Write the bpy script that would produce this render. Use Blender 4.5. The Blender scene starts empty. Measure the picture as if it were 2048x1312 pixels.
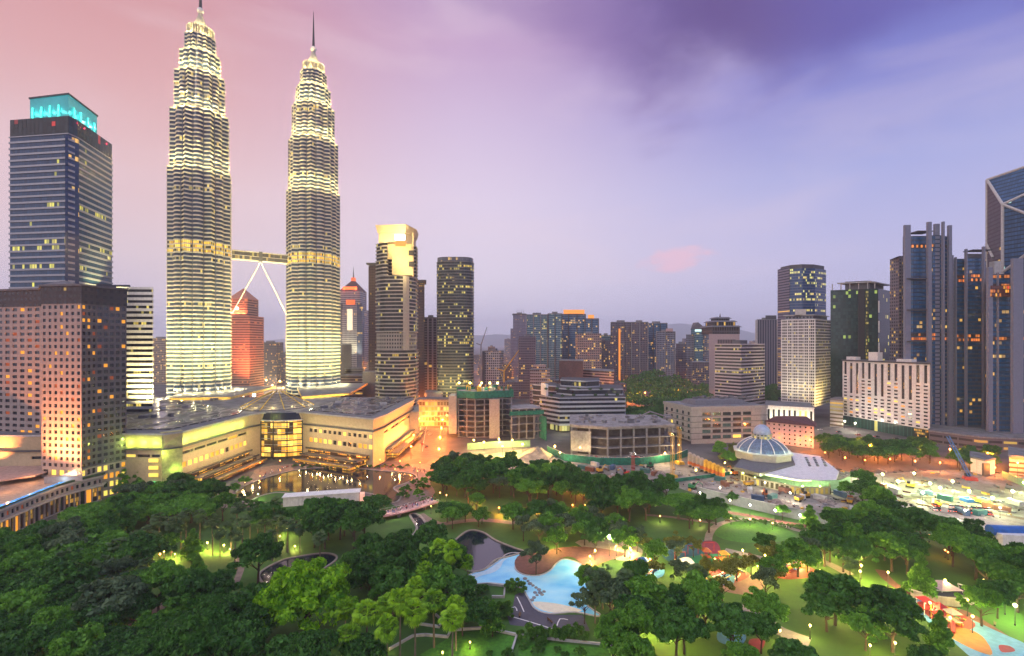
import bpy, math, random
import numpy as np
from mathutils import Vector, Matrix

SC = bpy.context.scene
COL = SC.collection
R = math.radians

# ------------------------------------------------------------------ camera, sky, sun, exposure
FPX, HOR, CAMZ = 950.0, 685.0, 83.0          # focal length in photo pixels, horizon row, camera height
cam_d = bpy.data.cameras.new('camera')
cam_d.sensor_width = 36.0
cam_d.lens = 36.0 * FPX / 2048.0
cam_d.shift_y = (HOR - 656.0) / 2048.0
cam_d.clip_start = 0.5
cam_d.clip_end = 60000.0
cam = bpy.data.objects.new('camera', cam_d)
COL.objects.link(cam)
cam.location = (0, 0, CAMZ)
cam.rotation_euler = (R(90), 0, 0)
SC.camera = cam

def lin(c):
    c = c / 255.0
    return c / 12.92 if c <= 0.04045 else ((c + 0.055) / 1.055) ** 2.4
def S(r, g, b, a=1.0):
    return (lin(r), lin(g), lin(b), a)

class NT:
    """small helper for building node trees"""
    def __init__(self, tree):
        self.t = tree
        self.n = tree.nodes
        self.l = tree.links
    def node(self, typ, **kw):
        n = self.n.new(typ)
        for k, v in kw.items():
            setattr(n, k, v)
        return n
    def put(self, sock, v):
        if isinstance(v, bpy.types.NodeSocket):
            self.l.new(v, sock)
        elif isinstance(v, (tuple, list)) and len(v) == 4 and sock.type == 'VECTOR':
            sock.default_value = v[:3]
        else:
            sock.default_value = v
    def math(self, op, a, b=0.0, c=0.0, clamp=False):
        n = self.node('ShaderNodeMath', operation=op, use_clamp=clamp)
        for i, v in enumerate((a, b, c)):
            self.put(n.inputs[i], v)
        return n.outputs[0]
    def mix(self, f, a, b, mode='MIX'):
        n = self.node('ShaderNodeMix', data_type='RGBA', blend_type=mode)
        self.put(n.inputs[0], f); self.put(n.inputs[6], a); self.put(n.inputs[7], b)
        return n.outputs[2]
    def ramp(self, f, stops, interp='LINEAR'):
        n = self.node('ShaderNodeValToRGB')
        n.color_ramp.interpolation = interp
        el = n.color_ramp.elements
        el[0].position, el[0].color = stops[0][0], stops[0][1]
        el[1].position, el[1].color = stops[-1][0], stops[-1][1]
        for p, c in stops[1:-1]:
            e = el.new(p); e.color = c
        self.put(n.inputs[0], f)
        return n.outputs[0]
    def smooth(self, v, a, b):
        n = self.node('ShaderNodeMapRange', interpolation_type='SMOOTHSTEP')
        self.put(n.inputs[0], v); self.put(n.inputs[1], a); self.put(n.inputs[2], b)
        n.inputs[3].default_value = 0.0; n.inputs[4].default_value = 1.0
        return n.outputs[0]
    def noise(self, vec, scale, detail=3.0, rough=0.5, dist=0.0):
        n = self.node('ShaderNodeTexNoise')
        if vec is not None: self.put(n.inputs['Vector'], vec)
        n.inputs['Scale'].default_value = scale
        n.inputs['Detail'].default_value = detail
        n.inputs['Roughness'].default_value = rough
        n.inputs['Distortion'].default_value = dist
        return n.outputs[0]
    def combine(self, x, y, z):
        n = self.node('ShaderNodeCombineXYZ')
        self.put(n.inputs[0], x); self.put(n.inputs[1], y); self.put(n.inputs[2], z)
        return n.outputs[0]

world = bpy.data.worlds.new('World')
SC.world = world
world.use_nodes = True
def build_sky():
    w = NT(world.node_tree); w.n.clear()
    tc = w.node('ShaderNodeTexCoord').outputs['Generated']
    sp = w.node('ShaderNodeSeparateXYZ'); w.l.new(tc, sp.inputs[0])
    x, y, z = sp.outputs
    hyp = w.math('MAXIMUM', w.math('SQRT', w.math('ADD', w.math('MULTIPLY', x, x), w.math('MULTIPLY', y, y))), 0.02)
    t = w.math('DIVIDE', z, hyp)
    az = w.math('ARCTAN2', x, y)
    sa = w.math('DIVIDE', x, hyp)
    tw = w.math('MULTIPLY', t, 0.8)
    L = w.ramp(tw, [(0, S(220, 206, 222)), (.12, S(228, 205, 211)), (.24, S(226, 188, 190)), (.36, S(217, 164, 166)), (.5, S(203, 140, 146)), (1, S(140, 118, 165))])
    C = w.ramp(tw, [(0, S(216, 210, 232)), (.10, S(228, 217, 233)), (.24, S(222, 207, 229)), (.36, S(208, 188, 218)), (.5, S(192, 160, 198)), (1, S(120, 110, 165))])
    Rr = w.ramp(tw, [(0, S(200, 197, 228)), (.12, S(190, 189, 228)), (.24, S(164, 170, 222)), (.36, S(122, 128, 202)), (.48, S(98, 98, 180)), (1, S(85, 85, 150))])
    fl = w.smooth(w.math('MULTIPLY', sa, -1.0), 0.05, 0.68)
    fr = w.smooth(sa, -0.12, 0.66)
    col = w.mix(fl, C, L); col = w.mix(fr, col, Rr)
    # soft long cloud streaks
    v1 = w.combine(w.math('MULTIPLY', az, 1.6), w.math('MULTIPLY', t, 4.2), 3.1)
    n1 = w.noise(v1, 1.5, 5.0, 0.52, 0.35)
    col = w.mix(w.math('MULTIPLY', w.smooth(n1, .45, .72), .22), col, S(236, 214, 224))
    # dark violet bank across the upper right
    v2 = w.combine(w.math('MULTIPLY', az, 2.3), w.math('MULTIPLY', t, 3.8), 7.77)
    n2 = w.noise(v2, 1.25, 5.0, 0.5, 0.25)
    lowb = w.math('ADD', w.math('MULTIPLY', w.smooth(az, -0.30, 0.45), 0.30), -0.30)
    lift = w.math('ADD', w.math('MULTIPLY', w.math('ADD', n2, -0.5), 0.75), w.math('ADD', w.math('ADD', t, -0.55), lowb))
    dens = w.smooth(lift, -0.14, 0.13)
    gate = w.math('MULTIPLY', w.smooth(az, -0.42, -0.12), w.smooth(t, 0.26, 0.40))
    ccol = w.mix(w.smooth(az, 0.0, 0.62), S(146, 118, 170), S(92, 84, 164))
    ccol = w.mix(w.math('MULTIPLY', w.math('SUBTRACT', 1.0, w.smooth(w.math('ABSOLUTE', w.math('ADD', az, -0.40)), 0.0, 0.26)), w.smooth(t, .40, .60)), ccol, S(92, 70, 134))
    col = w.mix(w.math('MULTIPLY', w.math('MULTIPLY', dens, gate), 0.92), col, ccol)
    # small pink puff above the skyline
    dx = w.math('DIVIDE', w.math('ADD', az, -0.333), 0.075); dy = w.math('DIVIDE', w.math('ADD', w.math('ADD', t, -0.166), w.math('MULTIPLY', w.math('ADD', az, -0.333), -0.10)), 0.030)
    rr = w.math('ADD', w.math('MULTIPLY', dx, dx), w.math('MULTIPLY', dy, dy))
    n3 = w.noise(w.combine(w.math('MULTIPLY', az, 20.0), w.math('MULTIPLY', t, 40.0), 0.0), 1.1, 4.0, .55)
    puff = w.smooth(w.math('ADD', w.math('SUBTRACT', 1.0, rr), w.math('MULTIPLY', w.math('ADD', n3, -.5), 2.2)), 0.0, 1.0)
    col = w.mix(w.math('MULTIPLY', puff, 0.75), col, S(243, 196, 212))
    # the sky overhead, out of view, is brightened to add fill light
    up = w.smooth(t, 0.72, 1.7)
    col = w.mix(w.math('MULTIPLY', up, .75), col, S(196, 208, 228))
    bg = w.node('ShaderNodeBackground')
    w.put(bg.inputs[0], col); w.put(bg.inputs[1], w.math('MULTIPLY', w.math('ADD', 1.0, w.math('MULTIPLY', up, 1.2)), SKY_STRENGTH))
    out = w.node('ShaderNodeOutputWorld')
    w.l.new(bg.outputs[0], out.inputs[0])
SKY_STRENGTH = 1.0
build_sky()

sun_d = bpy.data.lights.new('sun', 'SUN')
sun_d.energy = 0.85
sun_d.angle = R(12)
sun_d.color = (1.0, 0.93, 0.86)
sun = bpy.data.objects.new('sun', sun_d)
COL.objects.link(sun)
sun.rotation_euler = (R(62), 0, R(-38))

SC.view_settings.view_transform = 'Standard'
SC.view_settings.look = 'None'
SC.view_settings.exposure = 0.15
SC.view_settings.gamma = 1.0
SC.view_settings.use_curve_mapping = False
SC.render.engine = 'CYCLES'
cy = SC.cycles
cy.use_denoising = True
try:
    cy.denoiser = 'OPENIMAGEDENOISE'
    cy.denoising_input_passes = 'RGB_ALBEDO_NORMAL'
except Exception:
    pass
cy.max_bounces = 5; cy.diffuse_bounces = 2; cy.glossy_bounces = 2; cy.transmission_bounces = 2
cy.volume_bounces = 2; cy.transparent_max_bounces = 6
cy.caustics_reflective = False; cy.caustics_refractive = False
cy.sample_clamp_indirect = 2.0
cy.use_light_tree = True
cy.use_adaptive_sampling = False

# ------------------------------------------------------------------ placing helpers
def P(px, Z):
    """plan point under photo column px at distance Z"""
    return ((px - 1024.0) / FPX * Z, Z)
def zt(py, Z):
    """height of photo row py at distance Z"""
    return CAMZ - (py - HOR) / FPX * Z
def G(px, py, z=0.0):
    """point of the level z seen at a photo pixel"""
    Z = FPX * (CAMZ - z) / (py - HOR)
    return ((px - 1024.0) / FPX * Z, Z)
def area2(p):
    return sum(p[i][0] * p[(i + 1) % len(p)][1] - p[(i + 1) % len(p)][0] * p[i][1] for i in range(len(p)))
def ccw(p):
    return list(p) if area2(p) > 0 else list(reversed(p))
def offset(p, d):
    p = ccw(p); n = len(p); out = []
    for i in range(n):
        a, b, c = Vector(p[i - 1]), Vector(p[i]), Vector(p[(i + 1) % n])
        e1 = (b - a).normalized(); e2 = (c - b).normalized()
        n1 = Vector((e1.y, -e1.x)); n2 = Vector((e2.y, -e2.x))
        m = (n1 + n2); q = m.length_squared
        if q < 1e-4: out.append(tuple(b + n1 * d)); continue
        m = m * (2.0 / q)
        if m.length > 3: m = m.normalized() * 3
        out.append(tuple(b + m * d))
    return out
def inside(p, poly):
    x, y = p; r = False; n = len(poly)
    for i in range(n):
        x1, y1 = poly[i]; x2, y2 = poly[i - 1]
        if (y1 > y) != (y2 > y) and x < (x2 - x1) * (y - y1) / (y2 - y1) + x1: r = not r
    return r
def spline(pts, n=6, closed=True):
    out = []; N = len(pts); rng = range(N if closed else N - 1)
    for i in rng:
        if closed: p0, p1, p2, p3 = pts[i - 1], pts[i], pts[(i + 1) % N], pts[(i + 2) % N]
        else: p0, p1, p2, p3 = pts[max(i - 1, 0)], pts[i], pts[i + 1], pts[min(i + 2, N - 1)]
        for k in range(n):
            t = k / n
            out.append(tuple(0.5 * ((2 * p1[j]) + (-p0[j] + p2[j]) * t + (2 * p0[j] - 5 * p1[j] + 4 * p2[j] - p3[j]) * t * t + (-p0[j] + 3 * p1[j] - 3 * p2[j] + p3[j]) * t ** 3) for j in range(len(p1))))
    if not closed: out.append(tuple(pts[-1]))
    return out

# ------------------------------------------------------------------ mesh helpers
class MB:
    def __init__(self):
        self.v = []; self.f = []; self.uv = []; self.m = []
    def face(self, pts, uvs=None, m=0):
        i = len(self.v); self.v.extend(pts); self.f.append(tuple(range(i, i + len(pts))))
        self.uv.extend(uvs if uvs else [(p[0], p[1]) for p in pts]); self.m.append(m)
        return self
    def prism(self, poly, z0, z1, cap=True, bottom=False, m=0, mtop=None, u0=0.0, top=None):
        poly = ccw(poly) if top is None else list(poly); n = len(poly); u = u0
        tp = poly if top is None else top
        for i in range(n):
            a, b = poly[i], poly[(i + 1) % n]; c, d = tp[(i + 1) % n], tp[i]
            w = math.hypot(b[0] - a[0], b[1] - a[1])
            self.face([(a[0], a[1], z0), (b[0], b[1], z0), (c[0], c[1], z1), (d[0], d[1], z1)], [(u, z0), (u + w, z0), (u + w, z1), (u, z1)], m)
            u += w
        if cap: self.face([(q[0], q[1], z1) for q in tp], None, m if mtop is None else mtop)
        if bottom: self.face([(q[0], q[1], z0) for q in reversed(poly)], None, m)
        return self
    def box(self, c, s, rz=0.0, m=0):
        hx, hy, hz = s[0] / 2, s[1] / 2, s[2] / 2; co, si = math.cos(rz), math.sin(rz)
        poly = [(c[0] + co * x - si * y, c[1] + si * x + co * y) for x, y in ((-hx, -hy), (hx, -hy), (hx, hy), (-hx, hy))]
        return self.prism(poly, c[2] - hz, c[2] + hz, True, True, m)
    def tube(self, pts, r, n=6, m=0, cap=True):
        pts = [Vector(p) for p in pts]; rr = r if isinstance(r, (list, tuple)) else [r] * len(pts); rings = []
        for i, p in enumerate(pts):
            d = (pts[min(i + 1, len(pts) - 1)] - pts[max(i - 1, 0)]).normalized()
            up = Vector((0, 0, 1)) if abs(d.z) < 0.95 else Vector((0, 1, 0))
            a = d.cross(up).normalized(); b = d.cross(a)
            rings.append([tuple(p + (a * math.cos(2 * math.pi * k / n) + b * math.sin(2 * math.pi * k / n)) * rr[i]) for k in range(n)])
        for i in range(len(rings) - 1):
            for k in range(n):
                self.face([rings[i][(k + 1) % n], rings[i][k], rings[i + 1][k], rings[i + 1][(k + 1) % n]], [(k, i)] * 4, m)
        if cap:
            self.face(rings[0], None, m); self.face(list(reversed(rings[-1])), None, m)
        return self
    def lathe(self, c, prof, n=16, m=0):
        for (r0, z0), (r1, z1) in zip(prof[:-1], prof[1:]):
            for k in range(n):
                a, b = 2 * math.pi * k / n, 2 * math.pi * (k + 1) / n
                q = [(c[0] + r0 * math.cos(a), c[1] + r0 * math.sin(a), c[2] + z0), (c[0] + r0 * math.cos(b), c[1] + r0 * math.sin(b), c[2] + z0),
                     (c[0] + r1 * math.cos(b), c[1] + r1 * math.sin(b), c[2] + z1), (c[0] + r1 * math.cos(a), c[1] + r1 * math.sin(a), c[2] + z1)]
                uv = [(a * max(r0, r1), z0), (b * max(r0, r1), z0), (b * max(r0, r1), z1), (a * max(r0, r1), z1)]
                if r1 < 1e-6: q, uv = q[:3], uv[:3]
                elif r0 < 1e-6: q, uv = q[1:], uv[1:]
                self.face(q, uv, m)
        return self
    def mesh(self, name, mats, off=(0, 0, 0), smooth=False):
        me = bpy.data.meshes.new(name)
        v = [(p[0] - off[0], p[1] - off[1], p[2] - off[2]) for p in self.v]
        me.from_pydata(v, [], self.f)
        uvl = me.uv_layers.new(name='UVMap')
        uvl.data.foreach_set('uv', np.array(self.uv, dtype=np.float32).ravel())
        for mt in (mats if isinstance(mats, (list, tuple)) else [mats]): me.materials.append(mt)
        if any(self.m): me.polygons.foreach_set('material_index', np.array(self.m, dtype=np.int32))
        if smooth: me.polygons.foreach_set('use_smooth', np.ones(len(self.f), dtype=bool))
        me.update()
        return me

def thing(name, label, cat, loc=(0, 0, 0), group=None, rz=0.0):
    o = bpy.data.objects.new(name, None); COL.objects.link(o)
    o.location = loc; o.rotation_euler = (0, 0, rz); o.empty_display_size = 1.0
    o['label'] = label; o['category'] = cat
    if group: o['group'] = group
    return o
def root_off(o):
    r = o
    while r.parent: r = r.parent
    return tuple(r.location)
def part(par, name, mb, mats, smooth=False, local=False, label=None, z=None):
    """a part mesh; mb holds world coordinates unless local"""
    me = mb if isinstance(mb, bpy.types.Mesh) else mb.mesh(name, mats, (0, 0, 0) if local else root_off(par), smooth)
    o = bpy.data.objects.new(name, me); COL.objects.link(o); o.parent = par
    if z is not None: o.location = (0, 0, z)
    if label: o['label'] = label
    return o
def single(name, mb, mats, label, cat, group=None, smooth=False):
    o = bpy.data.objects.new(name, mb.mesh(name, mats, (0, 0, 0), smooth)); COL.objects.link(o)
    o['label'] = label; o['category'] = cat
    if group: o['group'] = group
    return o
def struct(name, mb, mats, label=None, kind='structure', smooth=False):
    o = bpy.data.objects.new(name, mb.mesh(name, mats, (0, 0, 0), smooth)); COL.objects.link(o)
    o['kind'] = kind
    if label: o['label'] = label
    if label: o['category'] = name.replace('_', ' ')
    return o
def dup(root, loc, rz=0.0, scale=1.0, label=None, group=None):
    r = root.copy(); COL.objects.link(r); r.location = loc; r.rotation_euler = (0, 0, rz)
    r.scale = scale if isinstance(scale, (tuple, list)) else (scale,) * 3
    if label: r['label'] = label
    if group: r['group'] = group
    for ch in root.children:
        c = ch.copy(); COL.objects.link(c); c.parent = r
        for g in ch.children:
            d = g.copy(); COL.objects.link(d); d.parent = c
    return r
_lights = {}
def light(kind, loc, power, color, radius=0.3, target=None, angle=70, blend=0.6, parent=None, world_loc=True):
    key = (kind, round(power, 3), tuple(color), radius, angle, blend)
    d = _lights.get(key)
    if d is None:
        d = bpy.data.lights.new('lamp_light', kind); d.energy = power; d.color = color[:3]; d.shadow_soft_size = radius
        if kind == 'SPOT': d.spot_size = R(angle); d.spot_blend = blend
        _lights[key] = d
    o = bpy.data.objects.new('lamp_light', d); COL.objects.link(o)
    off = root_off(parent) if parent is not None else (0, 0, 0)
    o.location = tuple(loc[i] - off[i] for i in range(3)) if world_loc else loc
    if target is not None:
        o.rotation_euler = (Vector(target) - Vector(loc)).to_track_quat('-Z', 'Y').to_euler()
    if parent is not None: o.parent = parent
    return o
ORD = ['leftmost', 'second', 'third', 'fourth', 'fifth', 'sixth', 'seventh', 'eighth', 'ninth', 'tenth', 'eleventh', 'twelfth', 'thirteenth',
       'fourteenth', 'fifteenth', 'sixteenth', 'seventeenth', 'eighteenth', 'nineteenth', 'twentieth', 'twenty-first', 'twenty-second', 'twenty-third', 'twenty-fourth', 'twenty-fifth', 'twenty-sixth', 'twenty-seventh', 'twenty-eighth', 'twenty-ninth', 'thirtieth']
ORD += ['thirty-' + w for w in ORD[1:9]]
def nth(i):
    return 'leftmost' if i == 0 else ORD[i] + ' from left'

# ------------------------------------------------------------------ materials
def pbr(name, col, rough=.65, metal=0.0, var=0.25, scale=0.6, bump=0.0, spec=0.5, emis=None, es=0.0, stain=0.0):
    m = bpy.data.materials.new(name); m.use_nodes = True
    t = NT(m.node_tree); b = m.node_tree.nodes['Principled BSDF']
    tc = t.node('ShaderNodeTexCoord').outputs['Object']
    c = col
    if var > 0:
        n = t.noise(tc, scale, 4.0, .6)
        c = t.mix(t.smooth(n, .3, .7), tuple(v * (1 - var) for v in col[:3]) + (1,), tuple(min(1, v * (1 + var * .6)) for v in col[:3]) + (1,))
    if stain > 0:
        sv = t.node('ShaderNodeMapping'); t.l.new(tc, sv.inputs[0]); sv.inputs['Scale'].default_value = (1.2, 1.2, .08)
        c = t.mix(t.math('MULTIPLY', t.smooth(t.noise(sv.outputs[0], .9, 4, .6), .5, .75), stain), c, tuple(v * .45 for v in col[:3]) + (1,))
    t.put(b.inputs['Base Color'], c)
    b.inputs['Roughness'].default_value = rough; b.inputs['Metallic'].default_value = metal
    b.inputs['Specular IOR Level'].default_value = spec
    if emis: b.inputs['Emission Color'].default_value = emis; b.inputs['Emission Strength'].default_value = es
    if bump > 0:
        bp = t.node('ShaderNodeBump'); bp.inputs['Strength'].default_value = bump; bp.inputs['Distance'].default_value = 0.5
        t.put(bp.inputs['Height'], t.noise(tc, scale * 3, 4, .6)); t.l.new(bp.outputs[0], b.inputs['Normal'])
    return m
def glow(name, col, s):
    m = bpy.data.materials.new(name); m.use_nodes = True
    b = m.node_tree.nodes['Principled BSDF']
    b.inputs['Base Color'].default_value = tuple(v * .5 for v in col[:3]) + (1,)
    b.inputs['Emission Color'].default_value = col; b.inputs['Emission Strength'].default_value = s
    return m
WARM = (S(255, 205, 90), S(255, 170, 60))
YEL = (S(255, 235, 120), S(255, 205, 70))
def facade(name, glass, cell=2.5, fh=3.6, wu=.86, wv=1.0, wall=None, p=.06, p1=.25, bigfloor=.1, strength=1.0, cols=WARM, rough=.18, metal=.0, coat=0.6, wrough=.7, tint=.35, vertical=0.0):
    """glazing with mullions; a few panes lit from within, unevenly by floor"""
    m = bpy.data.materials.new(name); m.use_nodes = True
    t = NT(m.node_tree); b = m.node_tree.nodes['Principled BSDF']
    uv = t.node('ShaderNodeUVMap').outputs[0]
    sp = t.node('ShaderNodeSeparateXYZ'); t.l.new(uv, sp.inputs[0])
    us = t.math('DIVIDE', sp.outputs[0], cell); vs = t.math('DIVIDE', sp.outputs[1], fh)
    fu, fv = t.math('FLOOR', us), t.math('FLOOR', vs)
    ru, rv = t.math('SUBTRACT', us, fu), t.math('SUBTRACT', vs, fv)
    rnd = t.math('MULTIPLY', t.node('ShaderNodeObjectInfo').outputs['Random'], 91.0)
    wn = t.node('ShaderNodeTexWhiteNoise', noise_dimensions='3D'); t.put(wn.inputs['Vector'], t.combine(fu, fv, rnd))
    wf = t.node('ShaderNodeTexWhiteNoise', noise_dimensions='2D'); t.put(wf.inputs['Vector'], t.combine(fv, rnd, 0.0))
    cs = t.node('ShaderNodeSeparateXYZ'); t.l.new(wn.outputs['Color'], cs.inputs[0])
    pf = t.math('ADD', t.math('MULTIPLY', t.math('LESS_THAN', wf.outputs['Value'], bigfloor), p1), p)
    clus = t.math('MULTIPLY', pf, t.math('ADD', .2, t.math('MULTIPLY', t.smooth(t.noise(t.combine(t.math('MULTIPLY', fu, .22), t.math('MULTIPLY', fv, .5), rnd), 1.0, 1), .4, .65), 1.6)))
    lit = t.math('LESS_THAN', wn.outputs['Value'], clus)
    win = t.math('MULTIPLY', t.math('LESS_THAN', t.math('ABSOLUTE', t.math('ADD', ru, -.5)), wu / 2), t.math('LESS_THAN', t.math('ABSOLUTE', t.math('ADD', rv, -.5)), wv / 2))
    frame = wall if wall else tuple(v * .6 for v in glass[:3]) + (1,)
    gl = t.mix(t.math('MULTIPLY', cs.outputs[2], tint), glass, tuple(min(1, v * 2.4 + .02) for v in glass[:3]) + (1,))
    wl = frame
    if wall:
        tc = t.node('ShaderNodeTexCoord').outputs['Object']
        mp = t.node('ShaderNodeMapping'); t.l.new(tc, mp.inputs[0]); mp.inputs['Scale'].default_value = (.3, .3, .04)
        wl = t.mix(t.noise(mp.outputs[0], 1.0, 4, .6), tuple(v * .72 for v in frame[:3]) + (1,), frame)
    t.put(b.inputs['Base Color'], t.mix(win, wl, gl))
    t.put(b.inputs['Roughness'], t.math('ADD', t.math('MULTIPLY', win, rough - wrough), wrough))
    t.put(b.inputs['Metallic'], t.math('MULTIPLY', win, metal))
    t.put(b.inputs['Specular IOR Level'], t.math('ADD', .2, t.math('MULTIPLY', win, coat * .55)))
    t.put(b.inputs['Emission Color'], t.mix(cs.outputs[0], cols[0], cols[1]))
    e = t.math('MULTIPLY', t.math('MULTIPLY', lit, win), t.math('MULTIPLY', t.math('ADD', .25, t.math('MULTIPLY', cs.outputs[1], .75)), strength))
    t.put(b.inputs['Emission Strength'], e)
    # slight pane-to-pane tilt so reflections break up
    bp = t.node('ShaderNodeBump'); bp.inputs['Strength'].default_value = 0.12; bp.inputs['Distance'].default_value = 0.3
    t.put(bp.inputs['Height'], t.math('MULTIPLY', cs.outputs[2], win)); t.l.new(bp.outputs[0], b.inputs['Normal'])
    return m

M = {}
M['white'] = pbr('white_paint', (.74, .72, .69, 1), .6, var=.12, stain=.35)
M['offwhite'] = pbr('offwhite_cladding', (.45, .44, .43, 1), .6, var=.15, stain=.35)
M['beige'] = pbr('beige_stone', (.40, .35, .28, 1), .7, var=.15, scale=.4, stain=.3)
M['sand'] = pbr('sand_render', (.36, .32, .27, 1), .7, var=.18, stain=.4)
M['grey'] = pbr('grey_concrete', (.22, .22, .23, 1), .8, var=.25, stain=.5)
M['dgrey'] = pbr('dark_grey_cladding', (.07, .072, .08, 1), .6, var=.2)
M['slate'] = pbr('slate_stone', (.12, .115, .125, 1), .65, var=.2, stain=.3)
M['pinkstone'] = pbr('pink_granite', (.33, .27, .25, 1), .65, var=.15, stain=.3)
M['pinkwall'] = pbr('pink_render', (.55, .38, .36, 1), .7, var=.12, stain=.3)
M['brown'] = pbr('brown_brick', (.10, .05, .05, 1), .75, var=.25)
M['concrete'] = pbr('raw_concrete', (.26, .24, .23, 1), .9, var=.35, scale=.25, bump=.2, stain=.6)
M['steel'] = pbr('brushed_steel', (.44, .42, .36, 1), .45, metal=.15, var=.12, scale=.3)
M['darksteel'] = pbr('dark_steel', (.05, .05, .055, 1), .5, metal=.4)
M['black'] = pbr('black_metal', (.015, .015, .017, 1), .5)
M['roofdark'] = pbr('dark_roof_felt', (.055, .055, .06, 1), .8, var=.4, scale=.2)
M['roofgrey'] = pbr('grey_roof', (.16, .16, .165, 1), .8, var=.4, scale=.15)
M['redroof'] = pbr('maroon_roof_tile', (.09, .025, .03, 1), .7, var=.3)
M['greennet'] = pbr('green_safety_net', (.01, .16, .10, 1), .8, var=.35, scale=.5)
M['orange_m'] = pbr('orange_steel', (.55, .13, .02, 1), .5)
M['yellow_m'] = pbr('yellow_steel', (.62, .36, .03, 1), .5)
M['blue_m'] = pbr('blue_paint', (.02, .12, .42, 1), .5)
M['red_m'] = pbr('red_paint', (.42, .03, .03, 1), .5)
M['green_m'] = pbr('green_paint', (.02, .22, .08, 1), .5)
M['wood'] = pbr('timber', (.16, .085, .04, 1), .7, var=.3)
M['hoard'] = pbr('green_grey_hoarding', (.20, .34, .22, 1), .6, var=.15, stain=.3)
M['hoardgrey'] = pbr('grey_hoarding', (.13, .15, .17, 1), .6, var=.15, stain=.3)
M['tyre'] = pbr('rubber', (.02, .02, .02, 1), .8)
M['glassdark'] = pbr('dark_glass', (.015, .02, .028, 1), .12, var=.2, spec=1.0)
M['litwarm'] = glow('lit_pane_warm', S(255, 170, 50), 0.85)
M['litdim'] = glow('lit_pane_dim', S(200, 95, 40), 0.30)
M['lityel'] = glow('lit_pane_yellow', S(255, 225, 100), 1.0)
M['lampwarm'] = glow('lamp_globe_warm', (1.0, .50, .14, 1), 4.5)
M['lampyel'] = glow('lamp_globe_yellow', (1.0, .78, .22, 1), 4.5)
M['lampwhite'] = glow('lamp_globe_white', (1.0, .93, .7, 1), 7.0)
M['lampgreen'] = glow('lamp_globe_green', (.85, 1.0, .40, 1), 6.0)
M['lampred'] = glow('lamp_red', (1.0, .10, .05, 1), 6.0)
# ------------------------------------------------------------------ haze, ground and far hills
def build_setting():
    hz = MB().box((0, 7000, 346), (32000, 15600, 702))
    m = bpy.data.materials.new('haze_air'); m.use_nodes = True
    t = m.node_tree; t.nodes.clear()
    v = t.nodes.new('ShaderNodeVolumePrincipled'); o = t.nodes.new('ShaderNodeOutputMaterial')
    v.inputs['Color'].default_value = (.86, .90, 1.0, 1); v.inputs['Density'].default_value = HAZE
    t.links.new(v.outputs[0], o.inputs['Volume'])
    struct('haze', hz, m, kind='stuff')
    g = MB().face([(-15500, -600, 0), (15500, -600, 0), (15500, 14600, 0), (-15500, 14600, 0)])
    struct('ground', g, pbr('city_ground', (.085, .08, .078, 1), .85, var=.6, scale=.02))
    rnd = random.Random(4)
    h = MB(); n = 70
    prev = None
    for i in range(n + 1):
        x = -14000 + 28000 * i / n
        q = x / 11000.0
        ridge = 150 + 430 * math.exp(-((q - .42) / .16) ** 2) + 180 * math.exp(-((q + .15) / .2) ** 2) + 36 * math.sin(i * 1.3) + rnd.uniform(-14, 14)
        cur = [(x, 10500, 0), (x + rnd.uniform(-60, 60), 11200, ridge * .55 + rnd.uniform(-20, 20)), (x, 12400, ridge), (x, 14000, 0)]
        if prev:
            for k in range(3): h.face([prev[k], cur[k], cur[k + 1], prev[k + 1]])
        prev = cur
    struct('hills', h, pbr('wooded_hills', (.03, .05, .03, 1), .9, var=.5, scale=.01), smooth=True)
HAZE = 0.00011
build_setting()

def sheet(name, pix, mat, z=.02, smooth=0, label=None, kind='structure'):
    pts = [G(*q) for q in pix]
    if smooth: pts = spline(pts, smooth)
    mb = MB(); mb.face([(a, b, z) for a, b in ccw(pts)])
    return struct(name, mb, mat, label, kind)
def ribbon(name, pix, width, mat, z=.05, thick=0.0, label=None, n=5):
    pts = spline([G(*q) for q in pix], n, False); l = []; r = []
    for i, p in enumerate(pts):
        d = (Vector(pts[min(i + 1, len(pts) - 1)]) - Vector(pts[max(i - 1, 0)])).normalized(); nn = Vector((-d.y, d.x)) * width / 2
        l.append(Vector(p) + nn); r.append(Vector(p) - nn)
    mb = MB()
    for i in range(len(pts) - 1):
        mb.face([(r[i].x, r[i].y, z), (r[i + 1].x, r[i + 1].y, z), (l[i + 1].x, l[i + 1].y, z), (l[i].x, l[i].y, z)])
        if thick:
            for q in (l, r): mb.face([(q[i].x, q[i].y, z - thick), (q[i + 1].x, q[i + 1].y, z - thick), (q[i + 1].x, q[i + 1].y, z), (q[i].x, q[i].y, z)])
    return struct(name, mb, mat, label)

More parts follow.
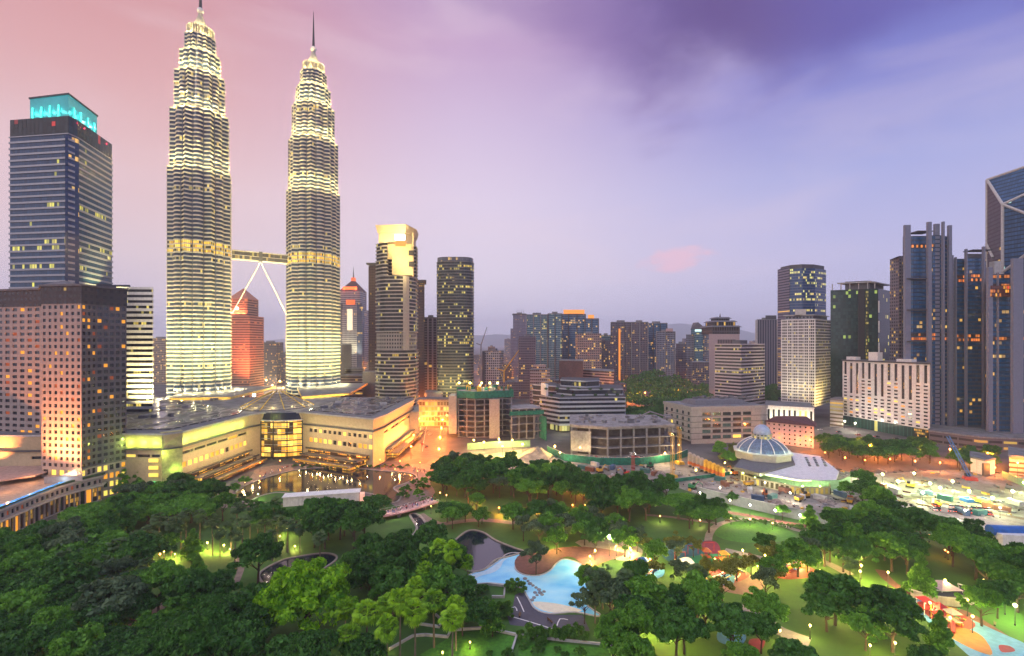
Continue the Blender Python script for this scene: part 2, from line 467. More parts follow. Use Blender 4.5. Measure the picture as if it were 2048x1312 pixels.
# ------------------------------------------------------------------ building helpers
def cen(poly):
    return (sum(p[0] for p in poly) / len(poly), sum(p[1] for p in poly) / len(poly), 0.0)
def back(poly_front, depth):
    """close a row of front points with the same row pushed back by depth along the view"""
    a, b = Vector(poly_front[0]), Vector(poly_front[-1])
    n = Vector((-(b - a).y, (b - a).x)).normalized()
    if n.dot((a + b) / 2) < 0: n = -n
    def push(p, left):
        q = p + n * depth; r = p * ((p.y + depth) / p.y)
        hid = q.x / q.y > p.x / p.y if left else q.x / q.y < p.x / p.y
        return tuple(q if hid else r)
    return ccw([tuple(q) for q in poly_front] + [push(b, False), push(a, True)])
def corner(L, C, Rr):
    return ccw([L, C, Rr, (L[0] + Rr[0] - C[0], L[1] + Rr[1] - C[1])])
def banded(th, poly, z0, z1, fh, sp, out, glassm, wallm, roofm=None, parapet=1.2, maxb=96, wname='window_band', lit=None, litm=None):
    """ribbon windows between projecting floor bands; each ribbon is a part"""
    poly = ccw(poly); n = max(1, int(round((z1 - z0) / fh))); fh = (z1 - z0) / n
    mb = MB(); op = offset(poly, out)
    for k in range(n):
        mb.prism(op, z0 + k * fh, z0 + k * fh + sp, True, True)
    mb.prism(op, z1, z1 + parapet, True, True, mtop=1)
    part(th, 'wall', mb, [wallm, roofm or M['roofdark']])
    gm = MB(); gm.prism(poly, 0, fh - sp + .004, False); off = root_off(th)
    gm.v = [(x, y, z) for x, y, z in gm.v]
    me = gm.mesh(wname, glassm, (off[0], off[1], 0))
    lme = None
    for k in range(n):
        use = me
        if lit and k in lit:
            if lme is None: lme = gm.mesh(wname, litm, (off[0], off[1], 0))
            use = lme
        if k < maxb: part(th, wname, use, None, z=z0 + k * fh + sp - .002 - off[2])
    return fh
def flat(th, poly, z0, z1, mat, name='wall', roofm=None):
    mb = MB().prism(poly, z0, z1, True, False, mtop=1)
    return part(th, name, mb, [mat, roofm or M['roofdark']])
def plant_box(th, poly, z, h, mat=None, name='roof_plant_room', f=.45, dx=0, dy=0):
    c = cen(poly); q = [((p[0] - c[0]) * f + c[0] + dx, (p[1] - c[1]) * f + c[1] + dy) for p in poly]
    return part(th, name, MB().prism(q, z, z + h), mat or M['grey'])
def punched(mb, panes, p0, p1, z0, z1, nc, nr, fw, fhh, depth=.35, m=0, skip=None):
    """a wall with recessed window openings; panes collects the glass quads"""
    a, b = Vector(p0), Vector(p1); L = (b - a).length; d = (b - a) / L; nn = Vector((d.y, -d.x))
    cw, ch = L / nc, (z1 - z0) / nr
    def pt(u, v, e=0.0):
        q = a + d * u - nn * e
        return (q.x, q.y, v)
    for r in range(nr):
        for c in range(nc):
            u0, u1, v0, v1 = c * cw, (c + 1) * cw, z0 + r * ch, z0 + (r + 1) * ch
            if skip and skip(c, r):
                mb.face([pt(u0, v0), pt(u1, v0), pt(u1, v1), pt(u0, v1)], [(u0, v0), (u1, v0), (u1, v1), (u0, v1)], m); continue
            s, e = u0 + cw * (1 - fw) / 2, u1 - cw * (1 - fw) / 2; q, w = v0 + ch * (1 - fhh) / 2, v1 - ch * (1 - fhh) / 2
            O = [(u0, v0), (u1, v0), (u1, v1), (u0, v1)]; I = [(s, q), (e, q), (e, w), (s, w)]
            for k in range(4):
                k2 = (k + 1) % 4
                mb.face([pt(*O[k]), pt(*O[k2]), pt(*I[k2]), pt(*I[k])], [O[k], O[k2], I[k2], I[k]], m)
                mb.face([pt(*I[k]), pt(*I[k2]), pt(*I[k2], depth), pt(*I[k], depth)], [I[k], I[k2], I[k2], I[k]], m)
            panes.append([pt(*i, depth) for i in I])
def add_panes(th, panes, mats, probs, rnd, limit=100, name='window'):
    """the nearest facing panes become window parts, the rest one shared part"""
    def key(q):
        n = (Vector(q[1]) - Vector(q[0])).cross(Vector(q[3]) - Vector(q[0])); c = Vector(q[0]); c.z -= CAMZ
        fac = n.normalized().dot(-c.normalized())
        return -n.length * max(fac, 0) / c.length_squared
    order = sorted(range(len(panes)), key=lambda i: key(panes[i])); rest = MB()
    for j, i in enumerate(order):
        r = rnd.random(); k = 0; acc = 0
        for k, pr in enumerate(probs):
            acc += pr
            if r < acc: break
        if j < limit: part(th, name, MB().face(panes[i], [(0, 0), (1, 0), (1, 1), (0, 1)]), mats[k])
        else: rest.face(panes[i], [(0, 0), (1, 0), (1, 1), (0, 1)], k)
    if rest.f:
        o = part(th, name, rest, mats); o['kind'] = 'stuff'

# ------------------------------------------------------------------ the twin towers and their bridge
F_TW = facade('tower_glass', (.012, .032, .075, 1), cell=2.1, fh=30, p=.012, p1=.3, bigfloor=.05, strength=.8, cols=YEL, coat=.6)
F_TWL = facade('tower_glass_lit', (.05, .05, .04, 1), cell=1.6, fh=30, p=2.0, p1=.1, strength=1.35, cols=(S(255, 225, 95), S(255, 190, 45)))
M['channel'] = pbr('blue_channel', (.03, .05, .11, 1), .4, var=.1)
def star(Rm, seg=160, rot=0.0):
    a = Rm * math.cos(R(45)); ri = a / math.cos(R(22.5)); c = .168 * Rm; pts = []
    for i in range(seg):
        th = 2 * math.pi * i / seg
        def sq(t):
            return a / max(abs(math.cos(t)), abs(math.sin(t)))
        r = max(sq(th), sq(th + R(45)))
        k = round((th - R(22.5)) / R(45)); dl = th - (k * R(45) + R(22.5))
        disc = c * c - (ri * math.sin(dl)) ** 2
        if disc > 0: r = max(r, ri * math.cos(dl) + math.sqrt(disc))
        pts.append((r * math.cos(th + rot), r * math.sin(th + rot)))
    return pts
TIERS = [(0, 249, 28.6), (249, 305, 26.6), (305, 343, 22.8), (343, 364, 18.6), (364, 382, 14.4)]
FHT = 3.9
def build_tower(name, label, px, Z, rot):
    X, Y = P(px, Z); th = thing(name, label, 'skyscraper', (X, Y, 0))
    w = MB()
    for ti, (z0, z1, Rm) in enumerate(TIERS):
        n = int(round((z1 - z0) / FHT)); fh = (z1 - z0) / n
        core = star(Rm - .75, rot=rot); lip = star(Rm, rot=rot); band = star(Rm - .45, rot=rot)
        gm = MB(); gm.prism(core, 0, fh, False); me = gm.mesh('window_band', F_TW); ml = gm.mesh('window_band', F_TWL)
        for k in range(n):
            zb = z0 + k * fh
            w.prism(core, zb + .05, zb + .25, False, top=lip)        # flared sunshade under each cladding band
            w.prism(lip, zb + .25, zb + .45, False)
            w.prism(lip, zb + .45, zb + 1.45, True, top=band)
            part(th, 'window_band', ml if (ti == 0 and zb < 178 and zb > 166) else me, None, local=True, z=zb)
        w.prism(star(Rm - .3, rot=rot), z1 - .1, z1 + 1.4, True)
        sp_ = star(Rm, 720); rr_ = [math.hypot(*q) for q in sp_]
        for k in range(720):
            if rr_[k] < rr_[k - 2] - 1e-4 and rr_[k] < rr_[(k + 2) % 720] - 1e-4 and rr_[k] <= rr_[k - 1] and rr_[k] <= rr_[(k + 1) % 720]:
                a_ = math.atan2(sp_[k][1], sp_[k][0]) + rot; q = rr_[k] + .12
                part(th, 'recess_strip', MB().tube([(q * math.cos(a_), q * math.sin(a_), z0 + .3), (q * math.cos(a_), q * math.sin(a_), z1)], .42, 5), M['channel'], local=True)
    part(th, 'wall', w, M['steel'], local=True)
    # fin crown, ringed cone, ball and mast
    f = MB(); f.prism(star(9.0, rot=rot), 382, 392, True)
    for k in range(32):
        a = 2 * math.pi * k / 32; f.box((10.3 * math.cos(a), 10.3 * math.sin(a), 387.5), (2.4, .5, 10.5), a)
    part(th, 'fin_crown', f, M['steel'], local=True)
    prof = []; z = 392.0; r = 8.8
    for k in range(11):
        prof += [(r - .5, z), (r, z + .25), (r - .25, z + 1.25)]; z += 1.5; r *= .865
    prof.append((1.5, z)); prof.append((1.3, 409))
    part(th, 'ringed_cone', MB().lathe((0, 0, 0), prof, 24), M['steel'], local=True)
    part(th, 'ball', MB().lathe((0, 0, 411), [(3.1 * math.sin(a), -3.1 * math.cos(a)) for a in [math.pi * i / 10 for i in range(11)]], 16), M['white'], smooth=True, local=True)
    part(th, 'mast', MB().tube([(0, 0, 413.5), (0, 0, 430), (0, 0, 442), (0, 0, 453)], [1.5, .95, .6, .2], 8), M['darksteel'], local=True)
    tos = math.atan2(-Y, -X)
    wt = (1.0, .76, .28)
    for ti, (z0, z1, Rm) in enumerate(TIERS[1:] + [(382, 392, 11.2), (392, 398, 9.6)]):
        q = 16 if ti < 4 else 10
        pw = [3600, 3400, 3800, 4200, 3800, 3400][ti]
        for k in range(q):
            a = rot + 2 * math.pi * k / q + R(11.25); d = a - tos
            if math.cos(d) < -.35: continue
            light('POINT', (X + (Rm + 1.5) * math.cos(a), Y + (Rm + 1.5) * math.sin(a), z0 + 2.6), pw, wt, .4, parent=th)
            if ti < 3: light('SPOT', (X + (Rm + 2.0) * math.cos(a), Y + (Rm + 2.0) * math.sin(a), z0 + 1.2), pw * 13, wt, .4, target=(X + Rm * .86 * math.cos(a), Y + Rm * .86 * math.sin(a), z0 + 24), angle=75, parent=th)
    for k in range(12):
        a = tos + R(-110 + 20 * k)
        light('SPOT', (X + 44 * math.cos(a), Y + 44 * math.sin(a), 38), 210000, (1.0, .72, .22), 1.0, target=(X + 20 * math.cos(a), Y + 20 * math.sin(a), 84), angle=95, blend=1.0, parent=th)
        if k % 2: light('SPOT', (X + 66 * math.cos(a), Y + 66 * math.sin(a), 38), 1200000, (1.0, .75, .27), 1.0, target=(X, Y, 150), angle=70, blend=1.0, parent=th)
        light('POINT', (X + 34 * math.cos(a), Y + 34 * math.sin(a), 37.5), 7000, (1.0, .85, .45), .5, parent=th)
    return th, X, Y
T1, T1X, T1Y = build_tower('twin_tower', 'nearer left one of the twin steel towers with a lit stepped crown', 401, 470, R(6))
T2, T2X, T2Y = build_tower('twin_tower', 'farther right one of the twin steel towers, whole spire in view', 627, 531, R(17))
def build_skybridge():
    a, b = Vector((T1X, T1Y)), Vector((T2X, T2Y)); d = (b - a).normalized(); s, e = a + d * 27, b - d * 27; mid = (s + e) / 2
    th = thing('sky_bridge', 'double deck bridge between the twin towers on two slanting legs', 'bridge', (mid.x, mid.y, 0)); rz = math.atan2(d.y, d.x); L = (e - s).length
    part(th, 'deck', MB().box((mid.x, mid.y, 168.6), (L, 5.2, .7), rz).box((mid.x, mid.y, 172.8), (L, 5.2, .5), rz), M['steel'])
    part(th, 'roof', MB().box((mid.x, mid.y, 177.3), (L, 5.6, .8), rz), M['offwhite'])
    part(th, 'window_band', MB().box((mid.x, mid.y, 170.8), (L, 4.6, 3.4), rz), facade('bridge_glass', (.06, .06, .055, 1), cell=2.2, p=.55, strength=.5, cols=YEL))
    part(th, 'window_band', MB().box((mid.x, mid.y, 175.0), (L, 4.6, 3.8), rz), bpy.data.materials['bridge_glass'])
    part(th, 'centre_portal', MB().box((mid.x, mid.y, 173), (3.2, 6.4, 10.5), rz), M['dgrey'])
    for q, sg in ((s, -1), (e, 1)):
        f = q - d * sg * .2
        part(th, 'leg', MB().tube([(mid.x, mid.y, 168), (f.x, f.y, 113)], .5, 8), M['white'])
        light('POINT', (f.x - d.x * sg * 4, f.y - 4, 116), 1500, (1, .95, .85), .4, parent=th)
    for k in range(6):
        c = s + d * (L * (k + .5) / 6)
        light('POINT', (c.x + d.y * 5, c.y - d.x * 5, 167), 900, (1, .93, .7), .3, parent=th)
    lamp = part(th, 'floodlight', MB().box((s.x + d.x * 6, s.y + d.y * 6 - 3, 118), (2.2, 1.2, 2.2), rz), M['lampwhite'])
build_skybridge()

# ------------------------------------------------------------------ shopping mall
def build_mall():
    c = [(-262, 258), (-216, 263), (-191.7, 262.4), (-187, 268.4), (-184, 330), (-180, 341), (-151.7, 344), (-146, 341), (-92, 314.6), (-89, 330), (-87, 417), (-92, 432), (-352, 432), (-352, 258)]
    th = thing('shopping_mall', 'beige shopping mall with yellow green lit fascia and glazed entrance', 'mall', cen(c))
    stone = pbr('mall_stone', (.50, .405, .25, 1), .6, var=.1, stain=.15)
    cp = ccw(c)
    body = MB(); panes = []; lower = []
    n = len(c)
    # solid storeys with their window rows, edge by edge (0-4 left wing, 7-10 right wing)
    rows = {1: None, 3: (9, 1), 7: (12, 2), 9: (12, 1)}
    for i in range(n):
        a, b = c[i], c[(i + 1) % n]
        if i in (5,): continue
        L = math.dist(a, b)
        if i in (3, 7, 9):
            nc = int(L / 4.6)
            punched(body, [], a, b, 0, 10, 1, 1, .0001, .0001)
            punched(body, lower, a, b, 10, 17, nc, 1, .70 if i != 9 else .0001, .42)
            if i == 7: punched(body, panes, a, b, 17, 23.6, nc, 1, .62, .36)
            else: punched(body, panes, a, b, 17, 23.6, max(4, nc // 2), 1, .93, .24, .6)
        elif i in (0, 1):
            punched(body, [], a, b, 0, 17, 1, 1, .0001, .0001); punched(body, panes, a, b, 17, 23.6, 3, 1, .9, .24, .6)
        else: body.face([(a[0], a[1], 0), (b[0], b[1], 0), (b[0], b[1], 24), (a[0], a[1], 24)], [(0, 0), (L, 0), (L, 24), (0, 24)])
    part(th, 'wall', body, stone)
    rnd = random.Random(3)
    add_panes(th, panes, [M['glassdark'], M['lityel'], M['litwarm']], (.75, .12, .13), rnd)
    add_panes(th, lower, [M['glassdark'], M['lityel'], M['litwarm']], (.35, .45, .2), rnd)
    # projecting ledge, fascia and cornice
    in1 = offset(c, -.4); out1 = offset(c, 1.2)
    part(th, 'ledge', MB().prism(out1, 23.7, 24.5, True, True), M['dgrey'])
    fas = MB().prism(offset(c, -.2), 24.5, 32, False, top=offset(c, .9)); part(th, 'fascia', fas, stone)
    part(th, 'cornice', MB().prism(offset(c, 1.5), 32, 33, True, True, mtop=1), [M['offwhite'], M['roofgrey']])
    # dark glazed roof sheets set inside the cornice, one for each wing
    rm = bpy.data.materials.new('mall_skylights'); rm.use_nodes = True
    t = NT(rm.node_tree); b_ = rm.node_tree.nodes['Principled BSDF']
    mp = t.node('ShaderNodeMapping'); t.l.new(t.node('ShaderNodeTexCoord').outputs['Object'], mp.inputs[0]); mp.inputs['Scale'].default_value = (.10, .055, .3); mp.inputs['Rotation'].default_value = (0, 0, .7)
    vo = t.node('ShaderNodeTexVoronoi'); t.l.new(mp.outputs[0], vo.inputs['Vector']); vo.inputs['Scale'].default_value = 1.6
    wn = t.node('ShaderNodeSeparateXYZ'); t.l.new(vo.outputs['Color'], wn.inputs[0])
    ve = t.node('ShaderNodeTexVoronoi', feature='DISTANCE_TO_EDGE'); t.l.new(mp.outputs[0], ve.inputs['Vector']); ve.inputs['Scale'].default_value = 1.6
    t.put(b_.inputs['Base Color'], t.mix(t.math('LESS_THAN', ve.outputs[0], .06), t.mix(wn.outputs[0], (.012, .012, .015, 1), (.10, .10, .105, 1)), (.30, .28, .26, 1)))
    t.put(b_.inputs['Roughness'], t.math('ADD', .12, t.math('MULTIPLY', wn.outputs[1], .5)))
    for q in ([(-196, 272), (-190, 330), (-196, 345), (-300, 418), (-345, 418), (-345, 266)], [(-150, 350), (-96, 324), (-94, 420), (-150, 426)]):
        part(th, 'skylight_roof', MB().prism(q, 33.0, 33.6, True), rm)
    rq = random.Random(40)
    for k in range(26):
        x, y = (rq.uniform(-300, -205), rq.uniform(300, 410)) if k % 2 else (rq.uniform(-145, -98), rq.uniform(345, 420))
        part(th, 'roof_unit', MB().box((x, y, 34.4), (rq.uniform(2, 6), rq.uniform(2, 4), 1.6), rq.uniform(0, 1.5)), [M['grey'], M['roofgrey'], M['offwhite']][k % 3])
    # glazed entrance between the wings
    shop = facade('mall_interior', (.08, .05, .03, 1), cell=2.6, fh=4.3, wu=.95, wv=.80, wall=(.18, .12, .06, 1), p=1.6, p1=0, strength=2.3, cols=(S(255, 214, 95), S(255, 168, 40)), tint=.5)
    a, b = Vector(c[5]), Vector(c[6]); dd = (b - a).normalized(); L = (b - a).length; nn = Vector((dd.y, -dd.x))
    gl = MB(); fr = MB(); seg = 12; pts = []
    for k in range(seg + 1):
        u = k / seg; q = a + dd * (L * u) + nn * (3.6 * math.sin(math.pi * u)); pts.append(q)
    uu = 0
    for k in range(seg):
        p, q = pts[k], pts[k + 1]; w = (q - p).length
        gl.face([(p.x, p.y, 1.5), (q.x, q.y, 1.5), (q.x, q.y, 27), (p.x, p.y, 27)], [(uu, 1.5), (uu + w, 1.5), (uu + w, 27), (uu, 27)]); uu += w
    part(th, 'entrance_glazing', gl, shop)
    for k in (0, 4, 8, 12):
        q = pts[k] + nn * .5; part(th, 'mullion', MB().box((q.x, q.y, 14), (.55, .55, 28), 0), M['darksteel'])
    for z in (5.8, 10.1, 14.4, 18.7, 23):
        part(th, 'transom', MB().tube([(q.x + nn.x * .3, q.y + nn.y * .3, z) for q in pts], .22, 5), M['offwhite'])
    arc = [(q.x, q.y) for q in pts]
    part(th, 'blue_fascia', MB().prism(arc + [(c[6][0], c[6][1] + 9), (c[5][0], c[5][1] + 9)], 27.6, 32.6, True, True, mtop=1), [pbr('navy_panel', (.012, .02, .06, 1), .35), M['roofdark']])
    part(th, 'white_ledge', MB().prism(offset(arc + [(c[6][0], c[6][1] + 6), (c[5][0], c[5][1] + 6)], .8), 26.8, 27.6, True, True), M['white'])
    # stepped dome over the entrance
    DX, DY = -183, 371
    prof = []; z = 33.0; r = 26.0
    for k in range(7):
        prof += [(r, z), (r - .3, z + .9)]; z += 1.55; r -= 3.5
        prof.append((r + .4, z - .1))
    prof += [(1.2, z), (0, z + .3)]
    part(th, 'dome', MB().lathe((DX, DY, 0), prof, 40), pbr('dome_metal', (.30, .27, .22, 1), .45, metal=.3, var=.25))
    rib = pbr('yellow_rib', (.75, .50, .06, 1), .5)
    for k in range(10):
        a_ = R(-90 + 36 * k); part(th, 'dome_rib', MB().tube([(DX + q * math.cos(a_), DY + q * math.sin(a_), zz) for q, zz in ((26.3, 33.6), (15.5, 39.4), (4, 45))], .34, 5), rib)
        light('POINT', (DX + 25 * math.cos(a_ + .3), DY + 25 * math.sin(a_ + .3), 37), 1300, (1, .8, .35), .3, parent=th)
    # yellow lit plinths under the towers, at the back of the roof
    pl = pbr('plinth_yellow', (.70, .48, .12, 1), .6)
    for nm, q in (('left', [P(338, 408), P(462, 418), (T1X + 50, 520), (T1X - 46, 520)]), ('right', [P(604, 420), P(700, 450), (T2X + 52, 560), (T2X - 34, 560)])):
        part(th, 'tower_plinth', MB().prism(q, 33, 35.2, True, mtop=1), [pl, M['roofgrey']])
        a2, b2 = Vector(q[0]), Vector(q[1])
        for k in range(6):
            u = a2.lerp(b2, (k + .5) / 6); light('POINT', (u.x, u.y - 4, 34.0), 900, (1, .78, .25), .3, parent=th)
    # terraces stepping down to the lake
    deck = pbr('terrace_deck', (.22, .16, .11, 1), .7, var=.3)
    cafe = facade('cafe_front', (.06, .035, .02, 1), cell=1.7, fh=3.0, wu=.8, wv=.74, wall=(.10, .06, .03, 1), p=.85, p1=.1, strength=1.6, cols=(S(255, 200, 80), S(255, 150, 50)))
    for k, (o1, z) in enumerate(((4.5, 8.4), (9.5, 5.2), (15, 2.2))):
        for seg_ in ([c[3], c[4]], [c[7], c[8]], [c[9], c[10]]):
            a, b = Vector(seg_[0]), Vector(seg_[1]); d = (b - a).normalized(); m_ = Vector((d.y, -d.x)); ins = 3 + 2.5 * k
            a, b = a + d * (ins if seg_[0] != c[7] else 2), b - d * (ins if seg_[0] != c[3] else 1)
            if seg_[0] == c[9] and k == 2: continue
            q = [tuple(a + m_ * .3), tuple(a + m_ * o1), tuple(b + m_ * o1), tuple(b + m_ * .3)]
            part(th, 'terrace', MB().prism(q, z - .5, z, True, True), deck)
            part(th, 'cafe_front', MB().prism([tuple(a + m_ * .3), tuple(a + m_ * (o1 - 2.2)), tuple(b + m_ * (o1 - 2.2)), tuple(b + m_ * .3)], max(0, z - 3.2), z - .5, False), cafe)
            q2 = [tuple(a + m_ * (o1 - .3)), tuple(a + m_ * o1), tuple(b + m_ * o1), tuple(b + m_ * (o1 - .3))]
            part(th, 'balustrade', MB().prism(q2, z, z + .9, True), M['yellow_m'] if k == 2 else M['darksteel'])
            nl = int((b - a).length / 10)
            for j in range(nl):
                u = a.lerp(b, (j + .5) / nl) + m_ * (o1 - 1.2)
                light('POINT', (u.x, u.y, z + 2.3), 330, (1, .68, .28), .25, parent=th)
    # lettering-free sign panels, corner pier with green neon, fascia floodlights
    part(th, 'corner_pier', MB().prism([(-192.6, 261.3), (-186, 268.2), (-188.2, 270), (-195, 263)], 0, 33.4, True), pbr('pier_stone', (.5, .46, .2, 1), .55))
    for z in (5.5, 10, 14, 18): part(th, 'pier_sign', MB().box((-197.5, 261.6, z), (5.0, .5, 1.9), .0), M['lityel'] if z != 5.5 else glow('sign_green', S(90, 230, 120), 1.0))
    for k in range(3): light('POINT', (-211 + 7 * k, 260.6, 27.2), 1500, (.75, 1.0, .12), .35, parent=th)
    for k in range(7):
        u = Vector(c[3]).lerp(Vector(c[4]), (k + .4) / 7.2); light('POINT', (u.x + 3.0, u.y, 26.6), 1600 if k != 3 else 1900, (.85, 1.0, .20) if k != 3 else (.35, 1.0, .12), .35, parent=th)
    light('POINT', (-186.5, 264.0, 12), 900, (.6, 1, .15), .4, parent=th); light('POINT', (-190.5, 259.5, 22), 1500, (.8, 1, .2), .4, parent=th)
    for k in range(6):
        u = Vector(c[7]).lerp(Vector(c[8]), (k + .5) / 6); light('POINT', (u.x - 2, u.y - 5.5, 22.0), 1100, (1, .78, .40), .4, parent=th)
        u = Vector(c[9]).lerp(Vector(c[10]), (k + .5) / 6); light('POINT', (u.x + 9, u.y, 12.0), 1500, (1, .48, .16), .5, parent=th)
        u = Vector(c[3]).lerp(Vector(c[4]), (k + .5) / 6); light('POINT', (u.x + 8, u.y - 2, 16.0), 1500, (1, .72, .32), .4, parent=th)
    light('POINT', (-228, 255, 13), 2500, (1, .62, .15), .5, parent=th)
build_mall()

# ------------------------------------------------------------------ left side: hotel, striped block, teal crowned tower
def build_teal_tower():
    L, C1, C2, Rr = P(20, 316), P(137, 310), P(155, 316), P(224, 355)
    B = (L[0] + Rr[0] - C1[0], L[1] + Rr[1] - C1[1] + 6)
    th = thing('office_tower', 'tall blue banded office tower with a glowing teal roof box', 'skyscraper', cen([L, C1, C2, Rr, B]))
    g = facade('blue_office_glass', (.010, .055, .115, 1), cell=1.9, fh=30, p=.008, p1=.28, bigfloor=.13, strength=1.0, cols=(S(240, 230, 70), S(255, 220, 120)), coat=.9)
    band = pbr('pale_sunshade', (.36, .37, .40, 1), .5, metal=.2, var=.1)
    banded(th, [L, C1, C2, Rr, B], 10, 219, 4.05, 1.25, .55, g, band, parapet=.6)
    top = facade('crown_glass', (.012, .03, .035, 1), cell=3.2, fh=3.0, p=.015, p1=.1, strength=.6, cols=(S(255, 60, 50), S(90, 230, 200)))
    part(th, 'crown_wall', MB().prism([L, C1, C2, Rr, B], 219.6, 231, True, mtop=1), [top, M['roofdark']])
    part(th, 'navy_chamfer', MB().prism(offset([C1, C2, (C2[0] - .8, C2[1] + 1), (C1[0], C1[1] + 1)], .75), 10, 218, True), facade('chamfer_glass', (.008, .03, .10, 1), cell=2.0, fh=4.05, wv=.7, p=.03, wall=(.03, .06, .13, 1), coat=.9))
    l2, c2, r2 = P(60, 328), P(137, 322), P(194, 353)
    q = [l2, c2, r2, (l2[0] + r2[0] - c2[0], l2[1] + r2[1] - c2[1])]
    teal = pbr('teal_crown_panel', (.02, .15, .17, 1), .4, var=.3, scale=.15, emis=(.015, .30, .34, 1), es=.6)
    part(th, 'teal_crown', MB().prism(q, 231, 251, True, mtop=1), [teal, M['dgrey']])
    part(th, 'teal_parapet', MB().prism(offset(q, .6), 251, 252, True, True), M['darksteel'])
    for i, (a, b, us) in enumerate(((l2, c2, (.10, .33, .55, .78)), (c2, r2, (.14, .36, .62, .86)))):
        a, b = Vector(a), Vector(b); d = (b - a).normalized(); nn = Vector((d.y, -d.x))
        for j, u in enumerate(us):
            p = a.lerp(b, u) + nn * 2.2
            light('POINT', (p.x, p.y, 241), 1500 if i == 0 else 1400, (.12, 1.0, .86) if not (i == 1 and j > 1) else (.5, 1, .8), .4, parent=th)
            part(th, 'crown_lamp', MB().box((p.x - nn.x * 1.6, p.y - nn.y * 1.6, 240), (.8, .8, 9), 0), glow('teal_lamp', (.12, 1, .85, 1), .75) if 'teal_lamp' not in bpy.data.materials else bpy.data.materials['teal_lamp'])
    for u in (.05, .25, .9):
        p = Vector(C2).lerp(Vector(Rr), u); light('POINT', (p.x + 1.0, p.y - 1.6, 229), 380, (1, .02, .06), .3, parent=th)
    p = P(206, 333); light('SPOT', (p[0] + 8, p[1] - 8, 98), 320000, (1, .88, .35), 1, target=(p[0] - 4, p[1] + 6, 128), angle=70, blend=1, parent=th)
build_teal_tower()
def build_hotel():
    a, b, c, d, e, f = P(-50, 272), P(82, 262), P(83, 247), P(163, 243), P(193, 251), P(253, 263)
    bk = [(f[0] * (f[1] + 34) / f[1] - 3, f[1] + 34), (a[0], a[1] + 30)]
    poly = [a, b, c, d, e, f] + bk
    th = thing('hotel_block', 'pink granite hotel block with small square windows and dark glazed flank', 'hotel', cen(poly))
    rnd = random.Random(8); panes = []; pd = []
    pk = MB(); dk = MB()
    punched(pk, panes, a, b, 18, 103, 9, 25, .60, .50)
    punched(pk, panes, b, c, 18, 103, 3, 25, .5, .5)
    punched(pk, panes, c, d, 18, 103, 7, 25, .50, .52)
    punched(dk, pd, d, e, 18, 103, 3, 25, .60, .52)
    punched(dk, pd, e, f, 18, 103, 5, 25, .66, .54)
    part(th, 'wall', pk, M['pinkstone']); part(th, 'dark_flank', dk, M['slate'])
    for q in (bk + [f], [bk[1], a]): pass
    part(th, 'rear_wall', MB().prism([f, bk[0], bk[1], a, (a[0] + .5, a[1] + .5), (f[0] - .5, f[1] + .5)], 18, 103, False), M['slate'])
    add_panes(th, panes, [M['glassdark'], M['litwarm'], M['litdim']], (.86, .10, .04), rnd, 90)
    add_panes(th, pd, [M['glassdark'], M['litwarm'], M['litdim']], (.88, .07, .05), rnd, 90)
    up = facade('hotel_top', (.02, .022, .026, 1), cell=3.1, fh=3.4, wu=.5, wv=.45, wall=(.075, .07, .075, 1), p=.01, strength=.8)
    part(th, 'upper_storeys', MB().prism(offset(poly, .25), 103, 112, True, mtop=1), [up, M['roofdark']])
    part(th, 'cornice', MB().prism(offset(poly, .9), 112, 113, True, True, mtop=1), [M['slate'], M['roofdark']])
    g = P(105, 252); part(th, 'hipped_roof', MB().prism([(g[0] - 9, g[1]), (g[0] + 9, g[1]), (g[0] + 9, g[1] + 14), (g[0] - 9, g[1] + 14)], 113, 116.5, True, top=[(g[0] - 1, g[1] + 6), (g[0] + 1, g[1] + 6), (g[0] + 1, g[1] + 8), (g[0] - 1, g[1] + 8)]), M['slate'])
    plant_box(th, [d, e, f, bk[0]], 113, 1.8, M['dgrey'])
    bp = []
    hb = pbr('hotel_base_stone', (.34, .29, .26, 1), .65, var=.15)
    for p, q, nc in ((a, b, 6), (c, d, 5), (d, e, 3), (e, f, 5)):
        o = offset(poly, 1.2); i = poly.index(p)
        base_p, base_q = p, q
        base = MB(); punched(base, bp, base_p, base_q, 0, 18, nc, 4, .68, .62, .5); part(th, 'base_storeys', base, hb)
    add_panes(th, bp, [M['glassdark'], M['lityel'], M['litwarm']], (.5, .2, .3), rnd, 80)
    for x in (15, 45, 72): q = P(x, 262); light('SPOT', (q[0], q[1] - 14, 15), 150000, (1, .32, .09), .6, target=(q[0], q[1] + 2, 48), angle=85, blend=1, parent=th)
    for x in (95, 115, 135, 152): q = P(x, 244); light('SPOT', (q[0], q[1] - 11, 15), 150000, (1, .32, .09), .6, target=(q[0], q[1] + 2, 46), angle=85, blend=1, parent=th)
build_hotel()
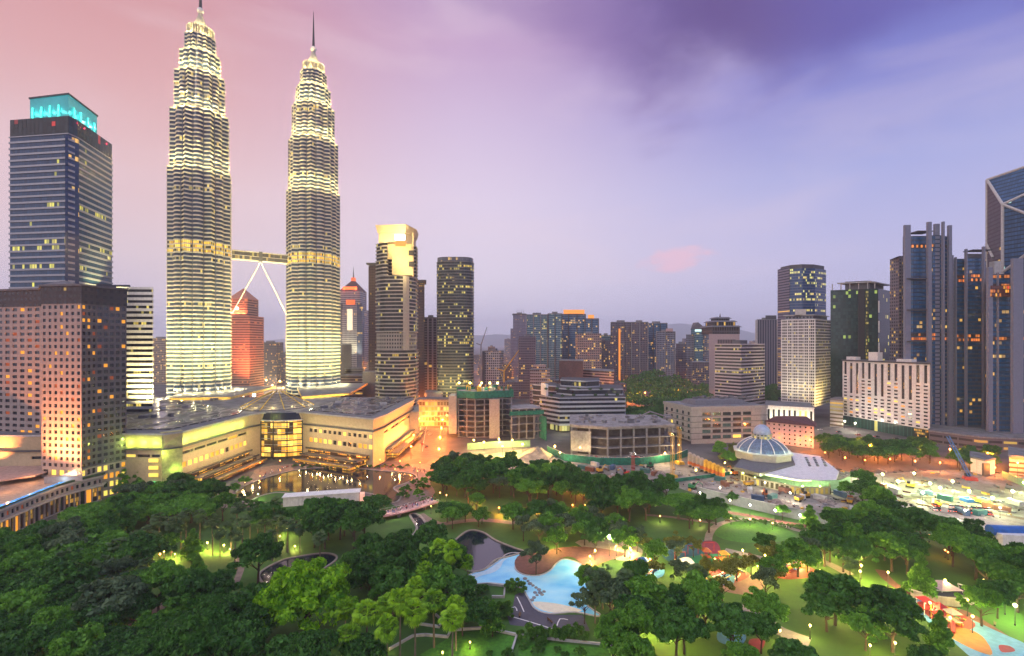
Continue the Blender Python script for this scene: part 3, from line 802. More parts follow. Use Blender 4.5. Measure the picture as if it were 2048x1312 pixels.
def build_hotel_podium():
    fr = [G(-60, 1082)]; front = []
    for px, py in ((-60, 1040), (0, 1019), (40, 1003), (80, 987), (120, 972), (160, 961), (204, 951)): front.append(G(px, py, 13.0))
    front = spline(front, 4, False)
    poly = ccw(front + [P(215, 258), P(-60, 268)])
    th = thing('hotel_podium', 'curved grey podium of the hotel with lit arcade and roof deck', 'building', cen(poly))
    mb = MB(); panes = []; low = []
    for i in range(len(front) - 1):
        p, q = front[i], front[i + 1]; L = math.dist(p, q); nc = max(1, int(round(L / 3.6)))
        punched(mb, low, p, q, .0, 7.6, nc, 1, .84, .90, .7)
        punched(mb, panes, p, q, 8.2, 12.2, nc, 1, .52, .48, .4)
    part(th, 'wall', mb, pbr('podium_stone', (.30, .28, .29, 1), .65, var=.12, stain=.3))
    rnd = random.Random(2)
    add_panes(th, low, [M['litwarm'], facade('arcade_glass', (.05, .03, .015, 1), cell=.45, fh=.33, wu=.84, wv=.86, p=.6, strength=.8, wall=(.03, .025, .02, 1)), M['glassdark']], (.12, .7, .18), rnd, 60)
    add_panes(th, panes, [M['glassdark'], M['litdim']], (.96, .04), rnd, 60)
    part(th, 'ledge', MB().prism(offset(poly, .5), 7.6, 8.2, True, True), M['offwhite'])
    part(th, 'roof_deck', MB().prism(offset(poly, .35), 12.2, 13.0, True, True, mtop=1), [M['offwhite'], pbr('deck_paving', (.30, .23, .18, 1), .7, var=.3)])
    ins = [(p[0] - 1.2, p[1] + 3.6) for p in front]; ins2 = [(p[0] - 5.6, p[1] + 10.5) for p in front]
    part(th, 'planter', MB().prism([(p[0] - .3, p[1] + .8) for p in front] + [(p[0] - 1.2, p[1] + 3.4) for p in reversed(front)], 13, 13.9, True), pbr('planter_green', (.03, .07, .025, 1), .9, var=.5))
    pool = ccw(ins[2:20] + list(reversed(ins2[2:20])))
    part(th, 'pool_basin', MB().prism(offset(pool, .5), 13.0, 13.25, True), pbr('pool_tile', (.05, .30, .62, 1), .3, var=.1))
    wm = pbr('pool_surface', (.03, .26, .60, 1), .08, var=.15, scale=.3, spec=.8)
    part(th, 'pool_water', MB().prism(pool, 13.25, 13.32, True), wm)
    for k in range(3, 20, 2):
        q = ((ins[k][0] + ins2[k][0]) / 2, (ins[k][1] + ins2[k][1]) / 2)
        light('POINT', (q[0], q[1], 14.6), 420, (.55, .85, 1.0), .5, parent=th)
    for x, y in ((-212, 228), (-222, 240), (-236, 222), (-240, 236)): light('POINT', (x, y, 18), 2200, (1, .45, .16), .4, parent=th)
    # long terrace roof and brown deck canopy by the pool
    q = [G(-20, 968, 15), G(70, 955, 15), G(108, 942, 15), G(96, 930, 15), G(-20, 938, 15)]
    part(th, 'deck_canopy', MB().prism(q, 15.4, 16.0, True, True), pbr('canopy_pink', (.45, .30, .24, 1), .7))
    part(th, 'garden_wall', MB().prism([P(88, 236), P(165, 240), P(165, 241), P(88, 237)], 13, 16, True), M['pinkstone'])
    # white tent on four posts
    tt = thing('pavilion_tent', 'white peaked tent on the hotel pool deck', 'tent', (*G(150, 950, 15), 13.0), None)
    x, y, _ = tt.location
    part(tt, 'canopy', MB().prism([(x - 4, y - 3), (x + 4, y - 3), (x + 4, y + 3), (x - 4, y + 3)], 15.6, 18, True, True, top=[(x - .3, y - .2), (x + .3, y - .2), (x + .3, y + .2), (x - .3, y + .2)]), M['white'])
    for sx in (-3.7, 3.7):
        for sy in (-2.7, 2.7): part(tt, 'post', MB().tube([(x + sx, y + sy, 13), (x + sx, y + sy, 15.7)], .12, 6), M['white'])
build_hotel_podium()
def build_striped_block():
    L, Rr = P(193, 338), P(305, 340)
    poly = back([L, Rr], 42); th = thing('office_block', 'white striped office block between the hotel and left twin tower', 'building', cen(poly))
    banded(th, poly, 12, 121, 3.9, 2.0, .5, facade('stripe_glass', (.015, .02, .028, 1), cell=1.8, p=.05, p1=.35, strength=1, cols=YEL), M['white'], parapet=1.6)
    plant_box(th, poly, 123, 3, M['grey'], f=.3, dx=-8)
    for k in range(5):
        p = P(250 + 12 * k, 326); light('SPOT', (p[0], p[1], 36), 90000, (1, .80, .34), .6, target=(p[0], 342, 58), angle=85, blend=1, parent=th)
build_striped_block()
# ------------------------------------------------------------------ towers behind and to the right of the mall
def build_orange_tower():
    X, Y = P(487, 720); th = thing('office_tower', 'orange lit tower with a pyramid roof seen between the twin towers', 'skyscraper', (X, Y, 0))
    og = facade('orange_tower_glass', (.10, .05, .04, 1), cell=2.4, fh=3.4, p=.05, strength=.8, cols=(S(255, 150, 70), S(255, 190, 90)))
    ow = pbr('orange_tower_stone', (.42, .20, .14, 1), .7, var=.15)
    def sq(h): return [(X - h, Y - h), (X + h, Y - h), (X + h, Y + h), (X - h, Y + h)]
    banded(th, sq(20), 0, 121, 3.7, 1.9, .5, og, ow, ow)
    banded(th, sq(14.5), 122, 147, 3.7, 1.9, .5, og, ow, ow, wname='upper_window_band')
    part(th, 'pyramid_roof', MB().prism(sq(15), 148.2, 165, True, top=sq(.3)), pbr('orange_roof', (.45, .16, .09, 1), .5))
    for x in (470, 480, 490, 501, 511, 521):
        p = P(x, 672); light('SPOT', (p[0], p[1], 20), 230000, (1, .22, .07), 1, target=(p[0], 692, 62), angle=100, blend=1, parent=th)
    for x in (-9, 0, 9): light('SPOT', (X + x, Y - 18.5, 123), 60000, (1, .28, .10), .6, target=(X + x * .6, Y - 9, 160), angle=120, blend=1, parent=th)
    for x in (485, 508): part(th, 'floodlight', MB().box((*P(x, 640), zt(790, 640)), (4, 1, 4)), M['lampwhite'])
def build_red_roof_tower():
    X, Y = P(707, 830); th = thing('office_tower', 'white lit tower with a red lit pointed roof and spire', 'skyscraper', (X, Y, 0))
    g = facade('redtop_glass', (.02, .03, .06, 1), cell=2.2, fh=3.6, wu=.7, wv=.6, wall=(.34, .33, .36, 1), p=.05, strength=.7)
    dk = facade('redtop_blue', (.02, .035, .09, 1), cell=2.4, fh=3.6, wv=.8, p=.02, wall=(.10, .10, .14, 1))
    def sq(h, k=None): k = k or h; return [(X - h, Y - k), (X + h, Y - k), (X + h, Y + k), (X - h, Y + k)]
    part(th, 'wall', MB().prism(sq(21), 0, 140, True), g)
    part(th, 'upper_wall', MB().prism(sq(17.5), 140, 172, True), g)
    part(th, 'corner_bay', MB().prism([(X - 22, Y - 22), (X - 13, Y - 22), (X - 13, Y - 10), (X - 22, Y - 10)], 0, 150, True), dk)
    part(th, 'corner_bay', MB().prism([(X + 13, Y - 22), (X + 22, Y - 22), (X + 22, Y - 10), (X + 13, Y - 10)], 0, 150, True), dk)
    part(th, 'lit_slot', MB().box((X + 1, Y - 21.4, 122), (9, 1.2, 36)), glow('slot_glow', S(255, 240, 205), .75))
    part(th, 'red_sign', MB().box((X + 1, Y - 18, 152), (15, 1.2, 8)), glow('red_orange_sign', (1, .16, .04, 1), .9))
    part(th, 'red_roof', MB().prism(sq(17.8), 172, 190, True, top=sq(3)), M['redroof'])
    part(th, 'roof_band', MB().box((X, Y - 18.2, 176), (24, 1.0, 5)), glow('red_orange_band', (1, .22, .05, 1), 1.1))
    part(th, 'lantern', MB().prism(sq(3.2), 190, 196, True), bpy.data.materials['red_orange_sign'])
    part(th, 'spire', MB().tube([(X, Y, 196), (X, Y, 215)], [1.2, .2], 6), M['darksteel'])
    for x in (-19, -8, 8, 18): light('SPOT', (X + x, Y - 32, 55), 90000, (1, .88, .45), .8, target=(X + x, Y - 20, 100), angle=85, blend=1, parent=th)
    for x in (-10, 10): light('POINT', (X + x, Y - 20, 174), 3500, (1, .12, .06), .6, parent=th)
def build_brown_towers():
    g = facade('brown_tower_glass', (.03, .022, .026, 1), cell=2.0, fh=3.4, wu=.55, wv=.55, wall=(.085, .06, .062, 1), p=.02, strength=.6)
    for lab, a, b, Z, py in (('dark brown slab tower peeping left of the gold topped tower', 737, 775, 600, 526), ('dark brown slab tower peeping right of the gold topped tower', 812, 849, 600, 560)):
        poly = back([P(a, Z), P(b, Z)], 30); z = zt(py, Z); th = thing('residential_tower', lab, 'skyscraper', cen(poly))
        part(th, 'wall', MB().prism(poly, 0, z - 4), g); part(th, 'overhanging_roof', MB().prism(offset(poly, 2.2), z - 2, z, True, True), M['dgrey'])
        part(th, 'attic', MB().prism(offset(poly, -.8), z - 4, z - 2, False), M['dgrey'])
def build_gold_top():
    L, C, Rr = P(753, 432), P(811, 424), P(831, 440)
    mid = P(782, 421.5); poly = ccw([L, P(760, 426.5), P(770, 423.5), P(800, 422), C, Rr, (Rr[0] - 2, Rr[1] + 18), (L[0] + 2, L[1] + 16)])
    th = thing('residential_tower', 'balconied tower with a gold lit crown and cut away upper corner', 'skyscraper', cen(poly))
    g = facade('gold_top_glass', (.03, .03, .028, 1), cell=2.0, p=.10, p1=.5, bigfloor=.1, strength=.9, cols=YEL)
    wl = pbr('gold_top_render', (.36, .33, .27, 1), .65, var=.12)
    banded(th, poly, 24, 76, 3.35, 1.1, 1.25, g, wl, parapet=.4)
    gf = facade('gold_top_punched', (.03, .03, .028, 1), cell=2.4, fh=3.35, wu=.55, wv=.5, wall=(.33, .30, .25, 1), p=.06, strength=.9, cols=YEL)
    part(th, 'plain_storeys', MB().prism(poly, 76.4, 92, True), gf)
    banded(th, poly, 92.5, 142, 3.35, .9, .9, g, wl, parapet=.5, wname='upper_window_band')
    part(th, 'pier', MB().prism(offset([P(809, 423.4), C, (C[0] + .8, C[1] + 1.5), (P(809, 423.4)[0], P(809, 423.4)[1] + 1.5)], .9), 76, 142, True), wl)
    up = ccw([L, P(766, 425), P(774, 424), P(776, 434), (Rr[0], Rr[1] + 2), (Rr[0] - 2, Rr[1] + 18), (L[0] + 2, L[1] + 16)])
    banded(th, up, 143, 172, 3.35, 1.0, .8, g, wl, parapet=.3, wname='crown_window_band')
    gold = pbr('gold_wall', (.55, .44, .24, 1), .6, var=.1)
    part(th, 'stepped_panel', MB().box((*P(806, 426), 152), (19, 2, 17), .1), gold)
    part(th, 'stepped_panel', MB().box((*P(800, 428), 165), (21, 2, 14), .1), gold)
    part(th, 'vent_opening', MB().box((*P(823, 424.4), 153), (4.8, .6, 4.6), .1), M['black']); part(th, 'vent_opening', MB().box((*P(823, 424.4), 163), (5, .6, 4.4), .1), M['black'])
    cr = ccw([P(754, 424), P(811, 421), (Rr[0], Rr[1]), (Rr[0] - 2, Rr[1] + 18), (L[0] + 2, L[1] + 16)])
    part(th, 'crown_wall', MB().prism(offset(cr, -1.2), 172.4, 181, True), gold)
    part(th, 'crown_cornice', MB().prism(offset(cr, -.4), 181, 187.5, True, True, top=offset(cr, 1.2)), gold)
    part(th, 'sign_screen', MB().box((*P(800, 420), 176), (9.2, .6, 5.0), .05), glow('white_screen', S(235, 235, 255), 1.6))
    part(th, 'sign_panel', MB().box((*P(801, 420), 170.3), (9, .6, 4.6), .05), glow('red_panel', S(235, 95, 40), 1.0))
    part(th, 'crown_column', MB().tube([(*P(826, 425), 142), (*P(826, 425), 181)], .6, 6), gold)
    for x, z, pw in ((762, 174, 9000), (775, 176, 9000), (790, 166, 12000), (806, 158, 14000), (815, 146, 14000), (795, 179, 9000), (812, 178, 9000), (824, 176, 9000)):
        p = P(x, 414); light('POINT', (p[0], p[1], z), pw * .8, (1, .72, .30), .5, parent=th)
    for x in (758, 772, 788, 804, 822): p = P(x, 408); light('SPOT', (p[0], p[1], 24), 150000, (1, .84, .36), .6, target=(p[0], 424, 52), angle=95, blend=1, parent=th)
    part(th, 'podium', MB().prism(back([P(748, 405), P(838, 405)], 50), 0, 24, True), wl)
def build_round_tower():
    X, Y = P(911, 575); w, d = 22, 16; pts = []
    for i in range(40):
        a = 2 * math.pi * i / 40; c, s = math.cos(a), math.sin(a)
        pts.append((X + w * abs(c) ** .55 * (1 if c > 0 else -1), Y + d * abs(s) ** .75 * (1 if s > 0 else -1)))
    th = thing('residential_tower', 'round cornered grey green tower with scattered yellow windows', 'skyscraper', (X, Y, 0))
    g = facade('round_tower_glass', (.028, .036, .036, 1), cell=2.3, wu=.8, p=.10, p1=.35, bigfloor=.2, strength=.95, cols=YEL)
    banded(th, pts, 14, 178, 3.5, 1.25, .45, g, pbr('round_tower_wall', (.125, .13, .115, 1), .65, var=.2), parapet=1)
    part(th, 'glass_crown', MB().prism(offset(pts, -.5), 179, 184, True, mtop=1), [facade('round_crown', (.10, .11, .13, 1), cell=2.3, wv=.9, p=.06, strength=.8, cols=WARM), M['roofdark']])
    part(th, 'podium', MB().prism([(X - 34, Y - 28), (X + 30, Y - 28), (X + 30, Y + 20), (X - 34, Y + 20)], 0, 14, True), M['sand'])
    for x in (-15, 0, 14): light('SPOT', (X + x, Y - 34, 14), 75000, (1, .85, .35), .6, target=(X + x, Y - 16, 42), angle=80, blend=1, parent=th)
for f_ in (build_orange_tower, build_red_roof_tower, build_brown_towers, build_gold_top, build_round_tower): f_()

# plain towers: label, name, front photo columns, top row, distance, depth, material, extras
def simple(name, label, pts, py, depth, mat, crown=None, z0=0, cat='building', group=None, roof=True, side=None):
    front = [P(px, Z) for px, Z in pts]; poly = back(front, depth) if len(front) != 3 else corner(*front)
    z = zt(py, pts[min(1, len(pts) - 1)][1]); th = thing(name, label, cat, cen(poly), group)
    part(th, 'wall', MB().prism(poly, z0, z, True, mtop=1), [mat, M['roofgrey']])
    if roof:
        part(th, 'parapet', MB().prism(offset(poly, .35), z, z + 1.2, True, True, mtop=1), [M['grey'], M['roofdark']])
        plant_box(th, poly, z + 1.2, 3.2, M['grey'], f=.4)
    return th, poly, z
fc = facade
lilac = fc('lilac_tower', (.05, .055, .09, 1), cell=3, fh=3.6, wu=.6, wv=.6, wall=(.20, .20, .28, 1), p=.04, strength=.7)
teal_g = fc('teal_condo', (.014, .085, .12, 1), cell=2.6, fh=3.5, wu=.84, wv=.62, wall=(.20, .30, .36, 1), p=.06, p1=.5, bigfloor=.07, strength=1.0, cols=YEL, coat=.9)
blue_g = fc('blue_condo', (.012, .06, .13, 1), cell=2.6, fh=3.5, wu=.86, wv=.66, wall=(.12, .21, .32, 1), p=.05, p1=.4, bigfloor=.08, strength=1.0, coat=.9)
plum = fc('plum_condo', (.03, .03, .045, 1), cell=2.8, fh=3.4, wu=.6, wv=.55, wall=(.18, .165, .20, 1), p=.10, p1=.2, strength=.9)
greyg = fc('grey_condo', (.03, .04, .06, 1), cell=2.7, fh=3.4, wu=.62, wv=.58, wall=(.26, .28, .34, 1), p=.08, strength=.9)
stripe_v = fc('stripe_tower', (.03, .035, .06, 1), cell=4.2, fh=60, wu=.55, wv=1, wall=(.24, .22, .26, 1), p=0)
checker = fc('checker_tower', (.012, .016, .022, 1), cell=3.0, fh=3.6, wu=.62, wv=.62, wall=(.42, .43, .46, 1), p=.08, strength=.9)
pinkstripe = fc('pink_stripe', (.05, .025, .025, 1), cell=3, fh=3.6, wu=1, wv=.5, wall=(.42, .30, .28, 1), p=.06, strength=.8)

simple('apartment_tower', 'slim tower with a white vertical stripe left of the round cornered tower', [(847, 650), (874, 650)], 636, 24, fc('white_rib_tower', (.03, .035, .05, 1), cell=6.2, fh=3.5, wu=.62, wv=.8, wall=(.30, .30, .34, 1), p=.03))
t_, p_, z_ = simple('apartment_tower', 'white and dark checkered tower beside a yellow crane', [(965, 700), (1000, 700), (1007, 712)], 703, 26, checker)
part(t_, 'side_fin', MB().box((*P(967, 699), z_ / 2), (4, 1.2, z_)), M['dgrey'])
t_, p_, z_ = simple('office_tower', 'far lilac tower with antennas and a stepped shoulder', [(1026, 1150), (1052, 1150)], 628, 30, lilac, cat='skyscraper')
part(t_, 'shoulder', MB().prism(back([P(1021, 1146), P(1058, 1146)], 36), 0, zt(657, 1146), True), lilac)
part(t_, 'roof_ledge', MB().prism(offset(p_, 2), z_ - 1.5, z_, True, True), M['dgrey'])
for x in (1034, 1038, 1043, 1047): part(t_, 'antenna', MB().tube([(*P(x, 1152), z_), (*P(x, 1152), z_ + 11)], .4, 5), M['grey'])
def condo(label, a, b, py, Z, mat, extra=0):
    t_, p_, z_ = simple('apartment_tower', label, [(a, Z), (b, Z)], py, 26, mat, cat='apartment block')
    n = max(2, int((b - a) / 13))
    for i in range(n + 1):
        x, y = P(a + (b - a) * i / n, Z - .6); part(t_, 'fin', MB().box((x, y, z_ / 2), (1.4, 1.6, z_ + 1)), M['dgrey'] if extra == 0 else M['grey'])
    return t_, p_, z_
condo('pale banded condominium tower at the left end of the blue condominium cluster', 1053, 1095, 630, 800, teal_g, 1)
condo('blue glass condominium tower left of the orange crowned one', 1096, 1124, 628, 792, teal_g)
t_, p_, z_ = condo('blue glass condominium tower with a wide orange lit crown', 1120, 1171, 629, 815, blue_g)
part(t_, 'lit_crown', MB().prism(back([P(1127, 812), P(1169, 812)], 20), z_ + 1.2, z_ + 8, True), glow('orange_crown', S(255, 165, 75), .8))
t_, p_, z_ = condo('blue glass condominium tower with a small orange lit roof at the cluster end', 1170, 1197, 638, 805, blue_g)
part(t_, 'lit_crown', MB().prism(back([P(1176, 803), P(1188, 803)], 12), z_ + 1.2, z_ + 7, True), bpy.data.materials['orange_crown'])
simple('apartment_tower', 'low teal tower with a bright green lit patch', [(1202, 900), (1222, 900)], 671, 20, teal_g)
t_, p_, z_ = condo('plum grey condominium tower with a vertical strip of orange light', 1222, 1263, 645, 860, plum)
part(t_, 'light_strip', MB().box((*P(1239, 857), z_ * .48), (3, 1.0, z_ * .85)), glow('orange_strip', S(255, 150, 60), .9))
condo('plum grey condominium tower with many small lit windows', 1263, 1296, 645, 850, plum, 1)
condo('dark blue topped condominium tower behind the plum grey pair', 1293, 1334, 647, 900, blue_g)
t_, p_, z_ = condo('pale blue grey condominium tower with an orange roof box', 1313, 1350, 664, 820, greyg, 1)
part(t_, 'roof_box', MB().prism(back([P(1332, 818), P(1346, 818)], 12), z_ + 1, z_ + 6, True), M['pinkwall'])
simple('apartment_tower', 'narrow brownish tower left of the gabled office tower', [(1352, 900), (1372, 900)], 688, 18, plum)
def build_gable():
    t_, p_, z_ = simple('office_tower', 'teal office tower with a steep gabled roof and white sign', [(1372, 900), (1418, 900)], 669, 40, greyg, roof=False)
    g = back([P(1382, 896), P(1411, 896)], 26)
    part(t_, 'raised_core', MB().prism(g, z_, z_ + 10, True), teal_g)
    m = MB(); a, b = g[0], g[1]; zc = z_ + 10; mx = (a[0] + b[0]) / 2; d = (g[3][0] - a[0], g[3][1] - a[1])
    m.prism(offset(g, 1), zc, zc + 13, True, top=[(mx - .5, a[1] + 1), (mx + .5, a[1] + 1), (mx + .5, g[2][1] - 1), (mx - .5, g[2][1] - 1)])
    part(t_, 'gabled_roof', m, M['slate']); part(t_, 'white_sign', MB().box((mx, a[1] - .8, zc - 2.5), (13, .8, 4)), glow('white_sign', S(215, 250, 245), 1.1))
    part(t_, 'glass_bay', MB().box((mx, a[1] - 2.0, z_ * .55), (15, 5, z_ * .9)), teal_g)
    th = thing('office_block', 'dark glazed block standing below the gabled office tower', 'building', (*P(1400, 780), 0)); part(th, 'wall', MB().prism(back([P(1385, 780), P(1420, 780)], 25), 0, 50, True), plum); part(th, 'parapet', MB().prism(offset(back([P(1385, 780), P(1420, 780)], 25), .5), 50, 51.2, True, True), M['grey'])
build_gable()
def build_pagoda():
    L, Rr = P(1418, 640), P(1479, 640); poly = back([L, Rr], 40); z = zt(668, 640); th = thing('office_tower', 'pinkish white tower with a dark tiered pagoda like crown', 'skyscraper', cen(poly))
    part(th, 'wall', MB().prism(poly, 0, z, True), pbr('pagoda_wall', (.40, .33, .34, 1), .7, var=.1))
    part(th, 'window_screen', MB().box((*P(1453, 639.4), z - 14), (24, .6, 13)), fc('screen_glass', (.02, .02, .03, 1), cell=2.2, fh=20, wu=.6, wall=(.3, .26, .27, 1), p=0))
    c = cen(poly); c = (c[0] - 1, c[1])
    tiers = [(18.5, z, z + 10), (14.5, z + 10, z + 17), (9, z + 17, z + 22)]
    tg = fc('pagoda_tier', (.02, .022, .03, 1), cell=3.2, fh=7, wu=.6, wv=.7, wall=(.10, .10, .12, 1), p=.02)
    for h, a, b in tiers:
        q = lambda s: [(c[0] - s, c[1] - s), (c[0] + s, c[1] - s), (c[0] + s, c[1] + s), (c[0] - s, c[1] + s)]
        part(th, 'crown_tier', MB().prism(q(h), a, b, True), tg); part(th, 'eave', MB().prism(q(h + 2.4), b - .6, b + 1.6, True, True, top=q(h - 1)), M['slate'])
    part(th, 'finial', MB().tube([(c[0], c[1], z + 23), (c[0], c[1], z + 29)], [1.2, .2], 6), M['darksteel'])
build_pagoda()
def build_banded_office():
    L, C, Rr = P(1430, 545), P(1482, 520), P(1529, 548); poly = corner(L, C, Rr); th = thing('office_block', 'white office block with dark ribbon windows in front of the pagoda crowned tower', 'building', cen(poly))
    banded(th, poly, 0, zt(690, 520), 3.6, 1.65, .4, fc('ribbon_glass', (.02, .02, .026, 1), cell=2, p=.04, p1=.4, bigfloor=.12, strength=.9, cols=YEL), pbr('pinkish_band', (.46, .40, .42, 1), .6, var=.1, stain=.3), parapet=1.4)
    plant_box(th, poly, zt(690, 520) + 1.4, 4, M['slate'], f=.3)
build_banded_office()
t_, p_, z_ = simple('office_tower', 'grey tower with vertical stripes left of the blue glass tower', [(1514, 800), (1556, 800)], 640, 34, stripe_v, cat='skyscraper')
for x in (1513, 1556): part(t_, 'end_fin', MB().box((*P(x, 799), z_ / 2), (2.6, 3, z_)), M['offwhite'])
part(t_, 'roof_top', MB().prism(back([P(1531, 804), P(1553, 804)], 20), z_ + 1, z_ + 8, True), M['dgrey'])
def build_blue_tower():
    pts = [P(1558, 690), P(1580, 668), P(1605, 660), P(1630, 662), P(1652, 678)]; poly = back(pts, 40); th = thing('office_tower', 'curved blue glass tower rising behind the white balconied apartments', 'skyscraper', cen(poly))
    z = zt(529, 665); banded(th, poly, 0, z - 6, 3.8, 1.1, .15, fc('curved_blue_glass', (.012, .055, .15, 1), cell=2, p=.05, p1=.55, bigfloor=.12, strength=1.1, cols=(S(240, 235, 120), S(255, 215, 110)), coat=1), pbr('curved_blue_band', (.06, .10, .19, 1), .4, var=.1), parapet=.4)
    part(th, 'end_wall', MB().prism([P(1556, 691), P(1579, 667.5), (P(1579, 667.5)[0] + 1, 670), (P(1556, 691)[0] + 1, 694)], 0, z - 3, True), fc('blue_tower_flank', (.02, .03, .06, 1), cell=30, fh=3.8, wu=1, wv=.35, wall=(.20, .19, .26, 1), p=.03))
    part(th, 'roof_crown', MB().prism(offset(poly, -2), z - 5.4, z, True), M['dgrey'])
build_blue_tower()
def build_white_apartments():
    L, C, Rr = P(1564, 530), P(1630, 512), P(1661, 545)
    a, b = Vector(L), Vector(C); d = (b - a).normalized(); nn = Vector((d.y, -d.x)); front = []
    W = (b - a).length
    for u, o in ((0, 0), (.18, 0), (.18, 1.8), (.46, 1.8), (.46, 0), (.54, 0), (.54, 1.8), (.82, 1.8), (.82, 0), (1, 0)): front.append(tuple(a + d * (W * u) + nn * o))
    bk = (L[0] + Rr[0] - C[0], L[1] + Rr[1] - C[1]); poly = ccw(front + [Rr, bk]); th = thing('apartment_tower', 'white balconied apartment tower glowing yellow at its foot', 'apartment block', cen(poly))
    z = zt(640, 512); banded(th, poly, 14, z, 3.25, 1.15, .8, fc('white_apartment_glass', (.04, .035, .04, 1), cell=1.9, wu=.6, p=.10, p1=.2, strength=.95, cols=YEL, wall=(.5, .47, .46, 1)), pbr('white_apartment_wall', (.68, .64, .63, 1), .6, var=.1, stain=.25), parapet=1.2)
    for u in (0, .18, .32, .5, .68, .82, 1): q = a + d * (W * u) + nn * 2.1; part(th, 'pier', MB().box((q.x, q.y, (z + 14) / 2), (.8, .8, z - 14), math.atan2(d.y, d.x)), M['white'])
    q = offset(poly, -2.5); part(th, 'penthouse', MB().prism(q, z + 1.2, z + 5, True), greyg); part(th, 'penthouse_roof', MB().prism(offset(poly, -.8), z + 5.2, z + 6, True, True), M['offwhite'])
    part(th, 'roof_turret', MB().prism(back([P(1590, 520), P(1612, 516)], 14), z + 6, z + 12, True), M['offwhite'])
    p = P(1588, 528); part(th, 'yellow_window', MB().box((p[0], p[1] - 2.3, z - 4), (8, .5, 6)), glow('yellow_loft', S(250, 225, 70), .9))
    for x in (1636, 1646, 1657): p = P(x, 505); light('SPOT', (p[0] + 8, p[1] - 6, 12), 60000, (1, .72, .22), .6, target=(p[0], 525, 38), angle=90, blend=1, parent=th)
    for x in (1570, 1590, 1610, 1628): p = P(x, 488); light('SPOT', (p[0], p[1], 14), 45000, (1, .88, .55), .6, target=(p[0], 514, 46), angle=90, blend=1, parent=th)
    # lit arcaded podium
    L2, R2 = P(1532, 470), P(1628, 452); pd = back([L2, R2], 40); t2 = thing('podium_block', 'white lit podium with tall openings below the balconied apartments', 'building', cen(pd))
    mb = MB(); pn = []; punched(mb, pn, L2, R2, 2, 20, 9, 1, .42, .7, .6); part(t2, 'wall', mb, M['white']); add_panes(t2, pn, [M['lityel'], M['glassdark']], (.5, .5), random.Random(5))
    part(t2, 'roof', MB().prism(offset(pd, .4), 20, 21, True, True, mtop=1), [M['white'], M['roofgrey']])
    for k in range(5): q = Vector(L2).lerp(Vector(R2), (k + .5) / 5); light('POINT', (q.x - 2, q.y - 6, 10), 2600, (1, .90, .55), .5, parent=t2)
build_white_apartments()
def build_green_tower():
    L, C, Rr = P(1661, 540), P(1755, 522), P(1795, 560); poly = corner(L, C, Rr); z = zt(577, 522); th = thing('office_tower', 'dark green glass tower with an open frame on its roof', 'skyscraper', cen(poly))
    gm = fc('green_curtain_glass', (.008, .030, .026, 1), cell=2.4, fh=3.8, wu=.93, wv=.9, p=.035, p1=.1, strength=.9, cols=(S(200, 230, 110), S(255, 215, 100)), coat=.9, tint=.5)
    part(th, 'wall', MB().prism(poly, 0, z, True, mtop=1), [gm, M['roofdark']])
    a, b, c = Vector(L), Vector(C), Vector(Rr); d = (b - a).normalized(); nn = Vector((d.y, -d.x))
    p = a.lerp(b, .66) + nn * .6; part(th, 'dark_slot', MB().box((p.x, p.y, z / 2), (6, 1.2, z), math.atan2(d.y, d.x)), M['black'])
    p = a.lerp(b, .78) + nn * .7; part(th, 'lit_stair', MB().box((p.x, p.y, z / 2 + 2), (2.2, 1.4, z - 8), math.atan2(d.y, d.x)), fc('stair_glass', (.05, .06, .04, 1), cell=1.1, fh=3.8, wu=.8, wv=.6, p=.5, strength=.6, cols=YEL))
    d2 = (c - b).normalized(); n2 = Vector((d2.y, -d2.x)); L2 = (c - b).length
    part(th, 'navy_flank', MB().prism([tuple(b + n2 * .4 + d2 * .6), tuple(c + n2 * .4), tuple(c - n2 * .2), tuple(b - n2 * .2 + d2 * .6)], 0, z - .5, True), fc('navy_flank_glass', (.012, .014, .03, 1), cell=2.6, fh=3.8, p=.02, strength=.8, cols=YEL))
    for i, zz in enumerate((z - 20, z - 42, z - 66)): q = b + d2 * 1.4 + n2 * .8; part(th, 'white_panel', MB().box((q.x, q.y, zz), (1.2, 1.2, 13), math.atan2(d2.y, d2.x)), M['white'])
    part(th, 'roof_frame', MB().prism(offset(poly, -4), z + 7.5, z + 8.6, True, True), M['offwhite'])
    for u in (.06, .25, .44, .63, .82, .97): q = a.lerp(b, u) - nn * 5; part(th, 'frame_post', MB().box((q.x, q.y, z + 3.8), (.8, .8, 7.6), 0), M['offwhite'])
    part(th, 'roof_plant_room', MB().prism(offset(poly, -9), z, z + 10, True), M['slate'])
build_green_tower()
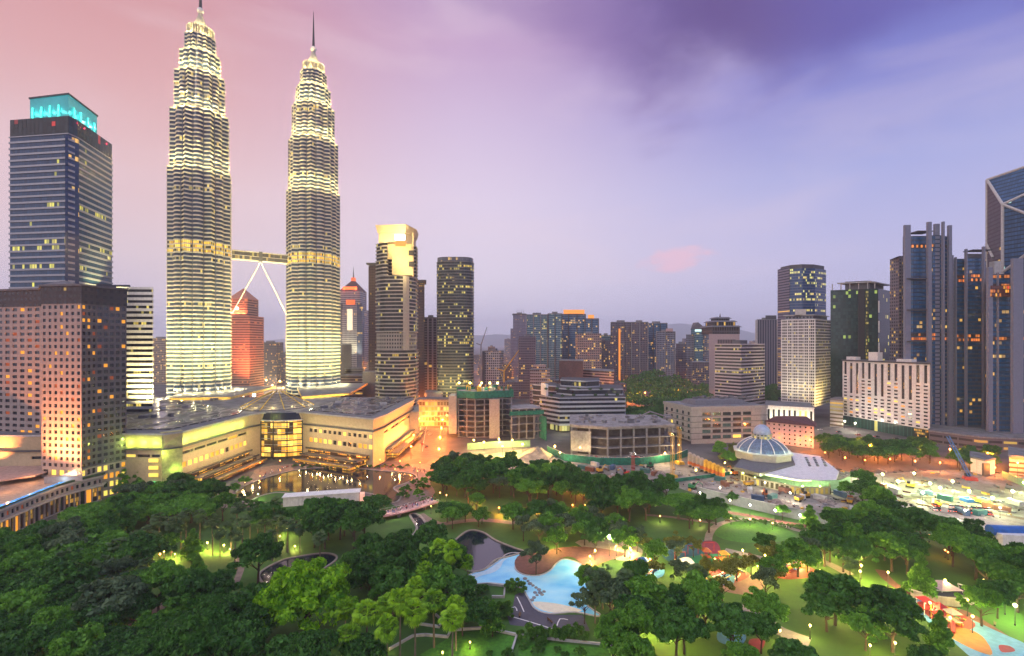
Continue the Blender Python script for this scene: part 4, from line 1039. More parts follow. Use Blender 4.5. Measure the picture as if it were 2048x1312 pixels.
def build_slab():
    L, Rr = P(1685, 480), P(1859, 400); a, b = Vector(L), Vector(Rr); poly = back([L, Rr], 17); th = thing('apartment_slab', 'white apartment slab with rows of small dark windows on a dark green podium', 'apartment block', cen(poly))
    mb = MB(); panes = []; W = (b - a).length; z1 = 64.5
    tall = {0: 4, 1: 10, 2: 10, 3: 5, 4: 5, 5: 10, 6: 10, 7: 5, 8: 5, 9: 10, 10: 10, 11: 5, 12: 5}
    nc = 13; d = (b - a).normalized(); tp = []
    for c in range(nc):
        p, q = a + d * (W * c / nc), a + d * (W * (c + 1) / nc); k = tall[c]; fh = (z1 - 9.5) / 17
        punched(mb, panes, tuple(p), tuple(q), 9.5, z1 - k * fh - fh * .3, 1, 17 - k, .56, .46, .4)
        punched(mb, tp, tuple(p), tuple(q), z1 - k * fh - fh * .3, z1, 1, 1, .44, .90, .6)
    part(th, 'wall', mb, M['white'])
    part(th, 'end_wall', MB().prism([tuple(a + d * .1 + Vector((-d.y, d.x)) * .75), tuple(b - d * .1 + Vector((-d.y, d.x)) * .75), poly[2] if math.dist(poly[2], Rr) < math.dist(poly[3], Rr) else poly[3], poly[3] if math.dist(poly[2], Rr) < math.dist(poly[3], Rr) else poly[2]], 9.5, z1, True), M['white'])
    rnd = random.Random(6); add_panes(th, panes, [M['glassdark'], M['lityel'], M['litwarm']], (.84, .09, .07), rnd, 100)
    add_panes(th, tp, [fc('slab_slot_glass', (.02, .022, .03, 1), cell=.5, fh=.1, wu=.7, wv=.8, p=.05, strength=.8, wall=(.05, .05, .055, 1)), M['glassdark']], (.7, .3), rnd, 20, 'window_slot')
    part(th, 'roof_edge', MB().prism(offset(poly, .7), z1, z1 + 1.3, True, True, mtop=1), [M['dgrey'], M['roofgrey']])
    for u, w, h in ((.17, 10, 3), (.45, 9, 8), (.8, 13, 2.4)): q = a.lerp(b, u); part(th, 'lift_house', MB().box((q.x + 4, q.y + 8, z1 + 1.3 + h / 2), (w, 6, h), math.atan2(d.y, d.x)), M['white'])
    part(th, 'podium', MB().prism(back([tuple(a - d * 1 - Vector((0, .5))), tuple(b + d * 1 - Vector((0, .5)))], 24), 0, 9.5, True, mtop=1), [fc('slab_podium', (.008, .035, .03, 1), cell=3.4, fh=20, wu=.86, wall=(.02, .10, .09, 1), p=.02, strength=.8, cols=YEL), M['roofdark']])
    part(th, 'entrance', MB().box((*P(1843, 405), 5), (10, 3, 9), math.atan2(d.y, d.x)), fc('slab_entrance', (.03, .03, .02, 1), cell=1.3, fh=2.3, wu=.8, wv=.7, p=.6, strength=.9, cols=WARM, wall=(.03, .03, .03, 1)))
build_slab()

# three finned glass towers on the right
def build_finned(label, fr, zs, depth, fins, podz, gname, band=None, extra=None):
    pts = [P(px, Z) for px, Z in fr]; poly = back(pts, depth); th = thing('residential_tower', label, 'skyscraper', cen(poly)); z = zs
    g = bpy.data.materials.get('finned_glass') or fc('finned_glass', (.010, .062, .15, 1), cell=2.6, wu=.9, p=.03, p1=.4, bigfloor=.07, strength=1.0, cols=(S(255, 190, 60), S(255, 215, 120)), coat=.95)
    gl = bpy.data.materials.get('finned_glass_lit') or fc('finned_glass_lit', (.05, .03, .02, 1), cell=2.0, p=.55, strength=1.0, cols=(S(255, 150, 60), S(255, 120, 50)))
    lit = [int((zz) / 3.6) for zz in (band or [])]
    banded(th, poly, 8, z, 3.6, 1.2, .18, g, pbr('finned_spandrel', (.018, .045, .09, 1), .4, var=.15) if 'finned_spandrel' not in bpy.data.materials else bpy.data.materials['finned_spandrel'], parapet=.8, lit=lit, litm=gl)
    fm = bpy.data.materials.get('pale_fin') or pbr('pale_fin', (.17, .185, .25, 1), .6, var=.08, stain=.2)
    for px, Z, w, dp, top in fins:
        x, y = P(px, Z); part(th, 'fin', MB().box((x, y, (top + 6) / 2 + 1), (w * .68, min(dp, 2.2), top - 4), .0), fm)
    return th, poly
zA = 186
t_, p_ = build_finned('tall finned dark glass tower left of its two lower neighbours', [(1806, 430), (1826, 427), (1852, 427), (1866, 424), (1880, 424), (1902, 432)], zA - 8, 26,
    [(1814, 425, 7.4, 3, zA), (1858, 422, 4.6, 6, zA + 2), (1873, 425, 6.0, 3, zA + 1), (1886, 421, 2, 5, zA + 2), (1899, 426, 4.0, 4, zA)], 8, 'a', band=[77, 80, 160])
for z in (58, 84, 112, 140): part(t_, 'sky_ledge', MB().box((*P(1838, 424), z), (22, 4, .9), 0), M['dgrey'])
part(t_, 'roof_wing', MB().box((*P(1840, 432), zA - 3), (14, 12, .8), .0), M['darksteel'])
t_, p_, z_ = simple('residential_tower', 'slim plum coloured tower just left of the tall finned tower', [(1798, 470), (1812, 470)], 512, 20, plum, cat='skyscraper', roof=False)
t_, p_ = build_finned('middle one of the three finned dark glass towers', [(1902, 438), (1910, 430), (1931, 430), (1933, 424), (1972, 424)], 158, 26,
    [(1904, 430, 1.6, 4, 160), (1911, 429, 1.0, 3, 158), (1932, 422, 1.6, 4, 164), (1967, 421, 2.0, 4, 166)], 8, 'b', band=[77, 80, 132, 136])
part(t_, 'penthouse', MB().prism(back([P(1933, 428), P(1968, 428)], 18), 158, 163, True), M['dgrey']); part(t_, 'roof_wing', MB().box((*P(1955, 430), 166), (17, 10, .7), .0), M['darksteel'])
t_, p_ = build_finned('nearest finned dark glass tower with a broad pale pillar at the right edge', [(1974, 392), (1986, 388), (2024, 386), (2075, 388)], 138, 28,
    [(1979, 385, 5.0, 4, 142), (1995, 387, .9, 2, 138), (2034, 379, 12, 5, 148)], 8, 'c', band=[76, 79, 126, 122])
part(t_, 'sky_garden', MB().box((*P(2002, 384.5), 124.5), (18, 2.4, 9), 0), fc('sky_garden_glow', (.1, .03, .02, 1), cell=1.6, fh=3, wu=.8, wv=.8, p=.8, strength=1.2, cols=(S(255, 190, 60), S(255, 80, 40))))
def build_braced():
    th = thing('office_tower', 'faceted blue glass tower with white diagonal braces at the upper right edge', 'skyscraper', (*P(2080, 480), 0))
    def W(px, py, Z): return (*P(px, Z), zt(py, Z))
    tl, n, tr = W(1973, 360, 482), W(2004, 409, 455), W(2230, 272, 395)
    bl, nb, br = (tl[0], tl[1], 60), (n[0], n[1], 60), (tr[0], tr[1], 60); nr = (tr[0] - 6, tr[1] - 22, zt(520, 375))
    g = fc('braced_glass', (.012, .06, .15, 1), cell=2.2, fh=3.9, wu=.92, wv=.72, p=.015, p1=.4, bigfloor=.05, strength=1.0, cols=(S(190, 240, 225), S(220, 245, 235)), wall=(.01, .03, .065, 1), coat=.35, rough=.35, wrough=.5)
    sd = fc('braced_side', (.05, .03, .045, 1), cell=2.2, fh=3.9, wu=.9, wv=.7, p=.0, wall=(.10, .065, .085, 1), coat=.2, rough=.4)
    def tri(mb, *q):
        a = Vector(q[0]); u = Vector((q[1][0] - q[0][0], q[1][1] - q[0][1], 0))
        u = u.normalized() if u.length > 0 else Vector((1, 0, 0)); mb.face(list(q), [((Vector(x) - a).dot(u), x[2]) for x in q])
    m = MB(); tri(m, n, tr, tl); tri(m, nb, br, nr, n); tri(m, n, nr, tr); part(th, 'wall', m, g)
    m = MB(); tri(m, (bl[0], bl[1], 60), nb, n, tl); part(th, 'side_wall', m, sd)
    bk1, bk2 = (tl[0] + 78, tl[1] + 70), (tr[0] + 10, tr[1] + 70)
    part(th, 'rear_wall', MB().face([(*bk1, 60), bl, tl, (*bk1, tl[2])]).face([br, (*bk2, 60), (*bk2, tr[2]), tr]), sd); part(th, 'roof', MB().face([tl, tr, (*bk2, tr[2]), (*bk1, tl[2])]), M['roofdark'])
    for q in ((tl, n), (n, nb), (n, W(2180, 330, 408)), (n, nr), (tl, tr), (W(2004, 545, 455), W(2140, 440, 405)), ((tl[0], tl[1], tl[2]), (bl[0], bl[1], 130)), (W(1972, 488, 482), W(1985, 515, 470))):
        a = Vector(q[0]); b = Vector(q[1]); part(th, 'brace', MB().tube([(a.x, a.y - .5, a.z), (b.x, b.y - .5, b.z)], 1.25, 6), M['offwhite'])
    part(th, 'plinth', MB().prism([(bl[0] - 2, bl[1] - 30), (br[0], br[1] - 15), (br[0], br[1] + 60), (bl[0] - 2, bl[1] + 60)], 0, 60.5, True), M['dgrey'])
    part(th, 'lower_column', MB().box((*P(1990, 440), 78), (6, 5, 160), 0), M['offwhite'])
build_braced()

# ------------------------------------------------------------------ middle ground blocks
def frame_building(label, front, depth, z1, nf, cs, mats, net=None, slab_out=.3, name='unfinished_block'):
    poly = back(front, depth); th = thing(name, label, 'construction', cen(poly)); fh = z1 / nf
    for k in range(nf + 1): part(th, 'slab', MB().prism(offset(poly, slab_out), max(.05, k * fh - .35), k * fh + .35, True, True), mats)
    n = len(poly)
    for i in range(n):
        a, b = Vector(poly[i]), Vector(poly[(i + 1) % n]); L = (b - a).length; c = max(1, int(L / cs)); inn = cen(poly)
        for k in range(c):
            q = a.lerp(b, k / c); q = q + (Vector(inn[:2]) - q).normalized() * .5; part(th, 'column', MB().box((q.x, q.y, z1 / 2), (1.1, 1.1, z1 - .1), 0), mats)
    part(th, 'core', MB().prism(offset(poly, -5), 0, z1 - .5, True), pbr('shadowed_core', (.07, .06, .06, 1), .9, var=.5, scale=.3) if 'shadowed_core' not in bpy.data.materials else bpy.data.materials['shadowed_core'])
    if net:
        for a, b in net: part(th, 'safety_net', MB().prism(offset(poly, 1.3), a, b, False).prism(offset(poly, 1.1), a, b, False), M['greennet'])
    return th, poly
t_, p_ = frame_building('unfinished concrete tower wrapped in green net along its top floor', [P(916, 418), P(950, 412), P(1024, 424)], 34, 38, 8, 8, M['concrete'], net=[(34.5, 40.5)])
part(t_, 'lift_shaft', MB().box((*P(989, 413), 17), (9, 4, 34), 0), M['sand']); part(t_, 'side_wall', MB().box((*P(908, 424), 20), (7, 20, 33), 0), M['sand'])
rnd = random.Random(12)
for k in range(26):
    x, y = P(rnd.uniform(922, 1018), rnd.uniform(424, 446)); part(t_, 'formwork', MB().box((x, y, 40.5 + rnd.uniform(0, 1.5)), (rnd.uniform(1, 5), rnd.uniform(1, 4), rnd.uniform(1.5, 5)), rnd.uniform(0, 3)), [M['wood'], M['greennet'], M['yellow_m'], M['concrete']][k % 4])
for x in (918, 940, 963, 980, 995): p = P(x, 428); part(t_, 'floodlight', MB().box((p[0], p[1], 46.5), (1.6, .6, 1.6), 0), M['lampyel']); part(t_, 'lamp_pole', MB().tube([(p[0], p[1], 38.5), (p[0], p[1], 46)], .15, 5), M['darksteel']); light('POINT', (p[0], p[1] - 2.5, 47), 6000, (1, .90, .45), .5, parent=t_)
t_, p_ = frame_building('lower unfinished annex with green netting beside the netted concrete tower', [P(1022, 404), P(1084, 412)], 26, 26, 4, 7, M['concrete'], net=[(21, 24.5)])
part(t_, 'side_net', MB().box((*P(1086, 408), 10), (.6, 16, 20), .3), M['greennet'])
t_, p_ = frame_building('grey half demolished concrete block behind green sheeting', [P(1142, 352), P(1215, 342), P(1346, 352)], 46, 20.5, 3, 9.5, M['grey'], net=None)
part(t_, 'roof_slab', MB().prism(offset(p_, 1), 20.9, 22.4, True, True), M['concrete'])
part(t_, 'parapet_wall', MB().prism([P(1142, 351), P(1182, 345), P(1182, 346), P(1142, 352)], 3, 18, True), M['grey'])
rnd = random.Random(21)
for k in range(30): x, y = P(rnd.uniform(1150, 1340), rnd.uniform(356, 392)); part(t_, 'roof_rubble', MB().box((x, y, 22.4 + .7), (rnd.uniform(1, 6), rnd.uniform(1, 4), rnd.uniform(.8, 3)), rnd.uniform(0, 3)), [M['concrete'], M['grey'], M['roofgrey']][k % 3])
part(t_, 'roof_truss', MB().tube([(*P(1262, 372), 22), (*P(1300, 372), 29), (*P(1345, 380), 22)], .6, 5), M['concrete'])
def build_terraced():
    th = thing('office_block', 'terraced white banded office block with dark glass and roof gardens', 'building', (*P(1150, 470), 0))
    g = fc('terrace_glass', (.012, .016, .03, 1), cell=2.5, wu=.9, p=.03, p1=.2, strength=.8, cols=YEL, coat=.9); wm = pbr('terrace_band', (.40, .42, .47, 1), .6, var=.1)
    p1 = back([P(1080, 462), P(1120, 440), P(1250, 446)], 60); banded(th, p1, 6, 31, 4.2, 1.8, .6, g, wm, parapet=.8)
    p2 = back([P(1108, 474), P(1150, 456), P(1245, 462)], 46); banded(th, p2, 32, 37, 4.5, 1.2, .6, g, wm, wname='upper_window_band')
    p3 = back([P(1122, 486), P(1172, 470), P(1198, 480)], 30); banded(th, p3, 38.3, 44, 5, 1.2, .8, g, wm, wname='top_window_band'); p4 = back([P(1066, 490), P(1112, 470)], 30); banded(th, p4, 18, 39, 5.2, 1.0, .4, g, wm, wname='side_window_band')
    part(th, 'white_fin_wall', MB().box((*P(1089, 462), 36), (2.2, 14, 14), .3), M['white'])
    part(th, 'lit_base', MB().prism(offset(p1, .3), 1, 6, False), fc('terrace_base', (.05, .05, .03, 1), cell=2.5, fh=6, wu=.95, p=.8, strength=.8, cols=(S(240, 240, 150), S(255, 225, 120))))
    for k in range(14):
        x, y = P(1092 + 11 * k, 446 + rnd.uniform(4, 14)); part(th, 'roof_shrub', MB().lathe((x, y, 31.8 if k % 2 else 37.8), [(0, 2.2), (1.5, 1.6), (2.0, .6), (1.2, 0)], 7), M['planter'] if 'planter' in M else bpy.data.materials['planter_green'])
    light('POINT', (*P(1180, 436), 9), 2600, (1, .95, .5), .5, parent=th); light('POINT', (*P(1120, 430), 8), 2600, (1, .95, .5), .5, parent=th)
build_terraced()
def build_car_park():
    L, C, Rr = P(1328, 425), P(1383, 388), P(1534, 398); poly = corner(L, C, Rr); th = thing('office_block', 'beige boxy block with recessed dark windows and grooved walls', 'building', cen(poly))
    mb = MB(); pn = []; st = pbr('beige_grooved', (.36, .34, .31, 1), .7, var=.12, stain=.3)
    a, b = Vector(C), Vector(Rr); d = (b - a).normalized(); W = (b - a).length
    mb.prism([C, tuple(a + d * (W * .13)), tuple(a + d * (W * .13) + Vector((0, 1))), (C[0], C[1] + 1)], 0, 28, True)
    punched(mb, pn, tuple(a + d * (W * .13)), tuple(a + d * (W * .80)), 3, 26.5, 5, 5, .84, .58, .7)
    q0, q1 = tuple(a + d * (W * .13)), tuple(a + d * (W * .80)); mb.face([(*q0, 0), (*q1, 0), (*q1, 3), (*q0, 3)]); mb.face([(*q0, 26.5), (*q1, 26.5), (*q1, 28), (*q0, 28)]); mb.face([(*q1, 0), (*Rr, 0), (*Rr, 28), (*q1, 28)])
    punched(mb, pn, L, C, 2, 27, 5, 5, .4, .55, .5); mb.face([(*L, 27), (*C, 27), (*C, 28), (*L, 28)])
    part(th, 'wall', mb, st); add_panes(th, pn, [M['glassdark'], fc('office_pane', (.04, .10, .10, 1), cell=.34, fh=.5, p=.0), M['lityel']], (.6, .3, .1), random.Random(9))
    for z in (4, 8.6, 13.2, 17.8, 22.4): part(th, 'groove_band', MB().prism(offset(poly, .18), z - .2, z + .2, False), M['dgrey'])
    part(th, 'parapet', MB().prism(offset(poly, .5), 28, 30.5, True, True, mtop=1), [st, M['roofgrey']]); part(th, 'roof_shed', MB().prism(offset(poly, -9), 30.5, 34, True, top=offset(poly, -12)), M['slate'])
    for k in range(14): x, y = P(1390 + 9 * k, 415 + (k % 3) * 5); part(th, 'roof_unit', MB().box((x, y, 34.6), (4, 2.4, 1.6), .3 * k), M['roofgrey'])
build_car_park()
def build_pink():
    L, C, Rr = P(1530, 398), P(1533, 394), P(1628, 372); a, b = Vector(C), Vector(Rr); poly = back([C, Rr], 16); th = thing('apartment_house', 'pink walled house with a maroon hipped roof lit by an orange lamp', 'house', cen(poly)); z = 17.5
    mb = MB(); pn = []; punched(mb, pn, C, Rr, 0, z, 9, 5, .30, .34, .3); part(th, 'wall', mb, M['pinkwall']); bk = sorted([q for q in poly if q not in (C, Rr)], key=lambda q: q[0])
    part(th, 'rear_wall', MB().prism([(a.x, a.y + .6), (b.x - .01, b.y + .6), bk[1], bk[0]], 0, z - .01, True), M['pinkwall']); add_panes(th, pn, [M['glassdark'], M['litwarm']], (.9, .1), random.Random(4))
    o = offset(poly, 1.6); c = cen(poly); t_ = [((p[0] - c[0]) * .62 + c[0], (p[1] - c[1]) * .12 + c[1]) for p in o]; part(th, 'roof', MB().prism(o, z, z + 5.0, True, True, top=t_), M['redroof'])
    for u in (.2, .6, .85): q = a.lerp(b, u); light('POINT', (q.x - 1, q.y - 6, 4.5), 2300, (1, .42, .16), .4, parent=th)
build_pink()
# low blocks between
def low(label, pts, z, depth, mat, roofm=None, name='low_block', group=None):
    front = [P(*q) for q in pts]; poly = back(front, depth); th = thing(name, label, 'building', cen(poly), group); part(th, 'wall', MB().prism(poly, 0, z, True, mtop=1), [mat, roofm or M['roofgrey']])
    part(th, 'parapet', MB().prism(offset(poly, .4), z, z + 1.1, True, True, mtop=1), [M['grey'], roofm or M['roofgrey']]); return th, poly
bs = fc('low_strip', (.03, .03, .035, 1), cell=2.5, fh=3.8, wu=.9, wv=.42, wall=(.28, .26, .25, 1), p=.08, strength=.9)
th, p = low('dark red brown windowless box tower among low blocks', [(1118, 620), (1166, 612)], zt(722, 615), 26, M['brown'])
th, p = low('white stepped block with bright orange lit windows', [(1060, 600), (1100, 596)], zt(740, 600), 24, fc('stepped_white', (.08, .04, .03, 1), cell=2.4, fh=3.8, wu=.75, wv=.5, wall=(.48, .38, .36, 1), p=.35, strength=.9))
part(th, 'upper_step', MB().prism(back([P(1066, 604), P(1092, 602)], 18), zt(740, 600) + 1.1, zt(730, 600), True), bpy.data.materials['stepped_white'])
th, p = low('long pink striped block lit orange at its right end', [(1165, 640), (1228, 600)], zt(742, 620), 30, pinkstripe)
for k in range(3): q = P(1200 + 12 * k, 592); light('POINT', (q[0], q[1], 20), 9000, (1, .36, .12), .6, parent=th)
low('dark box standing at the right foot of the right twin tower', [(683, 640), (703, 640)], zt(690, 640), 20, M['slate'])
low('striped low block behind the right wing of the mall', [(682, 600), (728, 600)], zt(752, 600), 22, fc('striped_low', (.03, .02, .025, 1), cell=3, fh=3.4, wu=1, wv=.5, wall=(.30, .22, .22, 1), p=.05))
low('grey rooftop block beside the striped low block', [(690, 640), (726, 640)], zt(738, 640), 18, bs)
low('dark low block left of the gold topped tower', [(725, 560), (752, 560)], zt(745, 560), 20, M['slate'])
low('white lit parking block with horizontal openings right of the apartments', [(1660, 470), (1686, 462)], zt(800, 466), 20, fc('parking_block', (.10, .08, .04, 1), cell=40, fh=3.6, wu=1, wv=.45, wall=(.50, .47, .42, 1), p=.6, strength=.7, cols=YEL))
low('long dark podium below the three finned towers', [(1858, 392), (1960, 366), (2080, 356)], 9.5, 30, fc('finned_podium', (.03, .03, .035, 1), cell=9, fh=4.5, wu=.9, wv=.4, wall=(.13, .12, .14, 1), p=.35, strength=.9))
low('low pale sheds beside the palm lined street right of the mall', [(850, 560), (905, 560)], zt(785, 560), 20, M['sand'])
th, p = low('bright white shop row beside the orange street', [(832, 470), (898, 470)], zt(800, 470), 14, fc('shop_row', (.12, .09, .04, 1), cell=3, fh=5, wu=.8, wv=.7, wall=(.55, .48, .34, 1), p=.8, strength=1.0, cols=YEL))
for k in range(5): q = P(838 + 13 * k, 460); light('POINT', (q[0], q[1], 9), 3000, (1, .5, .14), .5, parent=th)
th, p = low('white walled site office with a dark doorway', [(1941, 305), (1970, 296), (1990, 300)], 9, 14, M['white'])
part(th, 'doorway', MB().box((*P(1972, 295), 4.2), (4, 1.0, 7.6), 0), M['dgrey'])
low('cream parking deck at the right edge', [(2018, 300), (2120, 290)], 11, 24, fc('edge_parking', (.09, .08, .05, 1), cell=40, fh=2.9, wu=1, wv=.42, wall=(.48, .45, .40, 1), p=.3, strength=.7, cols=YEL))
def build_mosque():
    X, Y = P(1524, 318); th = thing('mosque', 'mosque with a pale blue dome and wide white fan shaped roof', 'mosque', (X, Y, 0))
    tile = pbr('blue_dome_tile', (.10, .15, .24, 1), .4, var=.4, scale=.8); wl = pbr('mosque_wall', (.52, .50, .40, 1), .6, var=.1)
    hall = [G(1470, 938, 7), G(1500, 948, 7), G(1600, 975, 5), G(1676, 975, 5), G(1664, 945, 5), G(1590, 900, 8), G(1500, 890, 8)]
    part(th, 'prayer_hall', MB().prism(offset(hall, -3), 0, 4.6, False), fc('mosque_hall', (.08, .07, .03, 1), cell=2.6, fh=4.4, wu=.6, wv=.7, wall=(.42, .40, .26, 1), p=.5, strength=.9, cols=YEL))
    c = cen(hall); part(th, 'fan_roof', MB().prism([G(1530, 946, 6), G(1600, 962, 5), G(1672, 962, 5), G(1678, 945, 5), G(1640, 905, 8), G(1584, 895, 9)], 4.6, 5.6, True, True), M['white'])
    for k in range(3):
        for j in range(6): x, y = G(1612 + 16 * k + 1.5 * j, 915 + 3.2 * j, 6); part(th, 'roof_vent', MB().box((x, y, 5.9), (1.4, 1.0, .6), .3), M['dgrey'])
    part(th, 'lower_roof', MB().prism([G(1468, 932, 7), G(1520, 945, 7), G(1590, 920, 9), G(1580, 895, 9), G(1500, 890, 9)], 4.7, 6.6, True, True), M['slate'])
    part(th, 'octagon_base', MB().lathe((X, Y, 0), [(17.5, 6), (17.5, 10.2), (18.6, 10.4), (18.6, 11.2), (15.5, 11.6)], 8), wl)
    part(th, 'dome', MB().lathe((X, Y, 0), [(15.4, 11.4), (14.4, 13.6), (12.2, 16.0), (9.4, 18.0), (6.2, 19.3)], 24), tile, smooth=True)
    for k in range(12): a = 2 * math.pi * k / 12; part(th, 'dome_rib', MB().tube([(X + r * math.cos(a), Y + r * math.sin(a), z) for r, z in ((15.6, 11.4), (14.6, 13.7), (12.4, 16.1), (9.5, 18.1), (6.2, 19.4))], .28, 5), M['white'])
    part(th, 'lantern', MB().lathe((X, Y, 0), [(6.0, 19.0), (6.0, 22), (6.4, 22.2)], 16), fc('lantern_glass', (.05, .06, .06, 1), cell=2.2, fh=3, wu=.6, wv=.8, wall=(.4, .4, .38, 1), p=.3, cols=YEL))
    part(th, 'top_dome', MB().lathe((X, Y, 22), [(5.4 * math.cos(a) + .001, 6.2 * math.sin(a)) for a in [math.pi / 2 * i / 8 for i in range(9)]], 20), pbr('pale_blue_dome', (.30, .36, .50, 1), .35, var=.15), smooth=True)
    part(th, 'finial', MB().tube([(X, Y, 28), (X, Y, 31)], [.3, .05], 5), M['yellow_m'])
    for k in range(8):
        a = R(-170 + 22 * k); light('POINT', (X + 16.6 * math.cos(a), Y + 16.6 * math.sin(a), 12.6), 150, (.75, 1, .85), .3, parent=th)
    for px, py in ((1490, 944), (1520, 953), (1552, 960), (1590, 967), (1620, 970), (1655, 970)): x, y = G(px, py, 4); light('POINT', (x, y - 3, 5), 1500, (.95, 1, .45), .4, parent=th)
build_mosque()
# ------------------------------------------------------------------ far city: many small blocks
def build_far_city():
    rnd = random.Random(77)
    mats = [fc('far_a', (.04, .04, .06, 1), cell=3, fh=3.6, wu=.6, wv=.55, wall=(.20, .19, .23, 1), p=.10, strength=1.2), fc('far_b', (.04, .04, .05, 1), cell=3.5, fh=3.6, wu=.9, wv=.45, wall=(.30, .27, .28, 1), p=.08, strength=1.2),
            fc('far_c', (.03, .04, .06, 1), cell=2.6, fh=3.5, wu=.6, wv=.6, wall=(.12, .11, .14, 1), p=.12, strength=1.2), fc('far_d', (.05, .04, .04, 1), cell=3, fh=3.6, wu=.7, wv=.5, wall=(.34, .26, .24, 1), p=.15, strength=1.3)]
    word = ['lilac grey', 'pale banded', 'dark', 'pinkish']
    spans = [((306, 332), (900, 2400), 7, 'left of the twin towers'), ((528, 574), (900, 2600), 12, 'between the twin towers'), ((684, 750), (1000, 2200), 6, 'behind the red roofed white tower'),
             ((832, 876), (760, 1500), 5, 'left of the round cornered tower'), ((948, 1056), (800, 2400), 26, 'right of the round cornered tower'), ((1000, 1240), (620, 780), 9, 'below the blue condominium cluster'),
             ((1196, 1430), (1000, 2600), 14, 'behind the plum grey condominiums'), ((1478, 1560), (900, 2000), 7, 'between pagoda crowned and blue towers'), ((1655, 1664), (900, 1300), 2, 'beside the dark green glass tower'), ((1788, 1812), (800, 1300), 4, 'behind the slim plum coloured tower')]
    for (a, b), (z0, z1), n, where in spans:
        xs = sorted(rnd.uniform(a, b) for _ in range(n))
        for i, px in enumerate(xs):
            Z = rnd.uniform(z0, z1); w = rnd.uniform(16, 38); tall = rnd.random() < .3
            z = rnd.uniform(18, 45) if not tall else rnd.uniform(55, 100)
            x, y = P(px, Z); k = rnd.randrange(4); q = [(x - w / 2, y), (x + w / 2, y), (x + w / 2, y + w * .7), (x - w / 2, y + w * .7)]
            th = thing('city_block', '%s %s block %s, %s' % (word[k], 'tall' if tall else 'low', where, nth(i)), 'building', (x, y + w * .35, 0), 'hazy blocks of the far city')
            part(th, 'wall', MB().prism(q, 0, z, True, mtop=1), [mats[k], M['roofgrey']]); plant_box(th, q, z, 3, M['grey'], f=.35)
build_far_city()
# wooded hill among the far condominiums: reads as one mass
def leaf_cloud(rng, centers, radii, per, size, flat=.8):
    V = []
    for c, r in zip(centers, radii):
        d = rng.normal(size=(per, 3)); d /= np.linalg.norm(d, axis=1)[:, None]; d[:, 2] = np.abs(d[:, 2]) * 1.1 - .25
        p = c + d * (np.array(r) * (rng.uniform(.55, 1.0, (per, 1)) ** .6))
        n = d + rng.normal(scale=.55, size=(per, 3)); n /= np.linalg.norm(n, axis=1)[:, None]
        a = np.cross(n, rng.normal(size=(per, 3))); a /= np.linalg.norm(a, axis=1)[:, None]; b = np.cross(n, a)
        s = size * rng.uniform(.6, 1.3, (per, 1)); k = rng.uniform(.45, .8, (per, 1))
        V.append(np.stack([p - a * s, p + b * s * k - n * s * .2, p + a * s, p - b * s * k - n * s * .2], 1))
    return np.concatenate(V)
def quads_mesh(name, q, mats, extra=None):
    me = bpy.data.meshes.new(name); n = len(q)
    me.vertices.add(n * 4); me.vertices.foreach_set('co', q.reshape(-1).astype(np.float32))
    me.loops.add(n * 4); me.loops.foreach_set('vertex_index', np.arange(n * 4, dtype=np.int32))
    me.polygons.add(n); me.polygons.foreach_set('loop_start', np.arange(0, n * 4, 4, dtype=np.int32))
    me.update(calc_edges=True)
    for m in mats: me.materials.append(m)
    return me
def leafmat(name, c1, c2, trans=.25, hue=.5):
    m = bpy.data.materials.new(name); m.use_nodes = True; t = NT(m.node_tree); t.n.clear()
    oi = t.node('ShaderNodeObjectInfo').outputs['Random']; geo = t.node('ShaderNodeNewGeometry')
    rp = geo.outputs['Random Per Island']; n = t.noise(t.node('ShaderNodeTexCoord').outputs['Object'], .35, 2, .5)
    f = t.math('ADD', t.math('MULTIPLY', rp, .75), t.math('ADD', t.math('MULTIPLY', t.math('ADD', n, -.5), 1.3), t.math('MULTIPLY', oi, hue)), clamp=True)
    col = t.mix(f, c1, c2)
    d = t.node('ShaderNodeBsdfPrincipled'); t.put(d.inputs['Base Color'], col); d.inputs['Roughness'].default_value = .55; d.inputs['Specular IOR Level'].default_value = .25
    tr = t.node('ShaderNodeBsdfTranslucent'); t.put(tr.inputs[0], t.mix(.5, col, (c2[0] * 1.3, c2[1] * 1.4, c2[2], 1)))
    mx = t.node('ShaderNodeMixShader'); mx.inputs[0].default_value = trans; t.l.new(d.outputs[0], mx.inputs[1]); t.l.new(tr.outputs[0], mx.inputs[2])
    o = t.node('ShaderNodeOutputMaterial'); t.l.new(mx.outputs[0], o.inputs[0]); return m
M['bark'] = pbr('bark', (.07, .05, .035, 1), .9, var=.3)
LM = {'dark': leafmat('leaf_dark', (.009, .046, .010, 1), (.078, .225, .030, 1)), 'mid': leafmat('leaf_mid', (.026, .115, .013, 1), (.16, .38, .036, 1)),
      'bright': leafmat('leaf_painted_lamplight', (.05, .19, .006, 1), (.34, .66, .012, 1)), 'yellow': leafmat('leaf_yellow_painted_glow', (.08, .11, .02, 1), (.22, .24, .04, 1)),  # bright and yellow tones put lamplight into the leaf colour
      'grey': leafmat('leaf_greyish', (.04, .085, .032, 1), (.13, .20, .09, 1)), 'palm': leafmat('palm_leaf', (.03, .08, .025, 1), (.12, .20, .07, 1)), 'palmy': leafmat('palm_painted_lamplight', (.04, .15, .008, 1), (.30, .56, .018, 1)),  # the brighter palm tone also has lamplight worked into its colour
      'bush': leafmat('bush_leaf', (.03, .10, .012, 1), (.10, .24, .03, 1))}
M['bark'] = pbr('bark', (.07, .05, .035, 1), .9, var=.3)
M['palebark'] = pbr('palm_bark', (.16, .13, .09, 1), .9, var=.3)
